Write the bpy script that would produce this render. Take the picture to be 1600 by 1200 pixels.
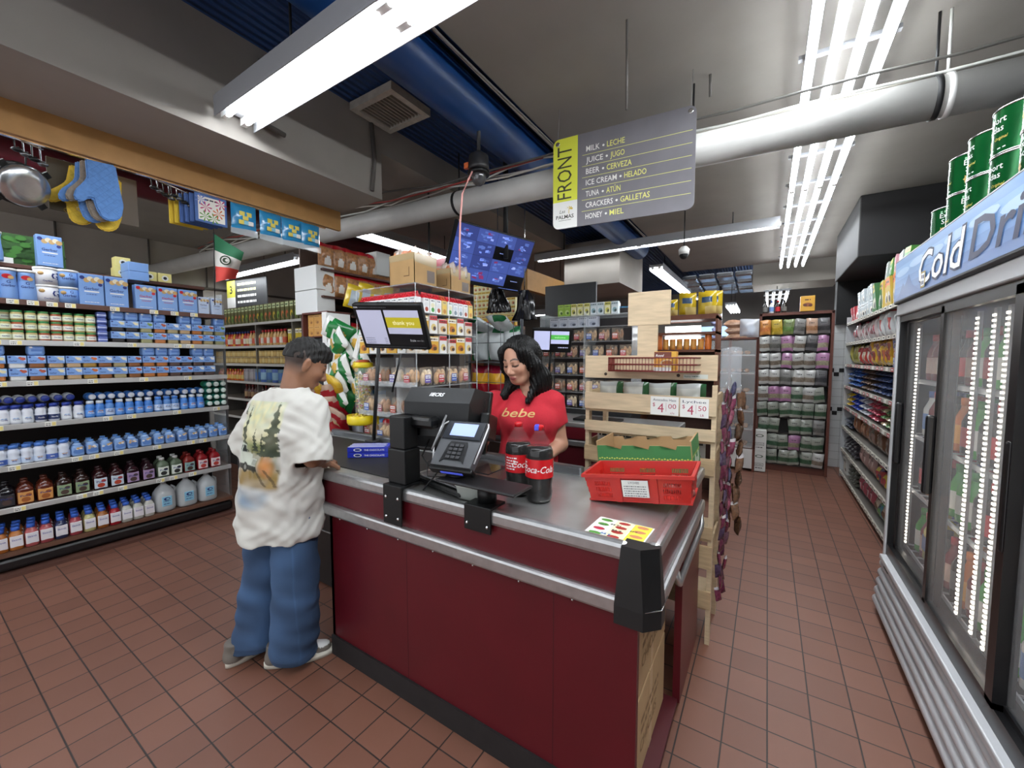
import bpy, bmesh, math, random
import numpy as np
from mathutils import Matrix, Vector
from mathutils.bvhtree import BVHTree
for _o in list(bpy.data.objects): bpy.data.objects.remove(_o)
scn = bpy.context.scene
COL = scn.collection
PI = math.pi
# ---------------------------------------------------------------- camera, world, exposure
_c = bpy.data.cameras.new('camera'); cam = bpy.data.objects.new('camera', _c); COL.objects.link(cam)
cam.location = (0, 0, 1.5); cam.rotation_euler = (math.radians(90-3.72), 0, math.radians(32.33))
_c.sensor_width = 36; _c.sensor_fit = 'HORIZONTAL'; _c.lens = 36*630/1600; _c.clip_start = .02
scn.camera = cam
_w = bpy.data.worlds.new('world'); scn.world = _w; _w.use_nodes = True
_w.node_tree.nodes['Background'].inputs[0].default_value = (.93, .96, 1, 1)
_w.node_tree.nodes['Background'].inputs[1].default_value = .55
scn.view_settings.view_transform = 'Standard'; scn.view_settings.look = 'None'
scn.view_settings.gamma = 1; scn.view_settings.use_curve_mapping = False
scn.view_settings.exposure = 1.5
TUBE = 13.0            # emission of a fluorescent tube
scn.cycles.max_bounces = 8; scn.cycles.transparent_max_bounces = 24
scn.cycles.sample_clamp_indirect = 4
# ---------------------------------------------------------------- helpers
def srgb(c):
    if isinstance(c, str): c = [int(c[i:i+2], 16)/255 for i in (0, 2, 4)]
    return tuple((x/12.92 if x <= .04045 else ((x+.055)/1.055)**2.4) for x in c)
_M = {}
def mat(c, rough=.5, metal=0., emit=0., noise=0., nscale=8., bump=0., alpha=1., trans=0., coat=0., spec=.5, stretch=None, attr=None):
    key = (c, rough, metal, emit, noise, nscale, bump, alpha, trans, coat, spec, stretch, attr)
    if key in _M: return _M[key]
    m = bpy.data.materials.new('m_%d' % len(_M)); m.use_nodes = True
    nt = m.node_tree; p = nt.nodes['Principled BSDF']; rgb = srgb(c)
    p.inputs['Base Color'].default_value = (*rgb, 1); p.inputs['Roughness'].default_value = rough
    p.inputs['Metallic'].default_value = metal; p.inputs['Specular IOR Level'].default_value = spec
    p.inputs['Alpha'].default_value = alpha; p.inputs['Transmission Weight'].default_value = trans
    p.inputs['Coat Weight'].default_value = coat
    if emit:
        p.inputs['Emission Color'].default_value = (*rgb, 1); p.inputs['Emission Strength'].default_value = emit
    if noise or bump:
        tc = nt.nodes.new('ShaderNodeTexCoord'); n = nt.nodes.new('ShaderNodeTexNoise')
        n.inputs['Scale'].default_value = nscale; n.inputs['Detail'].default_value = 5
        if stretch:
            mp = nt.nodes.new('ShaderNodeMapping'); mp.inputs['Scale'].default_value = stretch
            nt.links.new(tc.outputs['Object'], mp.inputs[0]); nt.links.new(mp.outputs[0], n.inputs['Vector'])
        else: nt.links.new(tc.outputs['Object'], n.inputs['Vector'])
        if noise:
            cr = nt.nodes.new('ShaderNodeValToRGB'); e = cr.color_ramp.elements
            e[0].position = .3; e[1].position = .7
            e[0].color = (*[max(0, x*(1-noise)) for x in rgb], 1); e[1].color = (*[min(1, x*(1+noise)) for x in rgb], 1)
            nt.links.new(n.outputs['Fac'], cr.inputs[0]); nt.links.new(cr.outputs[0], p.inputs['Base Color'])
        if bump:
            b = nt.nodes.new('ShaderNodeBump'); b.inputs['Strength'].default_value = bump; b.inputs['Distance'].default_value = .01
            nt.links.new(n.outputs['Fac'], b.inputs['Height']); nt.links.new(b.outputs[0], p.inputs['Normal'])
    if attr:
        a = nt.nodes.new('ShaderNodeAttribute'); a.attribute_name = attr
        nt.links.new(a.outputs['Color'], p.inputs['Base Color'])
    _M[key] = m
    return m
_TXT = {}
def text_geo(s, bold=0., shear=0., res=2):
    """verts/faces of a text of cap height about 1, starting at x=0; width returned"""
    key = (s, bold, shear, res)
    if key in _TXT: return _TXT[key]
    c = bpy.data.curves.new('t', 'FONT'); c.body = s; c.resolution_u = res; c.offset = bold; c.shear = shear; c.size = 1.4
    o = bpy.data.objects.new('t', c); COL.objects.link(o)
    me = bpy.data.meshes.new_from_object(o)
    bpy.data.objects.remove(o); bpy.data.curves.remove(c)
    v = [tuple(x.co) for x in me.vertices]; f = [tuple(p.vertices) for p in me.polygons]
    bpy.data.meshes.remove(me)
    x0 = min((p[0] for p in v), default=0); x1 = max((p[0] for p in v), default=1)
    v = [(p[0]-x0, p[1], 0) for p in v]
    _TXT[key] = (v, f, x1-x0)
    return _TXT[key]
class MB:
    def __init__(s): s.v = []; s.f = []; s.m = []; s.s = []
    def add(s, v, f, mi=0, sm=False, M=None):
        o = len(s.v)
        s.v += [tuple(M @ Vector(p)) for p in v] if M is not None else [tuple(p) for p in v]
        s.f += [tuple(i+o for i in q) for q in f]
        s.m += (mi if isinstance(mi, list) else [mi]*len(f)); s.s += [sm]*len(f)
        return s
    def box(s, x0, x1, y0, y1, z0, z1, mi=0, M=None):
        v = [(x, y, z) for z in (z0, z1) for y in (y0, y1) for x in (x0, x1)]
        return s.add(v, [(0,2,3,1),(4,5,7,6),(0,1,5,4),(2,6,7,3),(0,4,6,2),(1,3,7,5)], mi, False, M)
    def rbox(s, x0, x1, y0, y1, z0, z1, r=.005, mi=0, M=None, seg=2):
        bm = bmesh.new(); bmesh.ops.create_cube(bm, size=1)
        for q in bm.verts: q.co = Vector(((x0+x1)/2+q.co.x*(x1-x0), (y0+y1)/2+q.co.y*(y1-y0), (z0+z1)/2+q.co.z*(z1-z0)))
        r = min(r, .49*min(x1-x0, y1-y0, z1-z0))
        bmesh.ops.bevel(bm, geom=bm.edges[:], offset=r, segments=seg, affect='EDGES', profile=.5)
        s.bm(bm, mi, False, M); return s
    def bm(s, bm, mi=0, sm=False, M=None):
        bm.verts.index_update()
        s.add([tuple(q.co) for q in bm.verts], [tuple(q.index for q in f.verts) for f in bm.faces], mi, sm, M); bm.free(); return s
    def quad(s, a, b, c, d, mi=0): return s.add([a, b, c, d], [(0,1,2,3)], mi)
    def prism(s, poly, z0, z1, mi=0, M=None, sm=False):
        n = len(poly); v = [(x, y, z0) for x, y in poly]+[(x, y, z1) for x, y in poly]
        return s.add(v, [tuple(range(n))[::-1], tuple(range(n, 2*n))]+[(i, (i+1) % n, n+(i+1) % n, n+i) for i in range(n)], mi, sm, M)
    def lathe(s, prof, n=20, mi=0, M=None, sup=2., sx=1., sy=1., capb=True, capt=True, sm=True):
        """prof [(r,z[,mi])] bottom to top; sup > 2 squares the section"""
        v = []; f = []; mm = []
        for q in prof:
            for i in range(n):
                a = 2*PI*i/n; c, d = math.cos(a), math.sin(a)
                k = (abs(c)**sup+abs(d)**sup)**(-1/sup)
                v.append((q[0]*c*k*sx, q[0]*d*k*sy, q[1]))
        for j in range(len(prof)-1):
            for i in range(n):
                f.append((j*n+i, j*n+(i+1) % n, (j+1)*n+(i+1) % n, (j+1)*n+i)); mm.append(prof[j][2] if len(prof[j]) > 2 else mi)
        if capb and prof[0][0] > 1e-4: f.append(tuple(range(n))[::-1]); mm.append(prof[0][2] if len(prof[0]) > 2 else mi)
        if capt and prof[-1][0] > 1e-4: f.append(tuple(range((len(prof)-1)*n, len(prof)*n))); mm.append(prof[-1][2] if len(prof[-1]) > 2 else mi)
        return s.add(v, f, mm, sm, M)
    def cyl(s, a, b, r, r2=None, n=12, mi=0, sm=True):
        a, b = Vector(a), Vector(b); d = b-a; q = d.to_track_quat('Z', 'Y').to_matrix().to_4x4()
        return s.lathe([(r, 0), (r if r2 is None else r2, d.length)], n, mi, Matrix.Translation(a) @ q, sm=sm)
    def tube(s, pts, r, n=6, mi=0):
        pts = [Vector(p) for p in pts]; v = []; f = []; up = Vector((.13, .21, .97))
        for i, p in enumerate(pts):
            d = (pts[min(i+1, len(pts)-1)]-pts[max(i-1, 0)]).normalized(); e = d.cross(up)
            if e.length < 1e-3: e = d.cross(Vector((1, 0, 0)))
            e.normalize(); g = d.cross(e)
            v += [tuple(p+e*r*math.cos(2*PI*k/n)+g*r*math.sin(2*PI*k/n)) for k in range(n)]
        for i in range(len(pts)-1): f += [(i*n+k, i*n+(k+1) % n, (i+1)*n+(k+1) % n, (i+1)*n+k) for k in range(n)]
        f += [tuple(range(n))[::-1], tuple(range(len(v)-n, len(v)))]
        return s.add(v, f, mi, True)
    def ell(s, c, r, n=12, mi=0, M=None):
        pr = [(max(1e-5, math.cos(t)), math.sin(t)) for t in [(-.5+i/(n//2))*PI for i in range(n//2+1)]]
        T = Matrix.Translation(Vector(c)) @ Matrix.Diagonal((r[0], r[1], r[2], 1))
        return s.lathe(pr, n, mi, (M @ T) if M is not None else T, capb=False, capt=False)
    def disc(s, x, z, rx, rz, y, mi, n=14):
        """flat ellipse facing -Y"""
        return s.add([(x+rx*math.cos(2*PI*i/n), y, z+rz*math.sin(2*PI*i/n)) for i in range(n)], [tuple(range(n))], mi)
    def rect(s, x0, x1, z0, z1, y, mi): return s.quad((x0, y, z0), (x1, y, z0), (x1, y, z1), (x0, y, z1), mi)
    def text(s, t, x, z, h, y, mi, w=None, bold=.02, shear=0., center=False, M=None, cyl_r=None, ang0=0.):
        """text facing -Y; h cap height; wrapped round a vertical cylinder when cyl_r is given"""
        v, f, tw = text_geo(t, bold, shear); sx = h if w is None else w/tw
        off = x-(tw*sx/2 if center else 0)
        if cyl_r:
            vv = []
            for p in v:
                a = ang0+(off+p[0]*sx)/cyl_r-PI/2
                vv.append((cyl_r*math.cos(a), cyl_r*math.sin(a), z+p[1]*h))
            return s.add(vv, f, mi, False, M)
        return s.add([(off+p[0]*sx, y, z+p[1]*h) for p in v], f, mi, False, M)
    def scribble(s, x0, x1, z, h, y, mi, rnd, gap=.3):
        """a line of tiny print read from far as short dashes"""
        x = x0
        while x < x1:
            w = h*rnd.uniform(.8, 3); s.rect(x, min(x+w, x1), z, z+h, y, mi); x += w+h*gap*2
        return s
    def build(s, name, mats, parent=None, loc=None, rz=0, rot=None):
        me = bpy.data.meshes.new(name); me.from_pydata(s.v, [], s.f)
        mats = mats if isinstance(mats, (list, tuple)) else [mats]
        for q in mats: me.materials.append(q)
        me.polygons.foreach_set('material_index', s.m); me.polygons.foreach_set('use_smooth', s.s); me.update()
        o = bpy.data.objects.new(name, me); COL.objects.link(o)
        if parent is not None: o.parent = parent
        if loc is not None: o.location = loc
        o.rotation_euler = rot if rot is not None else (0, 0, rz)
        return o
def tag(o, label=None, cat=None, group=None, kind=None):
    if label: o['label'] = label
    if cat: o['category'] = cat
    if group: o['group'] = group
    if kind: o['kind'] = kind
    return o
def empty(name, loc=(0, 0, 0), rz=0, label=None, cat=None, group=None, rot=None):
    o = bpy.data.objects.new(name, None); COL.objects.link(o); o.location = loc
    o.rotation_euler = rot if rot is not None else (0, 0, rz); o.empty_display_size = .05
    return tag(o, label, cat, group)
def struct(name, mb, m): return tag(mb.build(name, m), kind='structure')
_CH = {}
def kids(o):
    if o.name not in _CH: _CH[o.name] = [c for c in bpy.data.objects if c.parent == o]
    return _CH[o.name]
def dup(o, loc=None, rz=None, label=None, group=None, cat=None, parent=None, rot=None):
    c = o.copy(); COL.objects.link(c)
    if parent is not None: c.parent = parent
    if loc is not None: c.location = loc
    if rot is not None: c.rotation_euler = rot
    elif rz is not None: c.rotation_euler = (0, 0, rz)
    tag(c, label, cat, group)
    for k in kids(o): dup(k, parent=c)
    return c
class Proto:
    """makes a thing the first time it is used and copies it after that"""
    def __init__(s, make): s.make = make; s.o = None
    def put(s, loc, rz=0, label=None, cat=None, group=None, rot=None):
        if s.o is None:
            s.o = s.make(); o = s.o; o.location = loc; o.rotation_euler = rot if rot is not None else (0, 0, rz)
            s.kids = kids(o)
        else: o = dup(s.o, loc, rz, rot=rot)
        return tag(o, label, cat, group)
ORD = ('first second third fourth fifth sixth seventh eighth ninth tenth eleventh twelfth thirteenth fourteenth fifteenth sixteenth seventeenth eighteenth nineteenth twentieth '
       'twenty-first twenty-second twenty-third twenty-fourth twenty-fifth twenty-sixth twenty-seventh twenty-eighth twenty-ninth thirtieth').split()
R90 = PI/2
WHITE = mat('e9e9e6', .45); BLACK = mat('0c0c0e', .4, spec=.4); DARK = mat('161618', .6); STEEL = mat('b4b6b8', .28, .9, noise=.06, nscale=30); INK = mat('26262c', .6)
CHROME = mat('cfcfcf', .2, .95); CLEAR = mat('f4f7f8', .06, alpha=.16, spec=.8); CLEARW = mat('e8eef0', .12, alpha=.3, spec=.9)
TUBEM = mat('f6fbff', .5, emit=TUBE)
# ================================================================ THE ROOM
def tile_floor():
    m = bpy.data.materials.new('quarry_tile'); m.use_nodes = True; nt = m.node_tree; p = nt.nodes['Principled BSDF']
    tc = nt.nodes.new('ShaderNodeTexCoord'); mp = nt.nodes.new('ShaderNodeMapping'); br = nt.nodes.new('ShaderNodeTexBrick')
    mp.inputs['Location'].default_value = (-.05, -.013, 0)
    nt.links.new(tc.outputs['Object'], mp.inputs[0]); nt.links.new(mp.outputs[0], br.inputs['Vector'])
    br.offset = 0; br.squash = 1
    for k, v in (('Scale', 1), ('Mortar Size', .0032), ('Mortar Smooth', .3), ('Bias', 0), ('Brick Width', .1525), ('Row Height', .1525)): br.inputs[k].default_value = v
    br.inputs['Color1'].default_value = (*srgb('7d5444'), 1); br.inputs['Color2'].default_value = (*srgb('724b3c'), 1); br.inputs['Mortar'].default_value = (*srgb('2c2220'), 1)
    n = nt.nodes.new('ShaderNodeTexNoise'); n.inputs['Scale'].default_value = 2.2; n.inputs['Detail'].default_value = 6; nt.links.new(tc.outputs['Object'], n.inputs['Vector'])
    mx = nt.nodes.new('ShaderNodeMixRGB'); mx.blend_type = 'MULTIPLY'; mx.inputs[0].default_value = .7
    cr = nt.nodes.new('ShaderNodeValToRGB'); cr.color_ramp.elements[0].color = (.8, .78, .77, 1); cr.color_ramp.elements[1].color = (1.1, 1.08, 1.05, 1)
    nt.links.new(n.outputs['Fac'], cr.inputs[0]); nt.links.new(br.outputs['Color'], mx.inputs[1]); nt.links.new(cr.outputs[0], mx.inputs[2]); nt.links.new(mx.outputs[0], p.inputs['Base Color'])
    p.inputs['Roughness'].default_value = .5
    b = nt.nodes.new('ShaderNodeBump'); b.invert = True; b.inputs['Strength'].default_value = .5; b.inputs['Distance'].default_value = .004
    nt.links.new(br.outputs['Fac'], b.inputs['Height']); nt.links.new(b.outputs[0], p.inputs['Normal'])
    return m
struct('floor', MB().box(-9, 3, -3, 12, -.1, 0), tile_floor())
GRAYC = mat('918c86', .85, noise=.06, nscale=3); BEIGE = mat('97918a', .85, noise=.07, nscale=2.5)
def deck_mat():
    m = mat('123a70', .55, noise=.25, nscale=2); nt = m.node_tree; p = nt.nodes['Principled BSDF']
    tc = nt.nodes.new('ShaderNodeTexCoord'); w = nt.nodes.new('ShaderNodeTexWave'); w.wave_type = 'BANDS'; w.bands_direction = 'X'; w.inputs['Scale'].default_value = 6
    nt.links.new(tc.outputs['Object'], w.inputs['Vector']); b = nt.nodes.new('ShaderNodeBump'); b.inputs['Distance'].default_value = .02; nt.links.new(w.outputs['Fac'], b.inputs['Height']); nt.links.new(b.outputs[0], p.inputs['Normal'])
    return m
struct('ceiling', MB().box(-1.4, 3, -3, 8.2, 3.1, 3.2), GRAYC)
struct('ceiling_deck', MB().box(-2.9, -1.4, -3, 12, 3.2, 3.3).box(-1.4, 3, 8.2, 12, 3.3, 3.4), deck_mat())
struct('ceiling_rear', MB().box(-9, -2.9, -3, 12, 3.2, 3.3), mat('8f8a83', .85, noise=.06, nscale=3))
struct('ceiling_beam', MB().box(-2.9, -2.42, -3, 2.05, 2.65, 3.2).box(-2.9, -2.42, 2.05, 5.2, 2.98, 3.2), BEIGE)
struct('trim_1', MB().box(-2.93, -2.9, -3, 2.04, 2.505, 2.665), mat('a87c46', .6, noise=.08, nscale=12))
struct('ceiling_beam_low', MB().box(-2.5, -1.7, 5.35, 6.5, 2.5, 3.1), BEIGE)
struct('trim_2', MB().box(-2.58, -2.5, 4.3, 5.6, 2.33, 2.58), mat('a87c46', .6, noise=.08, nscale=12))
struct('wall_left', MB().box(-7.7, -7.6, -3, 12, 0, 3.2), mat('aaa49b', .85, noise=.06, nscale=3))
struct('wall_back', MB().box(-9, 3, 11.6, 11.7, 0, 3.4), mat('77736d', .85, noise=.06, nscale=3))
struct('wall_right', MB().box(1.45, 1.55, -3, 12, 0, 3.1), mat('161617', .7))
def white_tile():
    m = bpy.data.materials.new('white_tile'); m.use_nodes = True; nt = m.node_tree; p = nt.nodes['Principled BSDF']
    tc = nt.nodes.new('ShaderNodeTexCoord'); mp = nt.nodes.new('ShaderNodeMapping'); mp.inputs['Rotation'].default_value = (PI/2, 0, 0); br = nt.nodes.new('ShaderNodeTexBrick'); br.offset = 0
    nt.links.new(tc.outputs['Object'], mp.inputs[0]); nt.links.new(mp.outputs[0], br.inputs['Vector'])
    for k, v in (('Scale', 1), ('Mortar Size', .002), ('Brick Width', .108), ('Row Height', .108)): br.inputs[k].default_value = v
    br.inputs['Color1'].default_value = (*srgb('d2d3d2'), 1); br.inputs['Color2'].default_value = (*srgb('c6c8c8'), 1); br.inputs['Mortar'].default_value = (*srgb('8d8d8a'), 1)
    nt.links.new(br.outputs['Color'], p.inputs['Base Color']); p.inputs['Roughness'].default_value = .25
    return m
wb = MB().box(.5, 1.45, 7.0, 7.1, 0, 1.95)
for z in (1.25, .72):
    for i in range(17):
        x = .5+i*.054
        for k in range(2):
            if (i+k) % 2: wb.box(x, x+.054, 6.997, 7.0, z+k*.054, z+k*.054+.054, 1)
struct('wall_tiled', wb, [white_tile(), BLACK])
struct('wall_upper', MB().box(.75, 1.45, 6.9, 7.1, 1.95, 3.1), mat('101011', .8))
# bulkheads over the back of the aisle
tag(MB().rbox(-.28, .95, 8.45, 9.3, 2.78, 3.3, .01).build('ventilation_duct', mat('8b857d', .7)), 'big square-edged beige duct above the tall bag rack', 'duct')
tag(MB().rbox(.72, 1.45, 5.3, 6.88, 2.5, 3.1, .01).build('ventilation_duct', mat('1f1e1f', .75)), 'dark grey duct under the ceiling beyond the drinks fridge', 'duct')
foil = MB()
for i in range(4):
    for j in range(3):
        foil.rbox(-1.45+i*.3, -1.17+i*.3, 8.3+j*.5, 8.77+j*.5, 2.95-j*.05, 3.05-j*.05, .03)
tag(foil.build('foil_insulation', mat('c3cad2', .25, .85, noise=.2, nscale=4)), 'shiny foil wrapped insulation panels under the far ceiling', 'insulation', kind='thing')
tag(MB().cyl((-.9, 9.6, .1), (-.9, 9.6, 3.2), .06).build('steel_column', DARK), 'thin black column beyond the pastry case', 'column')
struct('window_1', MB().rect(-1.5, -.3, 2.05, 2.3, 11.58, 0), mat('8fb4e0', .3, emit=.7))

# ---------------------------------------------------------------- pipes, ducts and cables under the ceiling
def pipe_big():
    r = empty('ceiling_pipe', (0, 0, 0), 0, 'fat pale grey pipe running level under the ceiling across the shop', 'pipe')
    MB().cyl((-7.6, 2.15, 2.715), (1.45, 2.79, 2.715), .089, n=24).build('pipe_tube', mat('b9b8b4', .5, noise=.1, nscale=5), r)
    for x in (-2.1, -.42, .62, .66):
        y = 2.15+(x+7.6)*.0707; b = MB()
        b.lathe([(.0935, -.011), (.0935, .011)], 24, 0, Matrix.Translation((x, y, 2.715)) @ Matrix.Rotation(R90, 4, 'Y'))
        b.cyl((x, y, 2.8), (x, y, 3.1), .006, n=6); b.build('pipe_hanger', DARK if x < .65 else WHITE, r)
    return r
pipe_big()
rn = random.Random(4)
for i, (c, nm) in enumerate((('c4c4c0', 'white'), ('b9b6b0', 'grey'), ('9d3b34', 'red'), ('54524f', 'dark grey'), ('cfcac0', 'cream'))):
    p = []
    for k in range(26 if nm != 'red' else 17):
        x = -6+k*.29; y = 2.15+(x+7.6)*.0707+.05*math.sin(i*1.7)-.03; sag = .03*math.sin(k*1.1+i)+(.05*math.sin(k*.7+i*2) if x < -1 else 0)
        p.append((x, y, 2.715+.093+.014*i % .05+abs(sag)*(1 if x < -1 else .4)))
    tag(MB().tube(p, .007).build('electric_cable', mat(c, .5)), nm+' cable lying along the top of the fat ceiling pipe', 'cable')
tag(MB().cyl((-1.86, -3, 3.13), (-1.86, 6, 3.13), .035, n=10).build('conduit_pipe', mat('a9a39a', .7, noise=.2, nscale=9)), 'cream painted conduit running along the blue metal deck', 'pipe')
tag(MB().cyl((-1.62, -3, 3.05), (-1.62, 6, 3.05), .13, n=24).build('round_duct', mat('163e75', .35, noise=.2, nscale=3)), 'round blue duct running under the blue ceiling deck', 'duct')
for i in range(3):
    tag(MB().tube([(-1.42+.015*i+.008*math.sin(k+i), -3+k*.5, 3.085-.012*i) for k in range(18)], .007).build('electric_cable', mat(('b5aea4', 'c8c2b8', '6f6a64')[i], .6)),
        ('pale', 'white', 'dull grey')[i]+' cable along the edge where grey ceiling meets blue deck', 'cable')
tag(MB().cyl((-5.0, -3, 3.09), (-5.0, 4.6, 3.09), .1, n=24).build('round_duct', mat('5a1420', .5, noise=.15, nscale=3)), 'dark red round duct above the baby food shelf', 'duct')
tag(MB().box(-4.4, -3.1, 4.2, 4.6, 2.5, 2.85).build('square_duct', mat('5e1620', .5)), 'dark red square duct above the boxes of pastries', 'duct')
def conduit(pts, r, lab): tag(MB().tube(pts, r).build('conduit_pipe', mat('5b5753', .6)), lab, 'pipe')
conduit([(-7.57, -2, 2.6), (-7.57, 4.5, 2.6)], .02, 'thin conduit running level on the wall behind the baby food shelf')
for i, y in enumerate((.6, 1.3, 2.2, 2.9)): conduit([(-7.57, y, 2.6), (-7.57, y, 3.2)], .012, ORD[i]+' upright conduit on the wall behind the baby food shelf, counting from the near end')
conduit([(-2.4, 1.36, 3.2), (-2.4, 1.22, 3.12), (-2.4, 1.2, 2.98), (-2.4, 1.2, 2.85), (-2.38, 1.24, 2.78), (-2.38, 1.33, 2.77)], .014, 'dark bent conduit dropping down the beam to the front light')
conduit([(-2.405, 1.95, 3.2), (-2.405, 1.98, 2.9), (-2.405, 1.95, 2.68)], .015, 'dark cable bundle running down the beam beside the vent')
conduit([(-.33, 2.62, 3.1), (-.33, 2.64, 2.99)], .008, 'black chain-like hanger above the aisle sign')
conduit([(-.62, 2.0, 3.1), (-.62, 2.02, 2.7)], .006, 'twisted black cable hanging from the grey ceiling behind the sign')

# ---------------------------------------------------------------- fluorescent lights
HOUSE = mat('9c9ea2', .5, .2)
def fixture(x0, x1, y0, y1, z, along, tubes, per, label, group=None, hang=True):
    """a strip light; tubes side by side, per = tube length"""
    r = empty('fluorescent_light', ((x0+x1)/2, (y0+y1)/2, z), 0, label, 'light', group)
    hz = 2.78 if 'beneath the beige duct' in label else 3.2 if x0 < -1.4 else 3.1 if y0 < 8 else 3.3
    for q in (-.35, .35):
        px_, py_ = (q*(x1-x0), 0) if along == 'x' else (0, q*(y1-y0))
        if z < 2.93: MB().cyl((px_, py_, .08), (px_, py_, hz-z), .006, n=6).build('hanger_rod', DARK, r)
    L = (x1-x0) if along == 'x' else (y1-y0); W = (y1-y0) if along == 'x' else (x1-x0)
    M = Matrix.Identity(4) if along == 'x' else Matrix.Rotation(R90, 4, 'Z')
    b = MB()
    if tubes < 4: b.box(-L/2, L/2, -W/2, W/2, .035, .07, 0, M)
    else:
        for k in range(tubes): yy = -W/2+W*(k+.5)/tubes; b.box(-L/2, L/2, yy-.022, yy+.022, .035, .07, 0, M)
        for q in range(int(L/.6)): b.box(-L/2+.6*q, -L/2+.6*q+.03, -W/2, W/2, .06, .08, 0, M)
    for s in (-1, 1) if tubes < 4 else (): b.prism([(-L/2, s*W/2), (L/2, s*W/2), (L/2, s*(W/2+.004)), (-L/2, s*(W/2+.004))], -.012, .085, 0, M)
    b.build('housing', HOUSE, r)
    n = max(1, round(L/per)); t = L/n
    for i in range(n):
        for k in range(tubes):
            yy = -W/2+W*(k+.5)/tubes; xx = -L/2+t*i
            tb = MB(); tb.cyl(M @ Vector((xx+.03, yy, .01)), M @ Vector((xx+t-.03, yy, .01)), .0135, n=8); tb.build('fluorescent_tube', TUBEM, r)
    for i in range(n+1):
        for k in range(tubes):
            yy = -W/2+W*(k+.5)/tubes; xx = min(max(-L/2+t*i, -L/2+.02), L/2-.02); MB().box(xx-.03, xx+.03, yy-.014, yy+.014, .0, .036, 0, M).build('lamp_holder', WHITE, r)
    return r
fixture(-2.38, 1.22, .98, 1.16, 2.72, 'x', 2, 1.2, 'long two-tube light hanging across the front above the checkout')
fixture(.08, .47, -1.6, 8.0, 2.95, 'y', 4, 1.2, 'wide four-tube light running down the whole aisle beside the fridge')
fixture(-2.85, .06, 5.1, 5.2, 2.88, 'x', 1, 1.45, 'narrow light hanging crosswise behind the aisle sign')
fixture(-1.62, -1.42, 6.6, 10.6, 2.88, 'y', 2, 1.33, 'two-tube light running away behind the yellow food bags')
fixture(-7.2, -5.0, 2.85, 3.0, 2.72, 'x', 2, 1.1, 'two-tube light glowing behind the small flag')
fixture(-4.0, -3.75, 3.0, 4.6, 2.88, 'y', 2, 1.6, 'light seen under the pipe above the cookie shelf')
fixture(-7.3, -5.3, 4.3, 4.45, 2.35, 'x', 2, 1.0, 'low light shining over the tall packs of the far shelf')
fixture(-.75, -.55, 9.0, 10.4, 2.5, 'y', 4, 1.4, 'small far light hanging near the black column')
fixture(-.1, .3, 8.4, 10.6, 2.6, 'y', 4, 1.0, 'far four-tube light seen beneath the beige duct')
fixture(-3.6, -2.9, 6.2, 6.35, 2.25, 'x', 2, 1.2, 'low row light behind the hanging black bags')
fixture(-1.5, 1.0, -1.3, -1.12, 2.9, 'x', 2, 1.25, 'crosswise light nearest the open shop front end')
fixture(-6.4, -4.8, -.9, -.72, 2.9, 'x', 2, 1.6, 'light over the near end of the baby food aisle')
fixture(-4.55, -4.35, -2.5, 1.2, 3.08, 'y', 2, 1.2, 'added unseen light above the tan board, brightening the left wall')  # lamp added out of sight behind the tan board to brighten the left wall
fixture(-3.75, -3.55, -1.5, 1.5, 2.95, 'y', 2, 1.5, 'light over the walkway between baby food and checkout')
# ceiling vent
v = empty('air_vent', (-2.2, 1.95, 3.14), 0, 'square slatted air vent beside the big beam', 'vent')
b = MB(); b.box(-.2, .2, -.17, -.13, 0, .05).box(-.2, .2, .13, .17, 0, .05).box(-.2, -.16, -.13, .13, 0, .05).box(.16, .2, -.13, .13, 0, .05); b.build('vent_frame', mat('b7b2a8', .6, noise=.15, nscale=20), v)
b = MB()
for i in range(11): b.box(-.16+.03*i, -.16+.03*i+.01, -.13, .13, .012, .03)
b.build('vent_slat', mat('8d877c', .6), v); MB().box(-.16, .16, -.13, .13, .045, .06).build('vent_back', DARK, v)
# dome cameras and the cord
d = empty('security_camera', (-1.6, 2.13, 2.66), 0, 'black dome camera with orange tag hanging from a rod over the pipe', 'camera')
MB().cyl((0, 0, .12), (.02, -.02, .46), .012).build('rod', mat('3c3c3e', .4, .5), d)
MB().lathe([(.03, .14), (.062, .12), (.066, .05), (.064, .03)], 20).build('camera_housing', mat('2b2b2d', .35), d)
MB().lathe([(.066, 0), (.072, .012), (.066, .028)], 20).build('clamp_ring', BLACK, d)
MB().ell((0, 0, .0), (.05, .05, .065), 16).build('camera_dome', mat('4a4a4c', .08, spec=.9), d)
MB().box(-.075, -.045, -.055, -.035, .04, .075).build('orange_tag', mat('e0703c', .5), d)
d = empty('security_camera', (-.78, 4.6, 2.56), 0, 'small white dome camera hanging under the crosswise light', 'camera')
MB().lathe([(.05, .02), (.055, .07), (.03, .1)], 16).build('camera_housing', WHITE, d); MB().ell((0, 0, .02), (.045, .045, .05), 14).build('camera_dome', DARK, d); MB().cyl((0, 0, .1), (0, 0, .5), .006, n=6).build('rod', DARK, d)
d = empty('smoke_detector', (-2.65, 3.3, 2.78), 0, 'round white smoke detector on the beam behind the pipe', 'detector'); MB().lathe([(.03, 0), (.06, .02), (.06, .06)], 18).build('detector_body', WHITE, d)
tag(MB().tube([(-1.6, 2.1, 2.72), (-1.605, 2.03, 2.6), (-1.612, 1.98, 2.5), (-1.63, 1.98, 2.35), (-1.645, 1.99, 2.2), (-1.655, 2.0, 1.99)], .006).build('dangling_cable', mat('e3a39c', .5)), 'pink and white cord hanging from the dome camera down to the boxes', 'cord')
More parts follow.
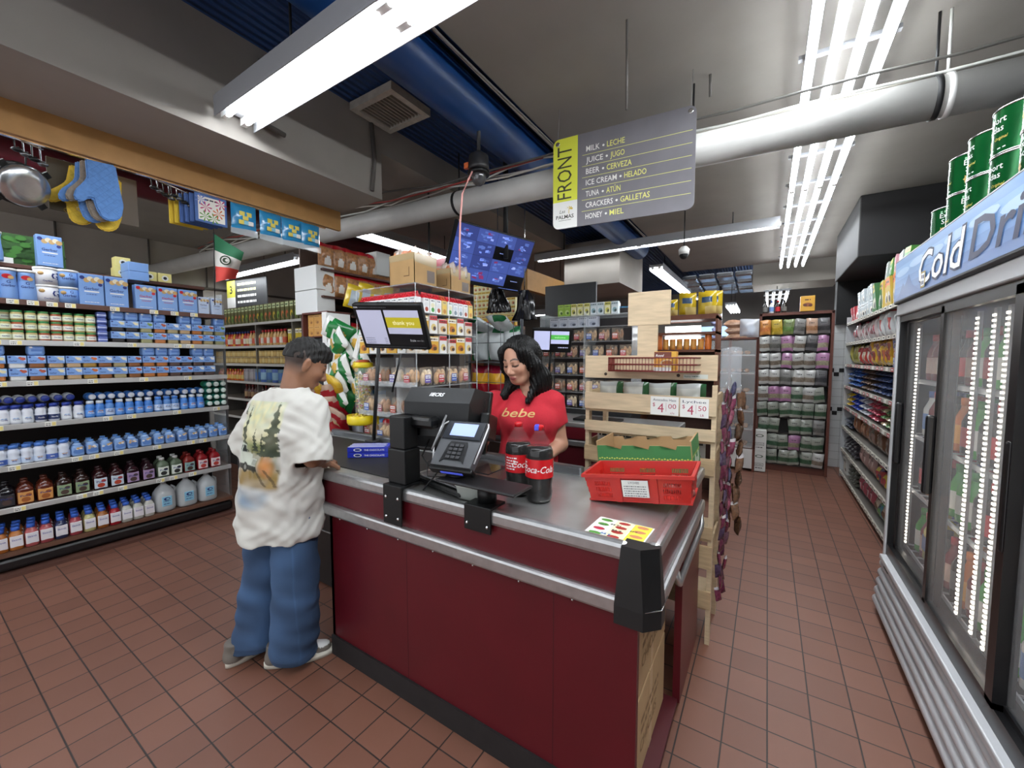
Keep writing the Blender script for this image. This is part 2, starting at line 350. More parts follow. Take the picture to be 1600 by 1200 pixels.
# ================================================================ PRODUCT SHAPES (front faces -Y, origin at bottom centre)
BLUE = mat('7ba2dc', .4); BLUE2 = mat('5a82cc', .4); NAVY = mat('26357f', .4); PBLUE = mat('a9c6ee', .4); CREAM = mat('e6dcc0', .5); TAN = mat('c9a56c', .5); RED = mat('c5202c', .4)
YEL = mat('ecd04a', .4); GREENL = mat('4c8a52', .35, .2); PALEY = mat('e3dca4', .5); PINK = mat('d9a3a0', .5); BROWNW = mat('5a3a30', .5, noise=.15, nscale=14)
def col(*a, **k): return mat(*a, **k)
def cereal_box(w, h, d, base, word='Gerber', corner=NAVY, bar=WHITE, arts=0):
    rnd = random.Random(int(w*1e4)+arts); b = MB(); b.rbox(-w/2, w/2, -d/2, d/2, 0, h, .004, 0); y = -d/2-.0006
    for k in range(5): b.disc(w*(-.18+.14*k), h*(.8+.05*(k % 2)), w*.13, h*.075, y-.0002*k, 3 if k % 2 else 4)
    b.disc(-w*.36, h*.87, w*.1, w*.1, y-.002, 1); b.disc(w*.36, h*.68, w*.09, w*.09, y, 1)
    b.text(word, 0, h*.5, h*.085, y, 1, w=w*.62, center=True)
    b.rect(-w*.3, w*.3, h*.42, h*.46, y, 2); b.scribble(-w*.22, w*.22, h*.34, h*.02, y, 1, rnd); b.scribble(-w*.3, w*.3, h*.09, h*.02, y, 2, rnd)
    return lambda: b.build('baby_cereal_box', [base, corner, bar, CREAM, TAN])
def canister(base, big, waist):
    b = MB(); r = .048
    pr = [(r*.96, 0), (r, .01), (r, .07), (r*.86, .13), (r*.84, .17), (r*.95, .2)] if waist else [(r*1.28, 0), (r*1.28, .112)]
    b.lathe(pr, 24); R = pr[0][0]
    if waist: b.text('Gerber', 0, .085, .016, 0, 1, cyl_r=r*.985, center=True); b.text('G', 0, .108, .02, 0, 1, cyl_r=r*.93, center=True); b.disc(-.005, .155, .024, .016, -.0425, 2); b.disc(.012, .148, .014, .012, -.0432, 3)
    else:
        if big: b.text('G', .012, .04, .05, 0, 1, cyl_r=R+.0006, ang0=.1, bold=.03); b.text('Gerber', 0, .02, .012, 0, 1, cyl_r=R+.0006, center=True)
        else: b.text('Gerber', 0, .05, .018, 0, 1, cyl_r=R+.0006, center=True); b.text('G', .0, .076, .02, 0, 1, cyl_r=R+.0006)
        b.ell((-.03, -R+.012, .078), (.018, .014, .014), 10, 3)
    def mk():
        o = b.build('snack_canister', [base, NAVY, RED if waist else NAVY, TAN]); l = MB()
        t = pr[-1][1]; rr = pr[-1][0]+.002
        l.lathe([(rr, t-.006), (rr, t+.008), (rr-.004, t+.011)], 24); l.build('lid', [WHITE], o); return o
    return mk
def glass_jar(food, lid, lab):
    def mk():
        b = MB(); b.lathe([(.025, 0, 0), (.0285, .006, 0), (.0285, .012, 1), (.0285, .042, 0), (.0285, .05, 0), (.024, .056, 0), (.024, .06, 0)], 18)
        b.text('Gerber', 0, .024, .009, 0, 2, cyl_r=.0292, center=True); o = b.build('baby_food_jar', [food, lab, NAVY])
        l = MB(); l.lathe([(.0262, .056), (.0268, .058), (.0268, .067), (.025, .069)], 18); l.build('lid', [lid], o); return o
    return mk
def twin_pack(food, fruit):
    def mk():
        b = MB(); w, d = .084, .09
        b.rbox(-w*.44, w*.44, -d*.46, d*.46, 0, .05, .01, 1)
        b.prism([(-w/2, -d/2), (w/2, -d/2), (w/2, d/2), (-w/2, d/2)], .034, .088, 0)
        y = -d/2-.0006; b.text('Gerber', -w*.42, .046, .012, y, 2, w=w*.42); b.disc(-w*.38, .077, .006, .006, y, 2)
        b.add([(-w*.15, y, .086), (w*.48, y, .045), (w*.48, y, .086)], [(0, 1, 2)], 3); b.disc(w*.3, .066, .014, .011, y-.0004, 4, 8); b.disc(w*.16, .073, .009, .007, y-.0006, 4, 8)
        return b.build('baby_food_pack', [BLUE, food, NAVY, PBLUE, fruit])
    return mk
def pack_lid():
    b = MB(); w, d = .084, .09; b.rbox(-w/2, w/2, -d/2, d/2, 0, .075, .018, 0); y = -d/2-.0006
    b.rect(-w*.3, w*.34, .03, .045, y, 1); b.disc(-w*.3, .058, .008, .006, y, 2); b.rect(-w*.1, w*.3, .054, .06, y, 1)
    return b.build('baby_food_pack', [BLUE, BLUE2, WHITE])
def bottle(name, pr, body, cap, capz, capr, lab=None, labz=None, word=None, sup=2., blob=None, inkm=NAVY, n=20, caph=.018):
    """pr profile; the label is a band of the body or a panel on a squared body"""
    def mk():
        b = MB(); b.lathe(pr, n, 0, sup=sup); R = max(p[0] for p in pr)
        ms = [body, lab or body, inkm, blob or body]
        if lab is not None:
            z0, z1 = labz
            if sup > 2.2:
                f = 2**(-1/sup)*2**.5*R; hw = R*.86; b.rbox(-hw, hw, -R*1.012, -R*.5, z0, z1, .004, 1); y = -R*1.012-.0006
                if blob: b.disc(0, z0+(z1-z0)*.3, hw*.6, (z1-z0)*.22, y, 3); b.disc(hw*.4, z0+(z1-z0)*.7, hw*.4, (z1-z0)*.14, y, 3)
                if word: b.text(word, 0, z0+(z1-z0)*.58, (z1-z0)*.16, y-.0004, 2, w=hw*1.4, center=True)
            else:
                b.lathe([(R+.0008, z0, 1), (R+.0008, z1, 1)], n, 1, capb=False, capt=False)
                if word: b.text(word, 0, z0+(z1-z0)*.4, (z1-z0)*.26, 0, 2, cyl_r=R+.0016, center=True)
                if blob: b.ell((0, -R*.92, z0+(z1-z0)*.75), (R*.5, R*.12, (z1-z0)*.16), 8, 3)
        o = b.build(name, ms); c = MB(); c.lathe([(capr, capz), (capr, capz+caph), (capr*.85, capz+caph+.003)], 16); c.build('cap', [cap], o); return o
    return mk
# ================================================================ LEFT WALL OF BABY FOOD
XF = -4.36
g = empty('store_shelf', (-4.36, .65, 0), R90, 'long seven-tier shelf of baby food facing the checkout', 'shelf')
# local: -Y is the shopper's side, +X runs along the aisle (world +Y)
LVL = [1.90, 1.62, 1.337, 1.04, .757, .468]
L0, L1 = -1.15, 1.15
MB().box(L0, L1, .44, .47, .12, 2.2).build('back_panel', mat('2a211e', .7), g)
MB().rbox(L0, L1, .40, .5, 2.17, 2.2, .004).build('top_ledge', BROWNW, g)
MB().box(L0, L1, .06, .47, .02, .13).build('plinth', mat('17161a', .6), g)
b = MB(); b.rbox(L0, L1, -.0, .06, .035, .115, .02); b.build('bumper_rail', mat('1c1a1b', .35), g)
MB().box(L0, L1, -.0, .47, .13, .16).build('base_deck', mat('6b4a3a', .5), g)
MB().box(L0+.01, L1+.03, -.06, .05, .0, .022).build('kick_board', mat('5e3d33', .6), g)
stripM = mat('c9c9c7', .3, .3); tagM = mat('f1f1ea', .5); tagY = mat('f0df8e', .5)
for i, z in enumerate(LVL):
    s = MB().box(L0, L1, .012, .44, z-.02, z).build('shelf_board', BROWNW if i == 0 else mat('6e625c', .5), g)
    st = MB().rbox(L0, L1, 0, .014, z-.035, z+.003, .003).build('price_strip', BROWNW if i == 0 else stripM, s)
    rnd = random.Random(i)
    x = L0+.2
    while x < L1-.06:
        t = MB(); w = .055; t.box(x, x+w, -.003, 0, z-.033, z-.001); t.rect(x+w*.62, x+w*.96, z-.03, z-.004, -.0036, 1); t.scribble(x+.004, x+w*.55, z-.014, .004, -.0036, 2, rnd); t.scribble(x+.004, x+w*.5, z-.026, .005, -.0036, 2, rnd)
        t.build('price_tag', [tagM, tagY, INK], s); x += rnd.choice((.09, .14, .24, .3))
MB().box(L1, L1+.004, .05, .46, .16, 2.1).build('end_panel', CLEARW, g)
for y in (.05, .455): MB().box(L1-.004, L1+.012, y-.008, y+.008, .13, 2.0).build('upright', STEEL, g)
def put(P, y, z, label, cat, group, depth=.05, rz=R90, jit=0.): return P.put((XF-.014-depth, y, z+.001), rz+jit, label, cat, group)
rj = random.Random(7)
TOP = 'on the top baby shelf'
c1 = Proto(canister(BLUE, False, True)); c2 = Proto(canister(mat('e4e5ea', .4), True, False)); c3 = Proto(canister(BLUE, False, False))
for k, y in enumerate((.45, .52, .605)): put(c1, y, 1.9, 'blue waisted snack canister with red fruit, %s from left %s' % (ORD[k], TOP), 'canister', 'baby snack canisters', .06)
put(c1, .5, 2.2, 'blue waisted snack canister standing alone on the brown top ledge', 'canister', 'baby snack canisters', .36)
for (P, y, nm) in ((c2, .7, 'white canister with a big navy letter'), (c3, .805, 'short blue snack canister')):
    put(P, y, 1.9, nm+', lower of two stacked '+TOP, 'canister', 'baby snack canisters', .07); put(P, y, 2.025, nm+', upper of two stacked '+TOP, 'canister', 'baby snack canisters', .07)
p = Proto(cereal_box(.135, .235, .08, BLUE, arts=1)); q = Proto(cereal_box(.135, .2, .075, mat('82a8df', .4), corner=RED, bar=WHITE, arts=2))
put(p, .92, 1.9, 'tall blue baby cereal box beside the stacked canisters '+TOP, 'cereal box', 'baby cereal boxes', .05)
put(p, 1.062, 1.9, 'tall blue baby cereal box, second from the stacked canisters '+TOP, 'cereal box', 'baby cereal boxes', .05)
put(p, .775, 2.205, 'blue baby cereal box standing on the brown top ledge', 'cereal box', 'baby cereal boxes', .39)
for k, y in enumerate((1.24, 1.385, 1.53)): put(q, y, 1.9, 'blue baby cereal box with red corner, %s of three %s' % (ORD[k], TOP), 'cereal box', 'baby cereal boxes', .05)
for k in range(2): put(q, 1.26, 2.2+.077*k, 'blue cereal box lying flat on the top ledge, %s' % ('lower one', 'upper one')[k], 'cereal box', 'baby cereal boxes', .42).rotation_euler = (R90, 0, R90)
s1 = Proto(cereal_box(.085, .155, .05, mat('c9d8ef', .35), corner=NAVY, bar=PBLUE, arts=3))
for k, y in enumerate((1.65, 1.755)): put(s1, y, 1.9, 'small pale blue pouch, %s from the shelf end %s' % (('second', 'first')[k], TOP), 'pouch', 'small pale pouches', .05)
def ybox(): b = MB(); b.rbox(-.05, .05, -.05, .05, 0, .09, .003); b.disc(0, .045, .026, .026, -.0508, 1); b.disc(0, .045, .014, .014, -.0512, 2); return b.build('tea_box', [mat('e8dc8e', .5), WHITE, INK])
yb = Proto(ybox)
for k, (y, z) in enumerate(((1.21, 2.28), (1.22, 2.37), (1.33, 2.28), (1.51, 2.2), (1.4, 2.28))):
    put(yb, y, 2.2 if k in (3,) else z-.08 if k in (2, 4) else z-.08, 'small pale yellow box with round white emblem, %s along the brown top ledge' % ORD[k], 'box', 'yellow boxes on the ledge', .5)
# second shelf: jars then packs
S2 = 'second baby shelf'
jars = [Proto(glass_jar(mat('c9b98a', .25), GREENL, mat('e6ead6', .4))), Proto(glass_jar(mat('a85c3c', .25), GREENL, mat('e9e6da', .4))), Proto(glass_jar(mat('bfae74', .25), mat('3f8f54', .35, .2), mat('dfe6cc', .4)))]
yy = [.37, .43, .49, .545, .607, .667, .727, .786, .846, .905]
for i, y in enumerate(yy):
    for lay in range(2 if i < 3 else 3):
        put(jars[(i*2+(i > 5)+lay*(i % 2)) % 3 if i > 2 else 2], y, 1.62+.0695*lay, 'green-lidded baby food jar, %s from left, %s layer, %s' % (ORD[i], ('lowest', 'middle', 'top')[lay], S2), 'jar', 'baby food jars', .034)
    if 1 < i: put(jars[0], y+.01, 1.62+.0695*2 if i < 4 else 1.62, 'green-lidded baby food jar in the back row of the second baby shelf', 'jar', 'baby food jars in the back row', .1)
def smalltub(): b = MB(); b.rbox(-.027, .027, -.03, .03, 0, .046, .008, 0); b.rbox(-.0275, .0275, -.0305, .0305, .012, .03, .006, 1); return b.build('small_tub', [mat('5566ad', .35), mat('b9c3e2', .4)])
st = Proto(smalltub)
for k in range(5): put(st, .965, 1.62+.047*k, 'small violet tub, %s from bottom of the single stack by the jars' % ORD[k], 'tub', 'small violet tubs', .035)
FOODS = dict(black=mat('2c2626', .3), green=mat('a3a074', .3), orange=mat('b5713c', .3), tan=mat('bfa079', .3), beige=mat('a99a70', .3), brown=mat('8d5b36', .3), gold=mat('a6803c', .3), plum=mat('5c4a44', .3), white=mat('dcdcda', .3))
FR = dict(apple=mat('e3d9b0', .5), red=mat('b4553f', .5), green=mat('7d9a4a', .5), orange=mat('d4713a', .5), cream=mat('ecdfc0', .5), white=mat('efeeea', .5))
_tp = {}
def tp(f, r):
    if (f, r) not in _tp: _tp[f, r] = Proto(twin_pack(FOODS[f], FR[r]))
    return _tp[f, r]
lidP = Proto(pack_lid)
def packs(ys, specs, lids, z, where):
    for i, y in enumerate(ys):
        f, r = specs[i % len(specs)]
        for lay in range(2): put(tp(f, r), y, z+.0885*lay, 'blue twin tub of %s puree, %s from left, %s layer, %s' % (f, ORD[i], ('lower', 'upper')[lay], where), 'baby food', 'blue twin tubs', .05, jit=rj.uniform(-.04, .04))
        put(tp(f, r), y, z, 'blue twin tub hidden in the back row of the %s' % where, 'baby food', 'blue twin tubs at the back of '+where, .16)
        if i in lids: put(lidP, y, z+.177, 'blue twin tub lying on its side on top, %s from left, %s' % (ORD[i], where), 'baby food', 'blue twin tubs', .05)
packs([1.055, 1.141, 1.23, 1.32, 1.408, 1.496, 1.583, 1.672, 1.762], [('black', 'apple'), ('black', 'apple'), ('green', 'green'), ('orange', 'red'), ('beige', 'white'), ('tan', 'cream'), ('orange', 'orange'), ('beige', 'red'), ('green', 'green')], (0, 1, 2, 3, 5, 6, 8), 1.62, 'second baby shelf')
packs([.35, .438, .53, .62, .71, .8, .885, .97, 1.055, 1.143, 1.235, 1.322, 1.41, 1.495, 1.582, 1.668], [('brown', 'red'), ('orange', 'apple'), ('white', 'red'), ('brown', 'red'), ('tan', 'apple'), ('tan', 'cream'), ('gold', 'orange'), ('brown', 'white'), ('beige', 'cream'), ('brown', 'red'), ('orange', 'red'), ('orange', 'orange'), ('plum', 'red'), ('plum', 'red'), ('plum', 'white'), ('plum', 'white')], (1, 3, 10, 11, 12, 14, 15), 1.337, 'third baby shelf')
# fourth shelf
S4 = 'fourth baby shelf'
PRR = [(.026, 0), (.03, .006), (.03, .055), (.026, .066), (.028, .078), (.026, .09), (.018, .102), (.018, .108)]
w1 = Proto(bottle('drink_bottle', PRR, mat('dfe3ec', .3), mat('2a3f96', .35), .104, .0215, mat('e7ecf2', .35), (.014, .05), 'Vanilla', blob=mat('7fa8d8', .4), caph=.022))
w2 = Proto(bottle('drink_bottle', PRR, mat('dfe3ec', .3), mat('2a3f96', .35), .104, .0215, mat('23315f', .35), (.014, .05), 'Vanilla', inkm=WHITE, caph=.022))
b1 = Proto(bottle('drink_bottle', PRR, mat('4b86d6', .25), mat('dfe6ee', .35), .104, .0205, mat('5d97e0', .35), (.012, .06), 'Pedia', blob=mat('c98d62', .4), inkm=WHITE))
b2 = Proto(bottle('drink_bottle', PRR, mat('5f8fd0', .25), mat('4d8ae0', .35), .104, .0205, mat('c8d8ef', .35), (.012, .06), 'Pedia', blob=mat('6f9fe0', .4)))
gp = Proto(bottle('drink_bottle', PRR, mat('2d7d6c', .3), mat('d9e8e0', .4), .104, .0205, mat('2f8a5e', .35), (.012, .06)))
ys = [.4, .452, .505, .56, .62, .684, .746, .81]
for i, y in enumerate(ys):
    put(w2 if i in (4, 5) else w1, y, 1.04, 'white nutrition bottle with navy cap, %s from left, %s' % (ORD[i], S4), 'bottle', 'navy-capped bottles', .034)
    put(w1, y+.02, 1.04, 'navy-capped white bottle in the back row, %s' % S4, 'bottle', 'navy-capped bottles at the back', .1)
    if i < 7: put(w1, y+.03, 1.04+.165, 'navy-capped bottle lying with cap out on the bottles below, %s from left' % ORD[i], 'bottle', 'lying navy-capped bottles', .17).rotation_euler = (R90, 0, R90)
ys = [.872, .926, .981, 1.04, 1.1, 1.16, 1.22, 1.285, 1.345, 1.4, 1.465, 1.527, 1.588]
for i, y in enumerate(ys):
    put(b2 if i in (2, 7, 8, 9) else b1, y, 1.04, 'bright blue drink bottle, %s of the blue run on the %s' % (ORD[i], S4), 'bottle', 'blue drink bottles', .034)
    put(b1, y+.015, 1.04, 'bright blue drink bottle in the back row, %s' % S4, 'bottle', 'blue drink bottles at the back', .1)
    put(b1, y+.02, 1.04+.155, 'blue drink bottle lying with pale cap out over the blue run, %s along' % ORD[i], 'bottle', 'lying blue drink bottles', .17).rotation_euler = (R90, 0, R90)
for i in range(3):
    for k in range(4): put(gp, 1.66+.058*i, 1.072+.06*k, 'green bottle lying cap out, %s column, %s row up, end of fourth baby shelf' % (ORD[i], ORD[k]), 'bottle', 'lying green bottles', .14).rotation_euler = (R90, 0, R90)
# fifth shelf
S5 = 'fifth baby shelf'
PR5 = [(.028, 0), (.0325, .006), (.0325, .045), (.027, .06), (.031, .078), (.031, .095), (.019, .11), (.019, .116)]
m1 = Proto(bottle('milk_bottle', PR5, mat('d9e1ee', .3), mat('4f7fcf', .35), .112, .0235, mat('c5d5ec', .35), (.01, .045), 'Milk', blob=mat('d8a878', .4), caph=.022)); m2 = Proto(bottle('milk_bottle', PR5, mat('d9e1ee', .3), mat('4f7fcf', .35), .112, .0235, mat('4866b4', .35), (.01, .045), 'Milk', inkm=WHITE, caph=.022))
for i, y in enumerate([.37, .425, .483, .543, .6, .66, .72]):
    put(m2 if i in (1, 5) else m1, y, .757, 'white milk bottle with mid blue cap, %s from left, %s' % (ORD[i], S5), 'bottle', 'white milk bottles', .036)
    put(m1, y+.02, .757, 'white milk bottle in the back row, %s' % S5, 'bottle', 'white milk bottles at the back', .11)
def sixpack(k):
    def mk():
        b = MB(); b.rbox(-.034, .034, -.05, .05, 0, .075, .012, 0); b.disc(0, .035, .028, .018, -.0508, 1); rnd = random.Random(k)
        for j in range(5): b.disc(rnd.uniform(-.024, .024), rnd.uniform(.05, .068), .009, .007, -.051-.0003*j, 2+j % 2, 7)
        o = b.build('juice_bottle', [mat('86a9dc', .3), mat('5f88cc', .4), mat('d9b27a', .4), mat('efece6', .4)])
        MB().lathe([(.03, .07), (.024, .09), (.014, .098)], 14).build('neck', [mat('9dbde8', .25)], o); MB().lathe([(.016, .096), (.016, .11)], 14).build('cap', [mat('6aa0e6', .35)], o); return o
    return mk
sp = [Proto(sixpack(k)) for k in range(3)]
for i, y in enumerate([.79, .868, .948, 1.024, 1.103, 1.188, 1.272, 1.35, 1.436, 1.518, 1.595, 1.674, 1.753]):
    put(sp[i % 3], y, .757, 'blue square juice bottle with fruit picture, %s of its run on the %s' % (ORD[i], S5), 'bottle', 'blue square juice bottles', .055)
    put(sp[(i+1) % 3], y+.01, .757, 'blue square juice bottle in the back row, %s' % S5, 'bottle', 'blue square juice bottles at the back', .17)
# sixth shelf: glass juice bottles
S6 = 'sixth baby shelf'
JP = [(.036, 0), (.042, .006), (.042, .1), (.039, .115), (.025, .134), (.016, .142), (.016, .15)]
JC = [('black', '17151a', '2a2a30'), ('orange label', '5e2a1c', 'd59a58'), ('orange label', '5e2a1c', 'd59a58'), ('green label', '2e1c18', '8ba07c'), ('green label', '2e1c18', '8ba07c'), ('blue and white label', '35161a', 'c8d5e2'), ('blue and white label', '35161a', 'c8d5e2'),
      ('purple label', '2a151c', 'a58db4'), ('purple label', '2a151c', 'a58db4'), ('coconut label', '5d6b58', 'dfe5dc'), ('coconut label', '5d6b58', 'dfe5dc'), ('teal label', '7a2420', '8fb0aa'), ('pink label', '8e1f24', 'e3cfd0'), ('pink label', '8e1f24', 'e3cfd0')]
jp = {}
for i, y in enumerate([.345, .435, .52, .613, .706, .8, .9, .996, 1.091, 1.191, 1.289, 1.382, 1.477, 1.579, 1.68][1:]):
    nm, bc, lc = JC[i]
    if nm not in jp: jp[nm] = Proto(bottle('juice_bottle', JP, mat(bc, .12), mat('d4d4d2' if 'coco' in nm else bc, .35), .146, .0185, mat(lc, .45), (.012, .092), 'Pure', sup=4.5, blob=mat({'c8d5e2': 'b5432c', 'dfe5dc': '2c2c2c', 'e3cfd0': 'c04038', 'd59a58': 'a05a28'}.get(lc, '4c3a34'), .5)))
    put(jp[nm], y, .468, 'square juice bottle with %s, %s from left, %s' % (nm, ORD[i], S6), 'bottle', 'square juice bottles', .046)
    put(jp[nm], y+.012, .468, 'square juice bottle with %s in back row, %s' % (nm, S6), 'bottle', 'square juice bottles at the back', .14)
# bottom shelf
S7 = 'bottom baby shelf'
BP = [(.03, 0), (.035, .005), (.035, .07), (.033, .1), (.024, .122), (.016, .13), (.016, .136)]
BC = [('amber', 'a9672e'), ('amber', 'b06d33'), ('pink', 'b3595a'), ('pink', 'a54d52'), ('navy', '2b3354'), ('rose', 'a8454f'), ('lemon', 'bcb87e'), ('amber', '9c5e2c'), ('red', '9c1f2a'), ('clear', 'b9bcb4'), ('clear', 'bfc0b6'), ('clear', 'c6c6bc')]
bp = {}
for i, y in enumerate([.395, .464, .535, .605, .678, .752, .827, .9, .972, 1.042, 1.113, 1.184]):
    nm, bc = BC[i]
    if bc not in bp: bp[bc] = Proto(bottle('electrolyte_bottle', BP, mat(bc, .15), mat('3f6fd8', .35), .133, .021, mat('e8e6ea', .4), (.022, .1), 'Electrolit', sup=3.4, inkm=mat('5a5aa8', .5), caph=.024))
    put(bp[bc], y, .16, '%s electrolyte bottle with blue cap, %s from left on the %s' % (nm, ORD[i], S7), 'bottle', 'blue-capped electrolyte bottles', .04)
    for r in (1, 2): put(bp[bc], y+.012*r, .16, '%s blue-capped electrolyte bottle behind the front row on the %s' % (nm, S7), 'bottle', 'blue-capped electrolyte bottles behind', .04+.085*r)
def gallon():
    b = MB(); b.lathe([(.06, 0), (.073, .01), (.075, .03), (.075, .13), (.07, .165), (.05, .2), (.024, .228), (.019, .235), (.019, .25)], 28, 0, sup=3); b.rbox(-.035, .035, -.0775, -.07, .05, .135, .004, 1); y = -.0781
    b.disc(0, .113, .022, .014, y, 2); b.disc(.004, .113, .012, .008, y-.0004, 1); b.scribble(-.025, .025, .09, .005, y, 2, random.Random(1)); b.scribble(-.025, .02, .068, .006, y, 2, random.Random(2))
    o = b.build('water_jug', [mat('cfd4d6', .18, alpha=.75), mat('8fc8e2', .5), NAVY]); MB().lathe([(.021, .244), (.021, .262)], 16).build('cap', [mat('b8bec0', .3)], o)
    h = MB(); h.tube([(.06, .03, .2), (.085, .03, .18), (.088, .03, .13), (.078, .03, .09)], .011, 8); h.build('handle', [mat('cfd4d6', .18, alpha=.75)], o); return o
gj = Proto(gallon)
for i, y in enumerate((1.3, 1.46, 1.62)): put(gj, y, .16, 'translucent gallon water jug, %s from the electrolyte bottles, bottom shelf' % ORD[i], 'water jug', 'gallon water jugs', .08)
# green board behind the ledge
b = MB(); b.box(-.35, .35, 0, .03, 0, .26); rnd = random.Random(3)
for k in range(70): b.disc(rnd.uniform(-.33, .33), rnd.uniform(.02, .24), .03, .02, -.001-.0002*k, 1+k % 2, 7)
b.rect(-.02, .02, .09, .14, -.02, 3); b.rect(.0, .07, .02, .07, -.02, 3)
tag(b.build('leaf_banner', [mat('2f5a24', .6), mat('3d7a2c', .6), mat('27501e', .6), WHITE], loc=(-4.98, .55, 2.2), rz=R90), 'green leafy banner standing behind the top ledge of baby food', 'banner')
# small flag hanging above the end of the shelf
f = MB(); nx, nz = 18, 24
def fl(u, v): return (.035+.17*u*(1-.15*v)+.05*(1-v)*u, .025*math.sin(5*u+3*v)*(.3+u), -.0-.42*v-.18*u*(1-v)*.8+.05*u*v)
V = []; F = []; MM = []
for j in range(nz+1):
    for i in range(nx+1): V.append(fl(i/nx, j/nz))
for j in range(nz):
    for i in range(nx):
        F.append((j*(nx+1)+i, j*(nx+1)+i+1, (j+1)*(nx+1)+i+1, (j+1)*(nx+1)+i)); v = (j+.5)/nz; MM.append(0 if v < .34 else 1 if v < .67 else 2)
f.add(V, F, MM, True)
for (a, r, mi) in ((0, .042, 3), (0, .03, 1), (0, .022, 3), (.01, .012, 1)):
    c = fl(.45, .5); f.add([(c[0]+a+r*math.cos(t*PI/9), c[1]-.03-.002*(.05-r)*100, c[2]+r*math.sin(t*PI/9)) for t in range(18)], [tuple(range(18))], mi)
fo = empty('flag', (-4.15, 1.62, 2.585), math.radians(60), 'small green white and red flag hanging at the end of the baby food shelf', 'flag')
f.build('flag_cloth', [mat('1f6b46', .7), mat('e3e0da', .7), mat('d8463c', .7), mat('3b4a36', .7)], fo)
MB().cyl((.035, 0, .01), (.02, 0, -.62), .004, n=6).build('flag_stick', DARK, fo); MB().cyl((.035, 0, .0), (.035, 0, .615), .0015, n=4).build('flag_thread', DARK, fo)
# numbered aisle sign far behind
b = MB(); b.rbox(-.5, .5, -.01, .01, 0, .42, .008, 0); b.rect(-.5, -.28, .16, .42, -.011, 1); b.rect(-.5, -.28, 0, .16, -.011, 2); b.text('3', -.42, .22, .12, -.012, 3, bold=.03)
for k, t in enumerate(('SUGAR', 'OIL', 'SAUCES', 'SPICES')): b.scribble(-.22, .25, .33-.09*k, .035, -.012, 4 if k < 2 else 2, random.Random(k), .2)
so = tag(b.build('aisle_sign', [mat('3a3b3d', .5), mat('d8d558', .5), WHITE, INK, mat('d8d8a0', .5)], loc=(-6.75, 3.1, 2.28), rz=.1), 'aisle sign numbered three hanging far behind the flag', 'sign')
for x in (-.45, .45): MB().cyl((x, 0, .42), (x, 0, .92), .003, n=5).build('sign_wire', DARK, so)
# ================================================================ CHECKOUT COUNTER
REDL = mat('560d18', .35, noise=.08, nscale=5); ALU = mat('b9babb', .3, .85, noise=.08, nscale=40, stretch=(1, 1, 1)); TOPST = mat('c4c4c2', .34, .85, noise=.12, nscale=6, bump=.02)
BLK = mat('0c0d0e', .45, spec=.4); BLKG = mat('090a0b', .3, spec=.4); RUB = mat('1a1a1b', .5, noise=.2, nscale=4)
g = empty('checkout_counter', (-.8, 1.5, 0), 0, 'long dark red checkout counter with chrome rails and steel top', 'checkout counter')
g.location = (0, 0, 0)
b = MB(); b.box(-1.82, -.30, 1.175, 1.2, .1, .92)
for x in (-1.28, -.58): b.box(x, x+.003, 1.1745, 1.18, .1, .74, 1)
b.build('front_panel', [REDL, mat('3a0a12', .5)], g)
MB().box(-1.82, -.3, 1.165, 1.2, 0, .1).build('toe_kick', mat('1b1718', .7, noise=.2, nscale=20), g)
MB().box(-1.82, -1.8, 1.175, 1.72, .1, .9).build('end_panel', REDL, g)
MB().box(-.29, -.262, 1.72, 2.2, .06, .9).build('side_panel', REDL, g)
MB().box(-.8, -.27, 1.2, 1.72, .05, .075).build('under_shelf', mat('4b1019', .5), g)
MB().box(-.82, -.8, 1.2, 2.18, .05, .9).build('inner_panel', mat('3c0d14', .6), g)
b = MB(); b.prism([(-2.64, 1.17), (-.27, 1.17), (-.27, 2.2), (-.71, 2.2), (-.71, 1.98), (-.89, 1.76), (-2.64, 1.76)], .9, .944)
b.build('steel_top', TOPST, g)
MB().rbox(-2.58, -1.36, 1.24, 1.71, .938, .949, .004).build('conveyor_belt', RUB, g)
MB().box(-1.4, -1.34, 1.24, 1.71, .944, .951).build('belt_end_plate', ALU, g)
b = MB(); b.rbox(-1.33, -.98, 1.42, 1.74, .942, .956, .004); b.build('scanner_plate', mat('8d8d8f', .25, .9), g)
MB().rbox(-1.2, -1.08, 1.5, 1.66, .955, .959, .003).build('scanner_glass', mat('232629', .08), g)
MB().rbox(-2.66, -.72, 1.745, 1.79, .94, .985, .01).build('back_rim', mat('77797c', .35, .85), g)
MB().rbox(-2.68, -2.63, 1.16, 1.79, .9, .96, .01).build('end_rim', ALU, g)
MB().rbox(-2.66, -.33, 1.145, 1.185, .9, .955, .014).build('front_rim', ALU, g)
MB().box(-2.64, -.33, 1.16, 1.178, .785, .905).build('front_fascia', REDL, g)
MB().rbox(-2.64, -.33, 1.138, 1.172, .735, .79, .01).build('lower_rail', ALU, g)
MB().rbox(-.285, -.245, 1.19, 2.2, .9, .955, .014).build('side_rim', ALU, g)
MB().box(-.275, -.258, 1.2, 2.2, .785, .905).build('side_fascia', REDL, g)
MB().rbox(-.272, -.24, 1.2, 2.2, .735, .79, .01).build('side_rail', ALU, g)
MB().tube([(-.252, 1.5, .735), (-.245, 1.51, .69), (-.245, 1.53, .675), (-.245, 2.1, .675), (-.245, 2.13, .69), (-.252, 2.14, .735)], .012, 8).build('pull_bar', ALU, g)
b = MB(); P = [(-.36, 1.132), (-.275, 1.132), (-.233, 1.175), (-.233, 1.225), (-.36, 1.225)]; P2 = [(-.345, 1.14), (-.288, 1.14), (-.243, 1.18), (-.243, 1.2), (-.345, 1.2)]
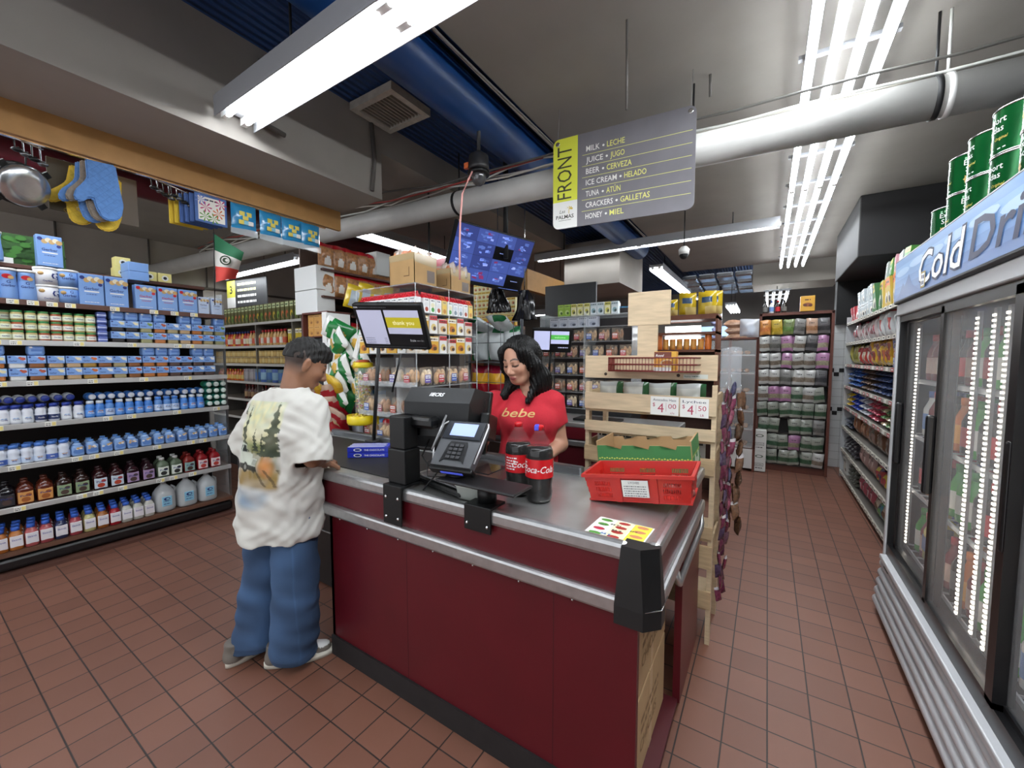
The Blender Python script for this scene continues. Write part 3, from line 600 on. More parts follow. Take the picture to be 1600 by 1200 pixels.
n = 5; b.add([(x, y, .715) for x, y in P]+[(x, y, .77) for x, y in P]+[(x, y, .94) for x, y in P2]+[(x*.985-.004, y*.99+.012, .951) for x, y in P2], [tuple(range(5))[::-1], tuple(range(15, 20))]+[(r*5+i, r*5+(i+1) % 5, (r+1)*5+(i+1) % 5, (r+1)*5+i) for r in range(3) for i in range(5)], 0)
co = b.build('corner_bumper', mat('121314', .5, noise=.15, nscale=30), g)
MB().tube([(-.362, 1.139, .772), (-.27, 1.139, .772), (-.233, 1.175, .772), (-.233, 1.26, .772)], .002, 5).build('bumper_trim', CHROME, co)
for i, x in enumerate((-1.7, -1.5, -1.3, -1.1, -.9, -.7, -.5)): MB().ell((x, 1.15, .73), (.005, .005, .005), 8).build('screw', CHROME, g)
# cardboard boxes under the open side
CARD = mat('b1936a', .75, noise=.06, nscale=8)
def carton(w, d, h, word, seed):
    b = MB(); b.rbox(-w/2, w/2, -d/2, d/2, 0, h, .004); rnd = random.Random(seed); M = Matrix.Rotation(R90, 4, 'Z'); e = MB()
    for z in (.62, .5): e.scribble(-d*.3, d*.25, h*z, h*.06, -w/2-.0008, 1, rnd)
    e.text(word, -d*.32, h*.28, h*.14, -w/2-.001, 1, w=d*.5); b.add([tuple(M @ Vector(p)) for p in e.v], e.f, e.m)
    b.box(-w/2-.0006, w/2+.0006, -.02, .02, h*.0, h+.0006, 2)
    return b
for k, z in enumerate((.075, .38)):
    tag(carton(.42, .46, .295, 'CHICLES', k).build('cardboard_box', [mat('bda078', .75, noise=.06, nscale=8), mat('8d7250', .7), mat('c9ae86', .5)], loc=(-.53, 1.46, z)), 'brown cardboard box under the checkout counter, %s of two' % ('lower', 'upper')[k], 'box', 'cartons under the counter')
# black cabinet beyond the overhang
c = empty('under_counter_fridge', (-2.3, 1.62, 0), 0, 'low black cabinet with slotted front under the belt end of the counter', 'cabinet')
MB().rbox(-.26, .26, -.12, .13, .02, .5, .006).build('cabinet_body', mat('151516', .4), c); b = MB(); b.box(-.25, .25, -.126, -.12, .38, .385)
for i in range(4): b.box(.12+i*.025, .13+i*.025, -.127, -.12, .42, .455, 0)
b.build('slot_trim', mat('8b8b8b', .4), c)
for x in (-.22, .22):
    for y in (-.09, .1): MB().cyl((x, y, 0), (x, y, .03), .018).build('foot', BLK, c)
# ---------------------------------------------------------------- register screen on its post
t = empty('register_terminal', (-1.31, 1.2, .955), 0, 'black register terminal seen from behind on a clamped post', 'cash register')
b = MB(); b.rbox(-.055, .055, -.07, .04, -.0, .012, .003); b.rbox(-.055, .055, -.072, -.064, -.155, .012, .003); b.build('clamp_bracket', BLK, t)
for x in (-.036, .036):
    for z in (-.04, -.125): MB().ell((x, -.073, z), (.007, .004, .007), 10).build('bolt', CHROME, t)
MB().rbox(-.052, .052, -.045, .045, .012, .16, .006).build('post_sleeve', BLK, t); MB().rbox(-.045, .045, -.04, .04, .16, .3, .006).build('post', BLK, t)
b = MB(); b.rbox(-.05, .16, -.0, .06, .25, .3, .015); b.build('arm', BLKG, t)
hd = empty('terminal_head', (.085, .17, .285), 0, rot=(math.radians(-18), 0, math.radians(14))); hd.parent = t; hd.scale = (.88, 1, .95)
b = MB(); b.add([(-.18, -.06, .12), (.18, -.06, .12), (.18, -.1, .04), (-.18, -.1, .04), (-.2, .07, .13), (.2, .07, .13), (.17, -.07, -.11), (-.17, -.07, -.11), (.2, .07, -.15), (-.2, .07, -.15)],
    [(0, 3, 2, 1), (0, 1, 5, 4), (3, 7, 6, 2), (7, 9, 8, 6), (9, 4, 5, 8), (1, 2, 6, 8, 5), (0, 4, 9, 7, 3)], 0)
b.build('terminal_back', mat('101113', .45, spec=.4), hd)
MB().rbox(-.21, .21, .07, .1, -.165, .14, .008).build('screen_panel', BLKG, hd)
lg = MB(); M = Matrix.Translation((0, -.0812, .083)) @ Matrix.Rotation(math.radians(-26.5), 4, 'X'); lg.text('ECRS', -.004, -.012, .02, -.0006, 0, center=True, bold=.05, shear=.3, M=M)
for i in range(3): lg.add([(-.052+i*.008, -.0008, -.012), (-.047+i*.008, -.0008, -.012), (-.041+i*.008, -.0008, .008), (-.046+i*.008, -.0008, .008)], [(0, 1, 2, 3)], 0, False, M)
lg.build('logo', mat('d9dadc', .4), hd)
for i in range(9): MB().box(.171+.003*i, .176+.003*i, -.06+.012*i, -.05+.012*i, -.09, .09).build('cooling_rib', BLK, hd)
MB().rbox(.2, .25, -.02, .1, -.1, .02, .01).build('card_reader', BLKG, hd)
for k, pts in enumerate(([(-.05, -.02, -.1), (-.06, -.06, -.2), (.0, -.05, -.26), (.06, 0, -.22), (.08, .03, -.1)], [(.05, -.03, -.1), (.1, -.08, -.2), (.02, -.1, -.32), (-.04, -.05, -.36)])): MB().tube(pts, .004).build('cable', BLK, hd)
# black key pad / plate beside the post
b = MB(); b.rbox(-.17, .17, -.07, .07, 0, .03, .012); o = tag(b.build('keyboard', BLKG, loc=(-1.14, 1.29, .951), rz=-.2), 'low black keyboard lying between register post and card stand', 'keyboard')
MB().rbox(-.155, .155, -.055, .06, .028, .036, .004).build('cover_sheet', mat('7f8082', .2, .3), o)
# ---------------------------------------------------------------- card terminal on its stand
c = empty('card_payment_stand', (-.87, 1.2, .955), 0, 'black card payment terminal with blue screen on a two-step stand', 'card terminal')
b = MB(); b.rbox(-.06, .06, -.06, .035, 0, .01, .003); b.rbox(-.06, .06, -.064, -.055, -.085, .01, .003); b.build('clamp_bracket', BLK, c)
for x in (-.045, .045): MB().ell((x, -.065, -.06), (.006, .004, .006), 10).build('bolt', CHROME, c)
MB().cyl((0, 0, .01), (0, 0, .07), .036, n=20).build('lower_post', BLK, c)
b = MB(); b.rbox(-.2, .16, -.065, .065, .068, .08, .006); b.build('shelf_plate', mat('1b1a1c', .45), c)
MB().lathe([(.045, .08), (.045, .088), (.028, .092), (.028, .18)], 20, 0, Matrix.Translation((-.15, .02, 0))).build('upper_post', BLK, c)
th = empty('terminal_head', (-.145, .03, .2), 0, rot=(math.radians(46), 0, math.radians(8))); th.parent = c; th.scale = (.88, .82, .88)
b = MB(); b.prism([(-.1, -.13), (.1, -.13), (.105, 0), (.1, .12), (-.1, .12), (-.105, 0)], -.02, .022); b.build('terminal_body', mat('5a5c5f', .35, .3), th)
b = MB(); b.rbox(-.1, .1, .012, .118, .02, .03, .006); b.build('screen_bezel', mat('20242b', .25), th)
MB().box(-.062, .066, .03, .1, .03, .0315).build('screen', mat('8fa0e0', .3, emit=.28), th)
b = MB(); b.prism([(-.045, -.1), (.045, -.1), (.06, -.115), (.05, -.02), (.042, .0), (-.042, .0), (-.05, -.02), (-.06, -.115)], .02, .026); b.build('keypad_well', mat('121315', .35), th)
for r in range(4):
    for k in range(3): MB().rbox(-.036+.025*k, -.016+.025*k, -.094+.021*r, -.079+.021*r, .026, .031, .002).build('key', mat('3a3b3e', .4), th)
b = MB(); b.rbox(-.11, .11, -.15, -.125, -.03, .012, .008); b.build('front_lip', BLK, th); MB().box(-.05, .06, -.153, -.148, -.012, .0).build('card_slot', mat('4c5bd0', .4, emit=.15), th)
MB().cyl((-.118, -.06, .03), (-.112, .13, .05), .005).build('stylus', mat('8f9092', .35, .5), th)
for s in (-1, 1): MB().tube([(s*.105, -.1, .01), (s*.118, -.04, .03), (s*.118, .09, .03), (s*.106, .115, .02)], .004, 6).build('side_guard', mat('c9cacc', .3), th)
MB().tube([(-.1, -.06, -.02), (-.16, -.1, -.03), (-.14, -.16, -.05), (-.05, -.15, -.05), (0, -.08, -.03)], .003).build('cable', BLK, th)
# plastic tub under the plate
tb = empty('plastic_tub', (-.965, 1.235, .951), .15, 'small translucent white tub under the card stand plate', 'tub')
b = MB(); b.lathe([(.038, 0), (.045, .055), (.048, .058), (.045, .058), (.036, .004)], 24, 0, sup=4.5, sx=1.4); b.build('tub_body', mat('c9d0c9', .3, alpha=.8), tb)
MB().lathe([(.047, .05), (.049, .055), (.047, .06)], 24, 0, sup=4.5, sx=1.4).build('rim', mat('d4dcd4', .3), tb)
rnd = random.Random(2); b = MB()
for k in range(14): b.ell((rnd.uniform(-.04, .04), rnd.uniform(-.025, .025), rnd.uniform(.02, .05)), (.012, .008, .006), 8, k % 2)
tag(b.build('candy_bits', [mat('7a8a5a', .5), mat('8a6a45', .5)], loc=(-.965, 1.235, .951)), 'small wrapped scraps inside the white tub', 'candy', kind='stuff')
# customer monitor
mo = empty('customer_monitor', (-1.807, 1.581, 1.675)); tag(mo, 'black customer monitor showing thank you, tilted on a thin pole', 'monitor')
mo.rotation_euler = Matrix(((.945, -.266, .191), (.326, .824, -.463), (-.034, .5, .866))).to_euler()
MB().rbox(-.21, .21, -.008, .03, -.14, .14, .008).build('monitor_case', BLK, mo)
b = MB(); y = -.0086; b.rect(-.19, -.035, -.108, .105, y, 0); b.rect(-.022, .185, -.04, .105, y, 0); b.rect(-.022, .185, -.001, .062, y-.0004, 1)
b.text('thank you', .082, .018, .026, y-.0008, 2, w=.13, center=True, bold=0); rnd = random.Random(5)
for k in range(4): b.scribble(-.18, -.12, -.07-.011*k, .003, y-.0004, 4, rnd); b.scribble(-.06, -.042, -.07-.011*k, .003, y-.0004, 4, rnd)
b.text('Scale ---- lbs', .1, -.086, .014, y, 3, w=.085); b.scribble(-.19, .19, -.126, .004, y, 5, rnd, .2); b.scribble(-.17, 0, .118, .005, y, 5, rnd, .2); b.text('ECRS', -.2, .117, .008, y, 3, w=.024)
b.rect(-.022, .185, -.108, -.042, y, 6)
b.build('screen', [mat('a9aac0', .4, emit=0.231), mat('a79b24', .4, emit=0.252), mat('d5d2a8', .4, emit=0.336), mat('cfd0d4', .4, emit=0.252), mat('55566a', .5), mat('5a5b62', .5), mat('161216', .3)], mo)
MB().cyl((-.02, .03, -.02), (-.06, .07, -.15), .012).build('mount_arm', BLK, mo)
tag(MB().cyl((-2.16, 1.72, .95), (-2.02, 1.665, 1.6), .012).rbox(-2.2, -2.12, 1.68, 1.74, .951, .965, .003).build('monitor_pole', mat('2a2a2c', .4)), 'thin dark pole holding the customer monitor over the belt', 'pole')
tag(MB().cyl((-1.86, 1.62, 1.3), (-1.78, 1.62, 1.52), .006, n=6).build('brace_rod', BLK), 'thin black rod slanting below the customer monitor', 'rod')
# blue candy bars box on the belt
ch = empty('chocolate_bars', (-1.88, 1.475, .949), math.radians(36), 'two stacked blue chocolate bar boxes lying on the black belt', 'candy')
for k in range(2):
    b = MB(); b.rbox(-.11, .11, -.055, .055, .03*k, .03*k+.029, .002); b.rect(-.11, .11, .03*k+.002, .027+.03*k, -.0555, 0); b.text('THE CHOCOLATE', -.02, .03*k+.009, .009, -.0562, 1, w=.11, bold=.03); b.disc(-.055, .03*k+.014, .022, .009, -.0562, 1); b.disc(-.055, .03*k+.014, .016, .006, -.0566, 2)
    if k: b.add([(-.11, -.05+.012*i, .0596) for i in range(9)]+[(-.11+.2, -.05+.012*i, .0596) for i in range(9)], [(i, 9+i, 10+i, 1+i) for i in range(0, 8, 3)], 1)
    b.build('candy_box', [mat('2434b4', .3), WHITE, NAVY], ch)
# ---------------------------------------------------------------- cola bottles
COLA = mat('0c0403', .08, spec=.35); PET = mat('b8bcbc', .05, alpha=.05, spec=.5); CRED = mat('c4161f', .3)
def cola():
    o = empty('cola_bottle')
    pr = [(.034, .006), (.045, 0), (.05, .015), (.0525, .04), (.05, .062), (.0525, .085), (.0535, .1), (.0535, .172), (.0545, .18), (.053, .2), (.044, .228), (.03, .252), (.018, .272), (.0145, .284), (.0145, .29)]
    b = MB(); b.lathe(pr, 32); b.build('bottle_body', PET, o)
    li = MB(); li.lathe([(max(.01, r-.0015), z+.001) for r, z in pr if z < .215]+[(.046, .214), (0.001, .214)], 32); li.build('cola', COLA, o)
    lb = MB(); lb.lathe([(.0546, .1, 0), (.0546, .172, 0)], 40, 0, capb=False, capt=False)
    for a in (.0, 3.0): lb.text('Coca-Cola', 0, .122, .026, 0, 1, w=.135, cyl_r=.0551, shear=.35, bold=.012, center=True, ang0=a)
    rnd = random.Random(3)
    for a0 in (-.15, 2.9):
        for k in range(5):
            x = 0
            while x < .04:
                w = rnd.uniform(.004, .012); A = [a0+x/.0551, a0+(x+w)/.0551]; z = .112+.011*k
                lb.add([(.0551*math.cos(A[0]), .0551*math.sin(A[0]), z), (.0551*math.cos(A[1]), .0551*math.sin(A[1]), z), (.0551*math.cos(A[1]), .0551*math.sin(A[1]), z+.005), (.0551*math.cos(A[0]), .0551*math.sin(A[0]), z+.005)], [(0, 1, 2, 3)], 1); x += w+.003
    lb.build('label_band', [CRED, WHITE], o)
    c = MB(); c.lathe([(.0165, .277), (.0165, .293), (.014, .296)], 20); c.build('cap', CRED, o)
    MB().lathe([(.0185, .27), (.0185, .275)], 20).build('neck_ring', PET, o)
    return o
cp = Proto(cola)
a = cp.put((-.845, 1.385, .9445), math.radians(75), 'cola bottle with red cap standing nearer the card stand', 'soda bottle', 'cola bottles')
z = cp.put((-.735, 1.36, .9445), math.radians(22), 'cola bottle with half blue cap tag standing beside its twin', 'soda bottle', 'cola bottles')
MB().rbox(-.019, .0, -.018, .018, .276, .297, .004).build('cap_tag', mat('4a4fd0', .4), z)
# ---------------------------------------------------------------- red crate, green carton, flyer
k = empty('plastic_crate', (-.388, 1.57, .97), 0, 'red plastic crate holding a few lychees on the counter corner', 'crate', rot=(0, -.12, .05))
CRATE = mat('b5221a', .38)
def crate_side(w, wt, h, t, slots):
    """slatted wall in the XZ plane, w at the foot, wt at the rim"""
    b = MB(); n = slots; xs = []
    for gidx in range(3):
        for s in range(2):
            for q in range(5): xs.append((gidx+.5)/3+(s-.5)*.15/1.2*.8*2/3*1.2+(q-2)*.017)
    for r, (z0, z1, sl) in enumerate(((0, .14, 0), (.14, .3, 1), (.3, .36, 0), (.36, .52, 1), (.52, .58, 0), (.58, .74, 1), (.74, .85, 0), (.85, 1, 0))):
        W0, W1 = w+(wt-w)*z0, w+(wt-w)*z1
        if not sl:
            b.add([(-W0/2, 0, z0*h), (W0/2, 0, z0*h), (W1/2, 0, z1*h), (-W1/2, 0, z1*h)], [(0, 1, 2, 3)])
            b.add([(-W0/2, t, z0*h), (W0/2, t, z0*h), (W1/2, t, z1*h), (-W1/2, t, z1*h)], [(3, 2, 1, 0)])
        else:
            e = sorted(xs); cut = [0]+[v for x in e for v in (x-.005, x+.005)]+[1]
            for i in range(0, len(cut), 2):
                x0, x1 = cut[i], cut[i+1]
                if x1 > x0: b.box((x0-.5)*W0, (x1-.5)*W0, 0, t, z0*h, z1*h)
    return b
H = .105
for (yy, rz, w, wt) in ((-.098, 0, .355, .39), (.098, PI, .355, .39)):
    s = crate_side(w, wt, H, .004, 30).build('crate_wall', CRATE, k, (0, yy, 0)); s.rotation_euler = (math.radians(8), 0, rz)
for (xx, rz) in ((.1775, R90), (-.1775, -R90)):
    s = crate_side(.196, .225, H, .004, 12).build('crate_wall', CRATE, k, (xx, 0, 0)); s.rotation_euler = (math.radians(8), 0, rz)
MB().box(-.185, .185, -.1, .1, 0, .006).build('crate_floor', CRATE, k)
b = MB(); zt = H*.97
for (p, q) in (((-.202, -.121), (.202, -.109)), ((-.202, .109), (.202, .121)), ((-.202, -.109), (-.19, .109)), ((.19, -.109), (.202, .109))): b.box(p[0], q[0], p[1], q[1], zt-.008, zt+.004)
b.build('crate_rim', CRATE, k)
for x in (-.065, .065): MB().add([(x-.01, -.104, 0), (x+.01, -.104, 0), (x+.012, -.119, H*.94), (x-.012, -.119, H*.94), (x-.01, -.094, 0), (x+.01, -.094, 0), (x+.012, -.109, H*.94), (x-.012, -.109, H*.94)], [(0, 1, 2, 3), (0, 3, 7, 4), (1, 5, 6, 2)]).build('crate_rib', CRATE, k)
b = MB(); M = Matrix.Translation((-.005, -.108, .052)) @ Matrix.Rotation(math.radians(8), 4, 'X'); b.rbox(-.045, .05, -.0045, -.003, -.03, .035, .001, 0, M); e = MB(); rnd = random.Random(8); e.text('LYCHEE', 0, .022, .008, -.0052, 1, center=True)
for i in range(5): e.scribble(-.038, .042, .01-.009*i, .0035, -.0052, 1, rnd)
b.add([tuple(M @ Vector(p)) for p in e.v], e.f, 1); b.build('paper_label', [mat('dcdcd8', .5), mat('6d6d70', .6)], k)
def lychee():
    b = MB(); rnd = random.Random(4); b.ell((0, 0, .015), (.0165, .0165, .0165), 16); b.v = [tuple(Vector(p)+Vector((rnd.uniform(-1, 1), rnd.uniform(-1, 1), rnd.uniform(-1, 1)))*.0009) for p in b.v]
    o = b.build('lychee', mat('8a4a44', .7, noise=.3, nscale=80, bump=.4)); MB().cyl((0, 0, .03), (.003, 0, .038), .0015, n=6).build('stem', mat('6a4a30', .7), o); return o
lp = Proto(lychee); R3 = Matrix.Rotation(.05, 3, 'Z') @ Matrix.Rotation(-.12, 3, 'Y')
for i, (x, y, z) in enumerate(((.08, .05, .006), (.115, .045, .006), (.15, .05, .006), (.1, .02, .006), (.14, .015, .006), (.02, .0, .006), (.1, .035, .032), (.132, .036, .032), (.16, .02, .03), (.06, .02, .006), (.17, -.02, .006), (-.02, .04, .006))):
    p = R3 @ Vector((x, y, z)); lp.put((k.location.x+p.x, k.location.y+p.y, k.location.z+p.z), i, 'brownish pink lychee lying inside the red crate', 'lychee', 'lychees in the red crate')
gb = empty('produce_carton', (-.47, 2.0, .972), 0, 'open green cardboard produce carton behind the red crate', 'carton', rot=(0, -.1, .03))
GCARD = mat('3f7d45', .6); KRAFT = mat('a98a62', .75)
def cwall(w, h, seed, notch=True):
    b = MB(); pts = [(-w/2, 0), (w/2, 0), (w/2, h)]
    if notch:
        for c in (.28, -.0, -.3): pts += [(w*(c+.09), h), (w*(c+.075), h*.86), (w*(c-.075), h*.86), (w*(c-.09), h)]
    pts.append((-w/2, h)); n = len(pts)
    for y, mi in ((-.004, 0), (.004, 1)):
        bm = bmesh.new(); f = bm.faces.new([bm.verts.new((x, y, z)) for x, z in pts]); bmesh.ops.triangulate(bm, faces=[f]); b.bm(bm, mi)
    b.add([(x, y, z) for x, z in pts for y in (-.004, .004)], [(2*i, 2*i+1, 2*((i+1) % n)+1, 2*((i+1) % n)) for i in range(n)], 1)
    for k in range(int(w/.012)): b.disc(-w/2+.01+.012*k, h*.5+.003*(k % 2), .005, .0035, -.0046, 2, 6)
    return b
for (x, y, rz, w) in ((0, -.13, 0, .42), (0, .13, PI, .42)): cwall(w, .125, 1).build('carton_wall', [GCARD, KRAFT, mat('c8d060', .6), mat('d9e0d0', .6)], gb, (x, y, 0), rz)
for (x, rz) in ((.21, R90), (-.21, -R90)):
    b = cwall(.26, .145, 2, False)
    for j in range(4): b.rect(-.1+.05*j, -.07+.05*j, .02, .05+.02*(j % 2), -.005, 3)
    b.build('carton_wall', [GCARD, KRAFT, mat('c8d060', .6), mat('d9e0d0', .6)], gb, (x, 0, 0), rz)
MB().box(-.21, .21, -.13, .13, 0, .006).build('carton_floor', KRAFT, gb)
b = MB(); b.disc(0, .03, .018, .014, -.137, 0, 8); b.build('carton_emblem', mat('d9b92e', .6), gb)
b = MB(); b.box(-.092, .092, -.08, .08, 0, .0012); e = []; rnd = random.Random(6)
def px(x0, x1, y0, y1, mi, z=.0016): b.add([(x0, y0, z), (x1, y0, z), (x1, y1, z), (x0, y1, z)], [(0, 1, 2, 3)], mi)
px(-.088, -.03, -.076, .076, 1); px(-.028, .03, -.076, .076, 2); px(.032, .088, -.076, .076, 3)
for j in range(4):
    for i in range(3):
        cx, cy = -.06+.06*i, -.055+.038*j; mi = (4, 5, 6)[i] if i else (4, 7, 4, 4)[j]
        b.add([(cx+.02*math.cos(t*PI/5)+rnd.uniform(-.002, .002), cy+.011*math.sin(t*PI/5), .002) for t in range(10)], [tuple(range(10))], mi)
for (t, x, y, h, mi) in (('10.99', -.005, .04, .012, 8), ('6.99', .01, -.0, .013, 8), ('3.99', -.01, -.04, .014, 9), ('1.99', -.05, .02, .009, 8), ('2.49', .055, .02, .01, 8)):
    v, f, w = text_geo(t, .03); b.add([(x-p[0]*h, y-p[1]*h, .0024) for p in v], f, mi)
tag(b.build('sale_flyer', [WHITE, mat('e9ebdf', .5), mat('eee6c0', .5), mat('f0d84a', .5), mat('4f8f3c', .5), mat('a8322c', .5), mat('c9825c', .5), mat('b8334a', .5), mat('26262a', .5), mat('2f6fb0', .5)], loc=(-.385, 1.25, .9445), rz=-.03), 'colourful grocery sale flyer lying upside down near the counter corner', 'flyer')
# ---------------------------------------------------------------- plywood display rack
WOOD = mat('c9b494', .6, noise=.14, nscale=7, stretch=(1.2, 1.2, 9)); WOODD = mat('bba27e', .6, noise=.16, nscale=7, stretch=(1.2, 1.2, 9))
w = empty('plywood_rack', (-.56, 2.25, 0), 0, 'pale plywood display rack with slatted front behind the counter', 'display rack')
for x in (-.345, .33):
    for y in (0, .3): MB().box(x-.0, x+.022, y, y+.045, 0, 1.3 if y else 1.36).build('rack_post', WOOD, w)
Xa, Xb = -.345, .352
for (z0, z1, nm) in ((1.385, 1.513, 'name_board'), (1.205, 1.3, 'slat_board'), (1.075, 1.135, 'slat_board'), (.9, .985, 'slat_board'), (.57, .63, 'slat_board'), (.41, .53, 'slat_board'), (.2, .29, 'slat_board')):
    MB().box(Xa, Xb, -.014, 0, z0, z1).build(nm, WOOD if z0 > 1 else WOODD, w)
for z in (1.19, 1.06, .885, .55, .185): MB().box(Xa+.02, Xb-.02, .0, .32, z, z+.012).build('rack_shelf', WOODD, w)
for z in (1.25, .95, .5): MB().box(Xa, Xa+.012, .045, .3, z, z+.06).build('side_slat', WOODD, w); MB().box(Xb-.012, Xb, .045, .3, z, z+.06).build('side_slat', WOODD, w)
b = MB(); b.box(-.045, .06, -.01, .004, 1.5, 1.69); b.build('header_stem', WOOD, w); b = MB(); b.rbox(-.1, .122, -.012, .004, 1.675, 1.855, .003); b.build('header_board', WOOD, w)
for x in (-.22, .17): MB().ell((x, -.015, 1.408), (.009, .003, .009), 10).build('bolt_hole', mat('3a2c20', .6), w)
b = MB(); b.rect(.195, .31, 1.393, 1.415, -.0148, 0); b.text('Realnice', .2, 1.4, .008, -.0152, 1, w=.03); b.scribble(.235, .27, 1.402, .004, -.0152, 1, random.Random(1)); b.build('maker_sticker', [mat('c6cbc2', .5), mat('3a6a5a', .5)], w)
bk = empty('wire_basket', (-.51, 2.233, 1.43), 0, 'dark red wire basket hooked on the plywood rack top board', 'basket')
RW = mat('6a1a18', .4); b = MB()
for z in (0, .035, .07): b.tube([(-.215, 0, z), (-.22, -.1, z), (.215, -.1, z), (.225, 0, z), (-.215, 0, z)], .0035, 5)
b.build('basket_rails', RW, bk)
for i in range(26): MB().cyl((-.205+.0165*i, -.1, 0), (-.205+.0165*i, -.1, .07), .0017, n=4).build('basket_wire', RW, bk)
MB().box(-.22, .22, -.1, 0, -.003, 0).build('basket_floor', RW, bk)
b = MB(); b.box(-.222, -.218, -.1, 0, 0, .07); b.build('basket_end', RW, bk)
b = MB(); b.rbox(-.055, .055, -.02, .02, 0, .1, .003); y = -.0206; b.rect(-.054, .054, .066, .098, y, 1); b.text('Royal', -.046, .074, .012, y-.0005, 2, w=.04, shear=.2); b.disc(.012, .04, .036, .02, y, 3); b.disc(.012, .042, .026, .013, y-.0006, 4); b.rect(.03, .054, .0, .098, y-.0003, 5); b.rect(-.054, .03, .0, .02, y-.0003, 2)
tag(b.build('pudding_box', [mat('d99a3a', .45), mat('6a3020', .45), WHITE, mat('d5c39a', .4), mat('a8642a', .4), mat('c99a34', .45)], loc=(-.44, 2.17, 1.432)), 'brown and yellow dessert mix box leaning in the red wire basket', 'box')
def card(l1, dol, c1, c2, tail, w_):
    b = MB(); b.box(-w_/2, w_/2, -.001, .001, 0, .098); y = -.0016; b.text(l1, 0, .074, .014, y, 1, w=w_*.82, center=True, bold=0)
    b.text('$', -w_*.42, .045, .02, y, 2, bold=0); b.text(c1, -w_*.24, .014, .05, y, 2, bold=0, w=w_*.22); b.text(c2, w_*.14, .036, .026, y, 2, bold=0, w=w_*.28); b.text(tail, w_*.22, .008, .012, y, 2, bold=0); b.box(w_*.06, w_*.07, y, y+.0003, .02, .066, 2)
    return b.build('price_card', [mat('e4e4e0', .5), mat('25314a', .6), mat('b0405a', .6)])
o = card('Avocados Hass', 0, '4', '00', 'c/u', .142); o.location = (-.455, 2.231, 1.196); tag(o, 'handwritten white price card for avocados on the plywood rack', 'price card')
o = card('Lychee', 0, '4', '50', 'LB', .135); o.location = (-.309, 2.231, 1.194); tag(o, 'handwritten white price card for lychee on the plywood rack', 'price card')
# ================================================================ SOFT BAGS AND SMALL GOODS USED AT THE BACK
def pillow(w, h, t, cf, mats, seed=0, nx=10, nz=12, crimp=True, name='bag'):
    """a filled bag standing on z=0, front to -Y; cf(u, v, front) gives the colour index"""
    rnd = random.Random(seed); ph = [rnd.uniform(0, 6) for _ in range(6)]
    b = MB(); V = []; F = []; mm = []
    for side in (-1, 1):
        for j in range(nz+1):
            for i in range(nx+1):
                u, v = i/nx, j/nz; k = (max(0, 1-abs(2*u-1)**2.4))**.5*(max(0, 1-abs(2*v-1)**2.2))**.6
                wob = .12*math.sin(7*u+5*v+ph[0])+.1*math.sin(11*v-4*u+ph[1])+.08*math.sin(17*u+ph[2])*math.sin(13*v+ph[3])
                x = (u-.5)*w*(1-.06*k); z = v*h+.01*h*math.sin(5*u+ph[4])*(1 if 0 < j < nz else 2)
                V.append((x, side*(t/2*k*(1+wob))+.02*t*math.sin(9*u+ph[5])*(1-k), z))
    o = (nx+1)*(nz+1)
    for s in range(2):
        for j in range(nz):
            for i in range(nx):
                q = [j*(nx+1)+i, j*(nx+1)+i+1, (j+1)*(nx+1)+i+1, (j+1)*(nx+1)+i]; q = [a+o*s for a in q]
                F.append(tuple(q) if s == 0 else tuple(q[::-1])); mm.append(cf((i+.5)/nx, (j+.5)/nz, s == 0))
    z0 = min(p[2] for p in V)-.001; b.add([(x, y, z-z0) for x, y, z in V], F, mm, True)
    return b.build(name, mats)
def stripes(*cuts):
    def f(u, v, fr):
        for c, i in cuts:
            if v < c: return i
        return cuts[-1][1]
    return f
def P_box(name, w, h, d, cols, word=None, seed=0, rows=None):
    """little carton: cols = base, band, blob, ink"""
    def mk():
        rnd = random.Random(seed); b = MB(); b.box(-w/2, w/2, -d/2, d/2, 0, h); y = -d/2-.0008
        b.rect(-w/2, w/2, h*.72, h*.96, y, 1); b.disc(0, h*.34, w*.34, h*.2, y, 2, 9); b.disc(w*.12, h*.28, w*.2, h*.12, y-.0004, 3, 8)
        if word: b.text(word, 0, h*.77, h*.13, y-.0006, 3, w=w*.8, center=True)
        else: b.scribble(-w*.38, w*.38, h*.8, h*.07, y-.0006, 3, rnd)
        return b.build(name, [mat(c, .45) for c in cols])
    return Proto(mk)
def P_carton(cols, w=.05, h=.13, seed=0):
    def mk():
        b = MB(); b.box(-w/2, w/2, -w/2, w/2, 0, h*.72); b.add([(-w/2, -w/2, h*.72), (w/2, -w/2, h*.72), (w/2, w/2, h*.72), (-w/2, w/2, h*.72), (-w/2, 0, h*.94), (w/2, 0, h*.94)], [(0, 1, 5, 4), (2, 3, 4, 5), (1, 2, 5), (3, 0, 4)], 1)
        b.box(-w/2, w/2, -.002, .002, h*.93, h, 1); y = -w/2-.0008; b.disc(0, h*.4, w*.38, h*.12, y, 2, 10); b.disc(0, h*.18, w*.3, h*.12, y, 3, 9); b.scribble(-w*.3, w*.3, h*.6, h*.05, y, 4, random.Random(seed))
        o = b.build('juice_carton', [mat(c, .4) for c in cols]); MB().lathe([(.009, h*.8), (.009, h*.9)], 10, 0, Matrix.Translation((0, -.012, 0))).build('cap', mat(cols[1], .4), o); return o
    return Proto(mk)
def P_can(name, r, h, c, lab, seed=0, lid='c9cacb', sup=2.):
    def mk():
        b = MB(); b.lathe([(r*.96, 0, 2), (r, .004, 0), (r, h-.004, 0), (r*.96, h, 2)], 14, sup=sup); b.lathe([(r+.0006, h*.2), (r+.0006, h*.75)], 14, 1, capb=False, capt=False, sup=sup); b.lathe([(r*.9, h-.001), (.001, h-.001)], 14, 2, capb=False, capt=False)
        return b.build(name, [mat(c, .35), mat(lab, .4), mat(lid, .3, .5)])
    return Proto(mk)
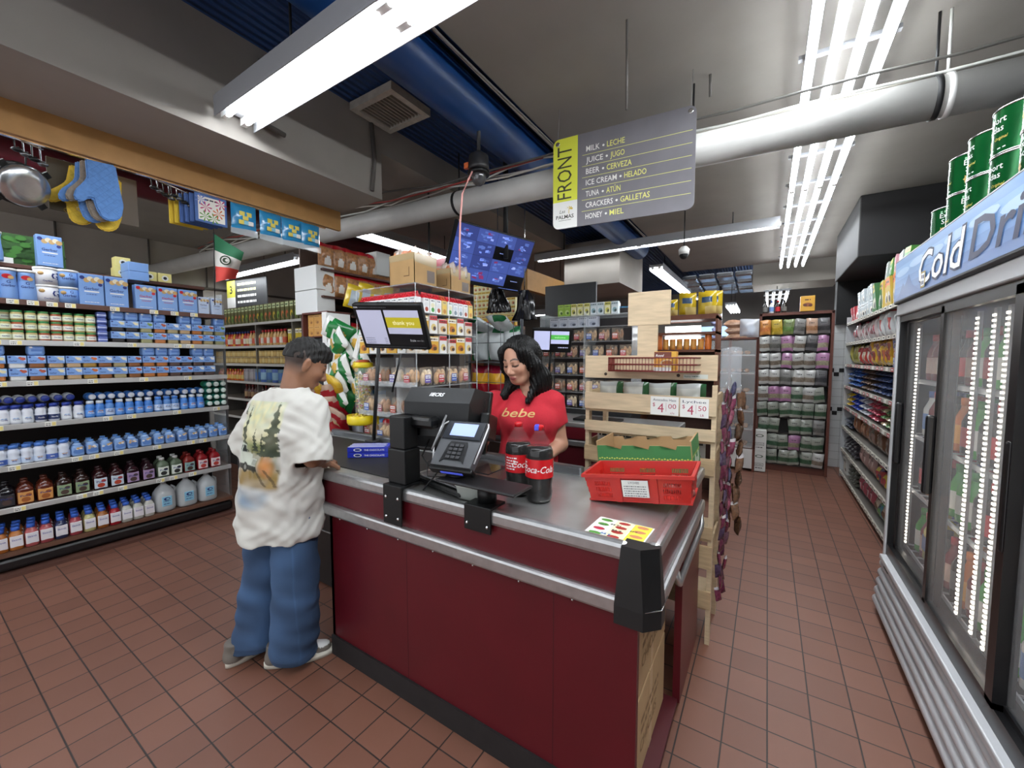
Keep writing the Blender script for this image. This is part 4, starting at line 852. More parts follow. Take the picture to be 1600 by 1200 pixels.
def P_sauce(c, cap, lab, h=.2, r=.032):
    def mk():
        b = MB(); b.lathe([(r*.9, 0), (r, .006), (r, h*.6), (r*.45, h*.8), (r*.4, h*.9)], 14); b.lathe([(r+.0006, h*.15), (r+.0006, h*.5)], 14, 1, capb=False, capt=False); o = b.build('sauce_bottle', [mat(c, .2), mat(lab, .45)]); MB().lathe([(r*.48, h*.86), (r*.48, h)], 12).build('cap', mat(cap, .4), o); return o
    return Proto(mk)
GL = lambda c, **k: mat(c, .22, coat=.4, **k)
def P_pastry(col_, lab, seed):
    """cellophane pack of round pastries with a paper label"""
    def mk():
        o = pillow(.115, .12, .06, lambda u, v, f: 0, [mat('d9c8b4', .15, alpha=.22, spec=.9)], seed, name='pastry_pack')
        rnd = random.Random(seed); b = MB()
        for k in range(4): b.ell((-.03+.022*k+rnd.uniform(-.004, .004), .004*(k % 2), .048+.02*(k % 2)), (.017, .022, .042), 12, 0, Matrix.Rotation(rnd.uniform(-.15, .15), 4, 'Z'))
        b.build('pastry', mat(col_, .6, noise=.35, nscale=40), o)
        l = MB(); l.rbox(-.04, .012, -.034, -.0325, .022, .075, .0005, 0); l.rect(-.036, .008, .05, .07, -.0345, 1); l.scribble(-.034, .006, .034, .006, -.0345, 1, rnd); l.scribble(-.03, .002, .056, .007, -.0348, 0, rnd); l.build('label', [mat(lab, .4), WHITE], o); return o
    return Proto(mk)
# ================================================================ CLEAR SNACK CASE BEHIND THE BELT
cx, cy, W, D = -1.85, 1.81, .57, .62
cs = empty('acrylic_snack_case', (cx-W/2, cy+D/2, 0), 0, 'clear acrylic tiered snack case behind the conveyor belt', 'display case')
LV = [.93, 1.11, 1.315, 1.53, 1.66, 1.79]
MB().box(-W/2, W/2, -D/2, D/2, 0, .92).build('case_base', mat('2b2223', .5), cs)
for z in LV: MB().box(-W/2, W/2, -D/2, D/2, z-.006, z).build('case_shelf', CLEARW, cs)
for z in LV[:3]: MB().box(-W/2, W/2, -D/2-.002, -D/2, z, z+.03).build('shelf_lip', CLEARW, cs)
MB().rbox(-W/2-.003, W/2+.003, -D/2-.003, D/2+.003, 1.957, 1.965, .002).build('case_top', CLEARW, cs)
MB().box(-W/2+.17, W/2-.17, -D/2+.17, D/2, .93, 1.955).build('inner_back', mat('4b4648', .5), cs)
for x, y in ((W/2, -D/2), (-W/2, -D/2), (W/2, D/2), (W/2, 0)): MB().box(x-.004, x+.001, y-.002, y+.003, .92, 1.96).build('clear_upright', CLEARW, cs)
for x in (-.1, .1): MB().box(x-.001, x+.001, -D/2, -D/2+.16, 1.11, 1.5).build('divider', CLEARW, cs)
pas = [P_pastry('c9a074', 'c04048', 1), P_pastry('d6b48a', '4a68b8', 2), P_pastry('c99a78', 'b5566a', 3), P_pastry('8a5a3a', 'c8503a', 4), P_pastry('e0c9a4', '6a5aa8', 5)]
for lv, z in ((0, .93), (1, 1.11), (2, 1.315)):
    for i in range(4): pas[(i+lv) % 5].put((cx-W+.07+.135*i, cy+.05, z), 0, 'cellophane pastry pack, %s from left on %s shelf, front of snack case' % (ORD[i], ('lowest', 'second', 'third')[lv]), 'pastry', 'pastry packs in the snack case')
    for i in range(4): pas[(i+lv+2) % 5].put((cx-.05, cy+.13+.13*i, z), R90, 'cellophane pastry pack, %s along the side of the snack case, %s shelf' % (ORD[i], ('lowest', 'second', 'third')[lv]), 'pastry', 'pastry packs in the snack case')
ctn = [P_carton(('e6e6e4', 'c4232f', 'd8d8d8', 'a8442a', '55555a'), seed=1), P_carton(('e6e6e2', 'c4232f', 'e0d8b8', '4f9a48', '55555a'), seed=2), P_carton(('d8c078', 'c4532f', 'e8c458', 'c98a3a', '555555'), seed=3), P_carton(('e4e4e4', 'b8202c', 'c9d0d8', '7a8a94', '55555a'), seed=4)]
for i in range(10): ctn[(0, 0, 3, 0, 3, 3, 0, 1, 0, 3)[i]].put((cx-W+.03+.055*i, cy+.04, 1.79), 0, 'red-topped juice carton, %s from left on the top tier of the snack case' % ORD[i], 'carton', 'red-topped cartons, front of snack case')
for i in range(9): ctn[(0, 1, 0, 2, 1, 3, 3, 0, 2)[i]].put((cx-.04, cy+.11+.057*i, 1.79), R90, 'red-topped juice carton, %s along the side of the top tier' % ORD[i], 'carton', 'red-topped cartons, side of snack case')
sb = [P_box('snack_box', .08, .1, .05, ('d9cfc0', 'b02a34', 'c99a5a', '4a3020'), seed=1), P_box('snack_box', .09, .11, .05, ('d8a83a', 'e8e2d0', 'b56a2a', '5a3a20'), seed=2), P_box('snack_box', .07, .12, .05, ('e2e0dc', 'c23a40', 'd8c078', '55403a'), seed=3)]
for lv, z in ((3, 1.53), (4, 1.66)):
    for i in range(6): sb[(i+lv) % 3].put((cx-.04, cy+.08+.092*i, z), R90, 'small snack box, %s along the side, %s tier of the snack case' % (ORD[i], ('fourth', 'fifth')[lv-3]), 'snack box', 'small snack boxes')
    for i in range(6): sb[(i+lv+1) % 3].put((cx-W+.05+.092*i, cy+.04, z), 0, 'small snack box, %s from left, %s tier front of the snack case' % (ORD[i], ('fourth', 'fifth')[lv-3]), 'snack box', 'small snack boxes')
def open_carton(w, d, h):
    r = empty('pastry_carton'); C = mat('a98759', .75, noise=.07, nscale=9); b = MB()
    b.box(-w/2, w/2, -d/2, -d/2+.004, 0, h).box(-w/2, w/2, d/2-.004, d/2, 0, h).box(-w/2, -w/2+.004, -d/2, d/2, 0, h).box(w/2-.004, w/2, -d/2, d/2, 0, h).box(-w/2, w/2, -d/2, d/2, 0, .004)
    y = -d/2-.0008; b.rect(w*.08, w*.3, h*.25, h*.275, y, 1); b.rect(w*.28, w*.305, h*.25, h*.55, y, 1); b.build('carton_body', [C, mat('5f452a', .8)], r)
    t = MB(); t.rect(-w/2, w/2, h*.78, h*.98, -d/2-.001, 0); t.quad((w/2+.001, -d/2, h*.7), (w/2+.001, d/2, h*.62), (w/2+.001, d/2, h*.98), (w/2+.001, -d/2, h*.98), 0); t.build('packing_tape', mat('c9b48a', .12, alpha=.6, spec=.9), r)
    MB().quad((w/2+.001, d*.05, h*.1), (w/2+.001, d*.4, h*.1), (w/2+.001, d*.4, h*.5), (w/2+.001, d*.05, h*.5)).build('side_label', [mat('5b4b40', .4)], r); return r
def pastry_bag(seed):
    return Proto(lambda: pillow(.09, .085, .06, lambda u, v, f: 1 if (u-.5)**2+(v-.45)**2 < .11 else 0, [mat('dccdbf', .15, alpha=.55, spec=.9), mat('c97f58', .35, noise=.25, nscale=60)], seed, name='pastry_bag'))
pb = [pastry_bag(s) for s in (1, 2, 3)]
for (x, y, w, d, h, nm) in ((-1.985, 1.925, .225, .2, .19, 'taller carton of wrapped pastries at the near corner of the snack case'), (-1.975, 2.29, .18, .22, .16, 'lower carton of wrapped pastries behind its taller neighbour')):
    o = open_carton(w, d, h); o.location = (x, y, 1.966); tag(o, 'brown '+nm, 'carton')
    rnd = random.Random(int(w*1000))
    for k in range(9): pb[k % 3].put((x+(k % 3-1)*w*.31, y+(k//3-1)*d*.3, 1.966+h*.72+rnd.uniform(-.01, .015)), rnd.uniform(-.8, .8), 'clear bag of pastries standing in the %s' % ('taller brown carton' if h > .17 else 'lower brown carton'), 'pastry bag', 'pastry bags in the '+('tall carton' if h > .17 else 'low carton'))
# ---------------------------------------------------------------- candy jar with yellow lid and tray
j = empty('candy_jar', (-2.43, 1.86, 1.03), 0, 'tall clear candy jar with yellow lid and yellow tray beside the chip bags', 'candy jar')
MB().lathe([(.058, .08), (.06, .09), (.06, .4), (.056, .41)], 24).build('jar_body', CLEAR, j)
MB().lathe([(.066, .4), (.068, .41), (.068, .43), (.062, .438)], 24).build('lid', mat('e2c81f', .35), j); MB().lathe([(.05, .438), (.04, .455), (.001, .458)], 20).build('lid_knob', mat('b5502a', .5), j)
b = MB(); b.lathe([(.09, 0), (.098, .012), (.098, .065), (.09, .065), (.084, .012), (.001, .012)], 28, sx=1.0, sy=.8, M=Matrix.Translation((0, -.04, 0)), capt=False); b.box(.04, .12, -.01, .03, .0, .06); b.build('tray', mat('e6cc1c', .35), j)
rnd = random.Random(11); cm = [mat('d7c040', .3), mat('c9a03a', .3), mat('b8506a', .3), mat('e0d8b0', .3)]
b = MB()
for k in range(230):
    a, r = rnd.uniform(0, 6.3), .05*rnd.random()**.4; M = Matrix.Translation((r*math.cos(a), r*math.sin(a), .09+.26*rnd.random())) @ Matrix.Rotation(rnd.uniform(0, 6), 4, (rnd.random(), rnd.random(), 1)); b.ell((0, 0, 0), (.012, .007, .006), 6, rnd.randrange(4), M); b.add([(.01, 0, 0), (.02, .007, 0), (.02, -.007, 0), (-.01, 0, 0), (-.02, .007, 0), (-.02, -.007, 0)], [(0, 1, 2), (3, 5, 4)], 0, False, M)
tag(b.build('wrapped_candies', cm, loc=(-2.43, 1.86, 1.03)), 'gold wrapped candies filling the tall clear jar', 'candy', kind='stuff')
b = MB()
for k in range(50):
    a, r = rnd.uniform(0, 6.3), .078*rnd.random()**.5; b.ell((r*math.cos(a), -.04+.8*r*math.sin(a), .03+.04*rnd.random()*(1-r*6)), (.014, .01, .008), 6, rnd.randrange(2), Matrix.Identity(4))
tag(b.build('wrapped_candies', cm, loc=(-2.43, 1.86, 1.04)), 'gold wrapped candies heaped in the yellow tray', 'candy', kind='stuff')
# ---------------------------------------------------------------- chip bags on the wire rack left of the case
r = empty('wire_rack', (-2.75, 2.02, 0), .25, 'dark wire rack hung with chip bags beyond the belt end', 'rack')
for x in (-.33, .1, .36): MB().cyl((x, .06, 0), (x, .06, 1.75), .013, n=8).build('rack_post', mat('4d4f52', .35, .6), r)
for z in (.75, 1.0, 1.25, 1.5, 1.72): MB().cyl((-.33, .06, z), (.36, .06, z), .006, n=6).build('rack_bar', mat('4d4f52', .35, .6), r)
for z in (.84, 1.06): MB().box(-.33, .36, .0, .2, z, z+.006).build('rack_tray', mat('3d3f42', .35, .6), r)
def chipbag(c1, c2, c3, seed, w=.17, h=.24):
    return Proto(lambda: pillow(w, h, .075, lambda u, v, f: (0 if v > .74+.12*math.sin(3*u) else (2 if (u-.42)**2*1.4+(v-.4)**2*1.6 < .07 else (1 if u > .55 or v < .25 or v > .66 else 0))), [GL(c1), GL(c2), GL(c3)], seed, 12, 14, name='chip_bag'))
gb_ = [chipbag('dadbd6', '1f7a3c', 'cfa548', s) for s in (1, 2, 3)]; rb_ = [chipbag('b79a86', 'a01826', 'cbb08a', s) for s in (4, 5)]; yb_ = [chipbag('d8b23a', 'd0a020', 'e4c860', 6)]
rnd = random.Random(9)
for k in range(7):
    for c, x in enumerate((-.17, .03)):
        if k == 6 and c == 0: continue
        p = Matrix.Rotation(.25, 3, 'Z') @ Vector((x, -.03-.02*(k % 2), 1.13+.085*k)); gb_[(k+c) % 3].put((-2.75+p.x, 2.02+p.y, p.z), 0, 'green and white chip bag, %s up in %s strip on the wire rack' % (ORD[k], ('the nearer', 'the farther')[c]), 'chip bag', 'green chip bags', rot=(rnd.uniform(.25, .45), rnd.uniform(1.0, 1.3)*(1 if c == 0 or k % 2 else -1), .25+rnd.uniform(-.2, .2)))
for k in range(6):
    for c, x in enumerate((-.27, -.1)):
        p = Matrix.Rotation(.25, 3, 'Z') @ Vector((x, -.03, .76+.085*k)); (yb_ if k == 5 else rb_)[(k+c) % (1 if k == 5 else 2)].put((-2.75+p.x, 2.02+p.y, p.z), 0, '%s bag of pork rinds, %s up in %s stack under the green bags' % (('red', 'yellow')[k == 5], ORD[k], ('outer', 'inner')[c]), 'snack bag', 'red snack bags', rot=(.6+rnd.uniform(-.1, .2), rnd.uniform(-.3, .5), .25+rnd.uniform(-.2, .2)))
sv = Proto(lambda: pillow(.11, .17, .05, stripes((.2, 1), (.85, 0), (1, 1)), [GL('b9c2cc'), GL('3f6fa8')], 7, name='snack_bag')); rw = Proto(lambda: pillow(.11, .17, .05, stripes((.2, 0), (.6, 1), (1, 0)), [GL('c02832'), GL('e0dcd8')], 8, name='snack_bag'))
for k, (x, z, P, nm) in enumerate(((.12, 1.07, sv, 'silver'), (.22, 1.07, sv, 'silver'), (.12, .85, rw, 'red'), (.2, .85, sv, 'silver'), (.29, .85, rw, 'red'), (.0, .85, sv, 'silver'))):
    p = Matrix.Rotation(.25, 3, 'Z') @ Vector((x, .02, z)); P.put((-2.75+p.x, 2.02+p.y, p.z), .25, '%s snack bag standing in the wire rack under the candy jar, %s one' % (nm, ORD[k]), 'snack bag', 'upright snack bags')
tag(MB().box(-.02, .02, -.004, .004, 0, .45).build('paper_strip', WHITE, loc=(-2.62, 1.93, 1.5), rot=(.1, .45, .2)), 'white paper strip slanting above the green chip bags', 'strip')
# ---------------------------------------------------------------- wire grid of chip bags behind the cashier
q = empty('grid_rack', (-1.75, 2.72, 0), 0, 'wire grid rack of big chip bags behind the cashier', 'rack')
for x in np.arange(-.4, .12, .12): MB().cyl((x, -.06, .5), (x, -.06, 1.78), .003, n=5).build('grid_wire', mat('6d7074', .35, .7), q)
for z in np.arange(.5, 1.8, .16): MB().cyl((-.4, -.06, z), (.12, -.06, z), .003, n=5).build('grid_wire', mat('6d7074', .35, .7), q)
for x in (-.4, .12): MB().cyl((x, 0, 0), (x, 0, 1.8), .012, n=8).build('rack_post', mat('5d6064', .35, .6), q)
for z in (.5, .85, 1.17, 1.47): MB().box(-.4, .12, -.05, .2, z-.01, z).build('rack_shelf', mat('4d4f52', .4, .5), q)
sg = [Proto(lambda s=s: pillow(.17, .27, .09, lambda u, v, f: 1 if (v > .82 and u > .35) or (u < .16 and v < .5) else 0, [GL('c2c8c8'), GL('1f6b3c')], s, name='chip_bag')) for s in (11, 12)]
ry = [Proto(lambda s=s: pillow(.17, .26, .09, stripes((.45, 0), (.72, 1), (1, 2)), [GL('a01a28'), GL('dba42a'), GL('8e1a30')], s, name='chip_bag')) for s in (13, 14)]
for i in range(3):
    sg[i % 2].put((-2.07+.165*i, 2.76, 1.472), 0, 'silver and green chip bag, %s from left on the grid rack' % ORD[i], 'chip bag', 'silver chip bags'); ry[i % 2].put((-2.07+.165*i, 2.76, 1.172), 0, 'dark red and yellow chip bag, %s from left on the grid rack' % ORD[i], 'chip bag', 'red and yellow chip bags'); ry[i % 2].put((-2.07+.165*i, 2.76, .852), 0, 'dark red and yellow chip bag on the low tier of the grid rack', 'chip bag', 'low red and yellow chip bags')
for i in range(2): sg[i % 2].put((-1.98+.17*i, 2.82, 1.72), 0, 'silver chip bag lying on top of the grid rack, %s from left' % ORD[i], 'chip bag', 'silver chip bags', rot=(1.2, 0, .4*i-.3))
# ---------------------------------------------------------------- second checkout with its monitor
k2 = empty('checkout_counter', (-1.35, 3.4, 0), 0, 'second dark red checkout counter partly seen behind the cashier', 'checkout counter')
MB().box(-.6, .75, -.18, .3, .0, .86).build('counter_body', mat('4a0f18', .4), k2); MB().rbox(-.62, .77, -.2, .32, .9, .945, .008).build('steel_top', TOPST, k2); MB().box(-.6, .75, -.2, -.18, .8, .9).build('fascia', REDL, k2); MB().rbox(-.61, .76, -.215, -.18, .74, .79, .008).build('lower_rail', ALU, k2)
MB().rbox(-.1, .3, -.1, .1, .945, .965, .006).build('belt_plate', BLK, k2)
m2 = empty('customer_monitor', (-1.69, 3.36, 1.66)); tag(m2, 'small far monitor with green welcome band beside the cashier', 'monitor'); m2.rotation_euler = Matrix(((.867, -.46, .193), (.498, .819, -.285), (-.027, .343, .939))).to_euler()
MB().rbox(-.18, .18, -.006, .025, -.115, .115, .006).build('monitor_case', BLK, m2); b = MB(); y = -.0066; b.rect(-.165, -.02, -.09, .09, y, 0); b.rect(-.01, .155, -.03, .09, y, 0); b.rect(-.01, .155, .01, .055, y-.0004, 1); b.text('welcome', .072, .024, .018, y-.0008, 2, w=.1, center=True); b.scribble(.06, .15, -.07, .008, y, 0, random.Random(1))
b.build('screen', [mat('b4b8da', .4, emit=0.273), mat('4fae4c', .4, emit=0.252), mat('9fdc98', .4, emit=0.294)], m2); MB().cyl((0, .03, -.05), (-.02, .1, -.7), .012).build('monitor_post', BLK, m2)
# clear bread case behind the second checkout
c2 = empty('acrylic_snack_case', (-1.5, 3.85, 0), 0, 'clear case of bread and sweets behind the far monitor', 'display case')
MB().box(-.5, .45, -.12, .2, 0, 1.0).build('case_base', DARK, c2)
for z in (1.0, 1.16, 1.33, 1.5, 1.66, 1.8): MB().box(-.5, .45, -.14, .2, z-.006, z).build('case_shelf', CLEARW, c2)
MB().box(-.5, .45, .19, .2, 1.0, 2.0).build('case_back', mat('3a3334', .5), c2)
for x in (-.5, -.02, .45): MB().box(x-.003, x+.003, -.14, .2, 1.0, 1.95).build('divider', CLEARW, c2)
for lv, z in enumerate((1.0, 1.16, 1.33, 1.5)):
    for i in range(7): pas[(i*2+lv) % 5].put((-1.94+.135*i, 3.78, z), 0, 'packed pastry, %s from left, %s tier of the far bread case' % (ORD[i], ORD[lv]), 'pastry', 'pastry packs in the far case')
lb_ = P_box('letter_box', .1, .1, .06, ('c4c8d2', 'd4d8e0', 'aab0c0', '4a5060'), seed=5)
for i, ch_ in enumerate('5bsLE'): lb_.put((-1.86+.103*i, 3.78, 1.8), 0, 'grey box with a letter, %s from left on the far bread case' % ORD[i], 'box', 'grey letter boxes')
pg = [P_box('tea_box', .065, .12, .05, ('9cc04a', 'b0d060', 'c8dc90', '4a6a2a'), seed=1), P_box('tea_box', .055, .12, .05, ('e8e4b8', 'd8d060', 'c8c050', '5a5a3a'), seed=2), P_box('tea_box', .065, .12, .05, ('dfe6e8', 'c9d6da', '8fb0b8', '4a5a5a'), seed=3)]
MB().box(-.5, .45, -.14, .16, 1.9, 1.915).build('case_top', CLEARW, c2)
for i in range(9): pg[(0, 0, 1, 1, 1, 2, 2, 1, 2)[i]].put((-1.8+.07*i, 3.8, 1.916), 0, 'slim tea box, %s from left on top of the far bread case' % ORD[i], 'box', 'slim tea boxes')
for i in range(4): pas[i].put((-1.6+.13*i, 3.78, 1.66), 0, 'packed pastry, %s from left on the tier under the letter boxes' % ORD[i], 'pastry', 'pastry packs under the letter boxes')
tag(MB().box(-.3, .3, 0, .03, 0, 2.3).build('black_panel', mat('2e2f31', .35), loc=(-1.85, 4.1, 0)), 'dark metal panel standing behind the tea boxes', 'panel')
# hanging black carrier bags
def bagbunch(name, x, y, z, w, h, seed, lab):
    rnd = random.Random(seed); o = empty(name, (x, y, z), 0, lab, 'bags')
    MB().cyl((0, 0, 0), (0, 0, 3.2-z), .006, n=6).build('hook_rod', CHROME, o)
    for k in range(7):
        b = MB(); V = []; ph = rnd.uniform(0, 6); n = 14
        for j in range(9):
            v = j/8; r = (.018+.03*v+.012*math.sin(6*v+ph))*w/.12
            for i in range(n): a = 2*PI*i/n; V.append((r*math.cos(a)*(1+.25*math.sin(5*a+ph))+(k-3)*w*.13*(.4+v), r*math.sin(a)*(1+.25*math.sin(4*a+ph))*.7+rnd.uniform(-.003, .003), -h*v))
        b.add(V, [(j*n+i, j*n+(i+1) % n, (j+1)*n+(i+1) % n, (j+1)*n+i) for j in range(8) for i in range(n)], 0, True); b.build('carrier_bag', mat('141416', .18), o)
bagbunch('carrier_bags', -1.92, 3.25, 2.12, .14, .27, 1, 'bunch of black carrier bags hanging below the screen, right-hand bunch')
bagbunch('carrier_bags', -2.22, 3.25, 2.2, .15, .26, 2, 'bunch of black carrier bags hanging behind the big screen, left-hand bunch')
# ---------------------------------------------------------------- brown shelf with jars and pet-food bags
h = empty('store_shelf', (-1.2, 4.75, 0), 0, 'brown wooden shelf of boxes and orange jars behind the plywood rack', 'shelf')
BRW = mat('6b3a22', .5, noise=.12, nscale=12)
for z, t in ((1.95, .05), (1.77, .025), (1.585, .025), (1.3, .025), (1.0, .025)): MB().box(-.78, .76, -.15, .25, z-t, z).build('shelf_board', BRW, h)
for x in (-.78, -.03, .74): MB().box(x, x+.02, -.15, .25, 0, 1.93).build('side_board', BRW, h)
MB().box(-.78, -.03, .23, .25, 0, 1.95).build('back_board', mat('4d3026', .6), h); MB().box(-.02, .74, .23, .25, 0, 1.58).build('back_board', mat('4d3026', .6), h)
MB().box(.18, .56, .2, .21, 1.64, 1.86).build('backlit_pane', mat('f4f6f6', .5, emit=2.2), h)  # plain white pane; the light from behind it is put in as emission
tb_ = [P_box('medicine_box', .095, .15, .06, ('e2e4e6', 'c8303a', 'a9c9d0', '5a5a62'), seed=1), P_box('medicine_box', .085, .14, .06, ('e4e6e2', 'dfe8e6', '8a9a6a', '5a6a5a'), seed=2), P_box('medicine_box', .08, .14, .06, ('4a9ad0', '6ab4e0', 'dfeaf2', 'f0f4f8'), seed=3), P_box('medicine_box', .08, .17, .06, ('e0d6a0', 'e8e4c8', 'd8a83a', '4a3a2a'), seed=4)]
for i in range(9): tb_[(0, 0, 1, 1, 1, 2, 2, 2, 3)[i]].put((-1.92+.088*i, 4.68, 1.951), 0, 'upright medicine box, %s from left on the brown top board' % ORD[i], 'box', 'medicine boxes on the brown shelf')
hb = P_box('flat_box', .13, .035, .1, ('e2e2e2', 'c23038', 'd8d8d8', '6a6a6a'), seed=6)
for i in range(3): hb.put((-1.88+.17*i, 4.68, 2.105), .1*i, 'flat white and red box lying over the medicine boxes, %s from left' % ORD[i], 'box', 'flat boxes over the medicine boxes')
sp_ = [P_box('spice_box', .085, .085, .05, (c, d, e, 'f0e8e0'), seed=i) for i, (c, d, e) in enumerate((('6a3a6a', 'c8a0c0', '9a5a90'), ('8a3050', 'c8b0b8', 'c85a78'), ('8a6a2a', 'c8b080', 'd89a3a'), ('8a3a20', 'c09080', 'd85a3a'), ('3a4a8a', '9aa0c8', '5a6ac0'), ('e0dcd6', 'e8e4de', '8a5a40')))]
for i in range(8): sp_[(0, 0, 1, 2, 3, 4, 5, 5)[i]].put((-1.9+.092*i, 4.66, 1.771), 0, 'small spice packet, %s from left under the medicine boxes' % ORD[i], 'packet', 'spice packets')
wb_ = [Proto(lambda s=s: pillow(.22, .21, .09, lambda u, v, f: 1 if u > .82 else (2 if v > .86 and u < .4 else 0), [GL('d4d6d2'), GL('2a6a3a'), GL('b83040')], s, name='paper_bag')) for s in (21, 22)]
for i in range(3): wb_[i % 2].put((-1.84+.24*i, 4.66, 1.52 if 0 else 1.301), 0, 'white and green bag, %s from left on the brown shelf beside the rack header' % ORD[i], 'bag', 'white bags on the brown shelf').scale = (1, 1, 1.25)
oj = [P_can('vitamin_jar', .033, .16, 'd8702a', 'e07a34', 1, 'b83a2a'), P_can('vitamin_jar', .03, .115, 'd88a3a', 'd89a4a', 2, 'c87a30')]
for i in range(10): oj[(0, 0, 0, 1, 1, 1, 1, 1, 1, 0)[i]].put((-1.16+.07*i, 4.66, 1.586), 0, 'orange vitamin jar, %s from left right of the rack header' % ORD[i], 'jar', 'orange vitamin jars')
pf = [Proto(lambda s=s: pillow(.17, .23, .08, lambda u, v, f: 1 if .5 < v < .72 and .2 < u < .8 else (2 if v < .35 and u > .35 else 0), [GL('c2a420'), GL('2a4a6a'), GL('d8c078')], s, name='pet_food_bag')) for s in (31, 32)]
for i, (x, s) in enumerate(((-1.0, .5), (-.9, .75), (-.74, 1), (-.55, 1), (-.5, 1.05))): pf[i % 2].put((x, 4.66+.06*(i == 4), 1.951 if 0 else 1.951), 0, 'yellow food bag with blue panel, %s from left right of the rack header' % ORD[i], 'bag', 'yellow food bags').scale = (s if s < .9 else 1, 1, s)
# white and black packs inside the plywood rack
wk = [P_box('coffee_pack', .1, .16, .07, ('d4d4d2', 'c8c8c6', '9a9a98', '2a2a2c'), seed=s) for s in (1, 2)]; gk = [Proto(lambda s=s: pillow(.15, .13, .08, lambda u, v, f: 1 if u > .8 else (2 if v > .8 else 0), [GL('ccd0cc'), GL('2a5a34'), GL('b8bcbc')], s, name='chip_bag')) for s in (41, 42)]
for i in range(4): gk[i % 2].put((-.8+.15*i, 2.4, 1.203), .1*(i-1), 'clear and green bag, %s from left in the top slot of the plywood rack' % ORD[i], 'bag', 'bags in the plywood rack').scale.z = 1.15
for i in range(5): wk[i % 2].put((-.82+.125*i, 2.4, 1.073-.175+.0), .05*(i-2), 'white printed pack, %s from left behind the second slat of the rack' % ORD[i], 'pack', 'white packs in the plywood rack')
# ---------------------------------------------------------------- stack of small yellow boxes far behind
y0 = empty('store_shelf', (-3.0, 4.3, 0), 0, 'shelf under the tall wall of little yellow boxes', 'shelf'); MB().box(-.3, .35, -.1, .2, 1.86, 1.9).build('shelf_board', BRW, y0); MB().box(-.3, .35, .15, .2, 0, 1.86).build('back_board', mat('3a2a24', .6), y0); MB().box(-.3, -.27, -.1, .2, 0, 1.86).build('side_board', BRW, y0)
ly = [P_box('soup_box', .062, .1, .05, ('e2d9a8', 'd8b83a', 'd8a060', '8a3a2a'), seed=1), P_box('soup_box', .062, .14, .05, ('e0b030', 'e8d890', 'd87a4a', 'a02a2a'), seed=2)]
for k in range(6):
    for i in range(10 if k < 3 else 5): ly[k == 0].put((-3.24+.064*i, 4.26, 1.901+(0 if k == 0 else .04+.101*k)), 0, 'little yellow box, %s from left, %s layer of the far stack' % (ORD[i], ORD[k]), 'box', 'little yellow boxes')
# ---------------------------------------------------------------- cookie shelf above the boy
cg = empty('store_shelf', (-3.2, 2.45, 0), R90, 'cookie shelf with white end boxes beyond the customer', 'shelf')
for z in (2.26, 2.03, 1.88): MB().box(-.38, .75, 0, .35, z-.015, z).build('shelf_board', mat('4a2a22', .5), cg)
MB().box(-.38, .75, .33, .35, 0, 2.5).build('back_panel', mat('5a4a42', .6), cg); MB().box(-.38, .75, .0, .33, 0, .15).build('plinth', DARK, cg)
for z in (.5, .9, 1.3, 1.6): MB().box(-.38, .75, 0, .35, z-.02, z).build('shelf_board', mat('8d8478', .5), cg)
ck = [Proto(lambda s=s: pillow(.15, .22, .07, lambda u, v, f: 1 if v > .82 else (2 if (u-.5)**2+(v-.3)**2*1.6 < .05 else 0), [mat('a5744a', .3, noise=.45, nscale=45), GL('b01c26'), GL('dcd8d2')], s, name='cookie_pack')) for s in (51, 52)]
for z, n in ((2.26, 6), (2.03, 7), (1.6, 6)):
    for i in range(n): ck[i % 2].put((-3.26, 2.14+.125*i, z), R90, 'cookie pack with red top, %s from the near end, %s shelf' % (ORD[i], {2.26: 'top cookie', 2.03: 'second cookie', 1.6: 'low cookie'}[z]), 'cookie pack', 'red-topped cookie packs')
yc = Proto(lambda: pillow(.16, .2, .06, lambda u, v, f: 1 if .2 < u < .75 and .12 < v < .75 else 0, [GL('dcbc2c'), GL('b9c4cc')], 55, name='cookie_pack'))
for i in range(5): yc.put((-3.05, 2.22+.13*i, 1.92+.03*(i % 2)), R90, 'yellow-edged snack pack hanging before the cookie shelf, %s from the near end' % ORD[i], 'snack pack', 'yellow-edged snack packs', rot=(.15, .2-.1*i, R90))
for k, z in enumerate((1.88, 2.085)): tag(MB().rbox(-.165, .165, -.02, .15, 0, .2, .004).build('white_box', mat('d6d8d6', .55), loc=(-3.4, 2.05, z)), 'plain white box on the end of the cookie shelf, %s of two' % ('lower', 'upper')[k], 'box', 'white end boxes')
tag(MB().rbox(-.15, .15, -.02, .15, 0, .22, .004).build('white_box', mat('cfd1cf', .55), loc=(-3.35, 2.65, 2.3)), 'white box standing farther back above the cookie packs', 'box')
bc = empty('small_cabinet', (-3.2, 2.0, 1.68), 0, 'small open brown cabinet of tan boxes under the white end boxes', 'cabinet')
b = MB(); b.box(-.18, -.165, -.02, .2, 0, .19).box(-.18, .18, -.02, .2, .185, .2).box(-.18, .18, .19, .2, 0, .19).box(-.18, .18, -.02, .2, -.01, 0); b.build('cabinet_body', mat('5a2a20', .5), bc); MB().box(.12, .18, -.03, .2, -.4, .19).build('cabinet_side', WHITE, bc); MB().box(-.18, .12, -.02, .2, -1.68, -.02).build('cabinet_base', DARK, bc)
tn = P_box('tan_box', .08, .09, .1, ('c2904a', 'c99a58', 'b58440', '8a5a2a'), seed=3)
for i in range(3):
    for k in range(2): tn.put((-3.3+.085*i, 2.06, 1.681+.091*k), .05*i, 'tan box, %s from left, %s row in the small brown cabinet' % (ORD[i], ('lower', 'upper')[k]), 'box', 'tan boxes')
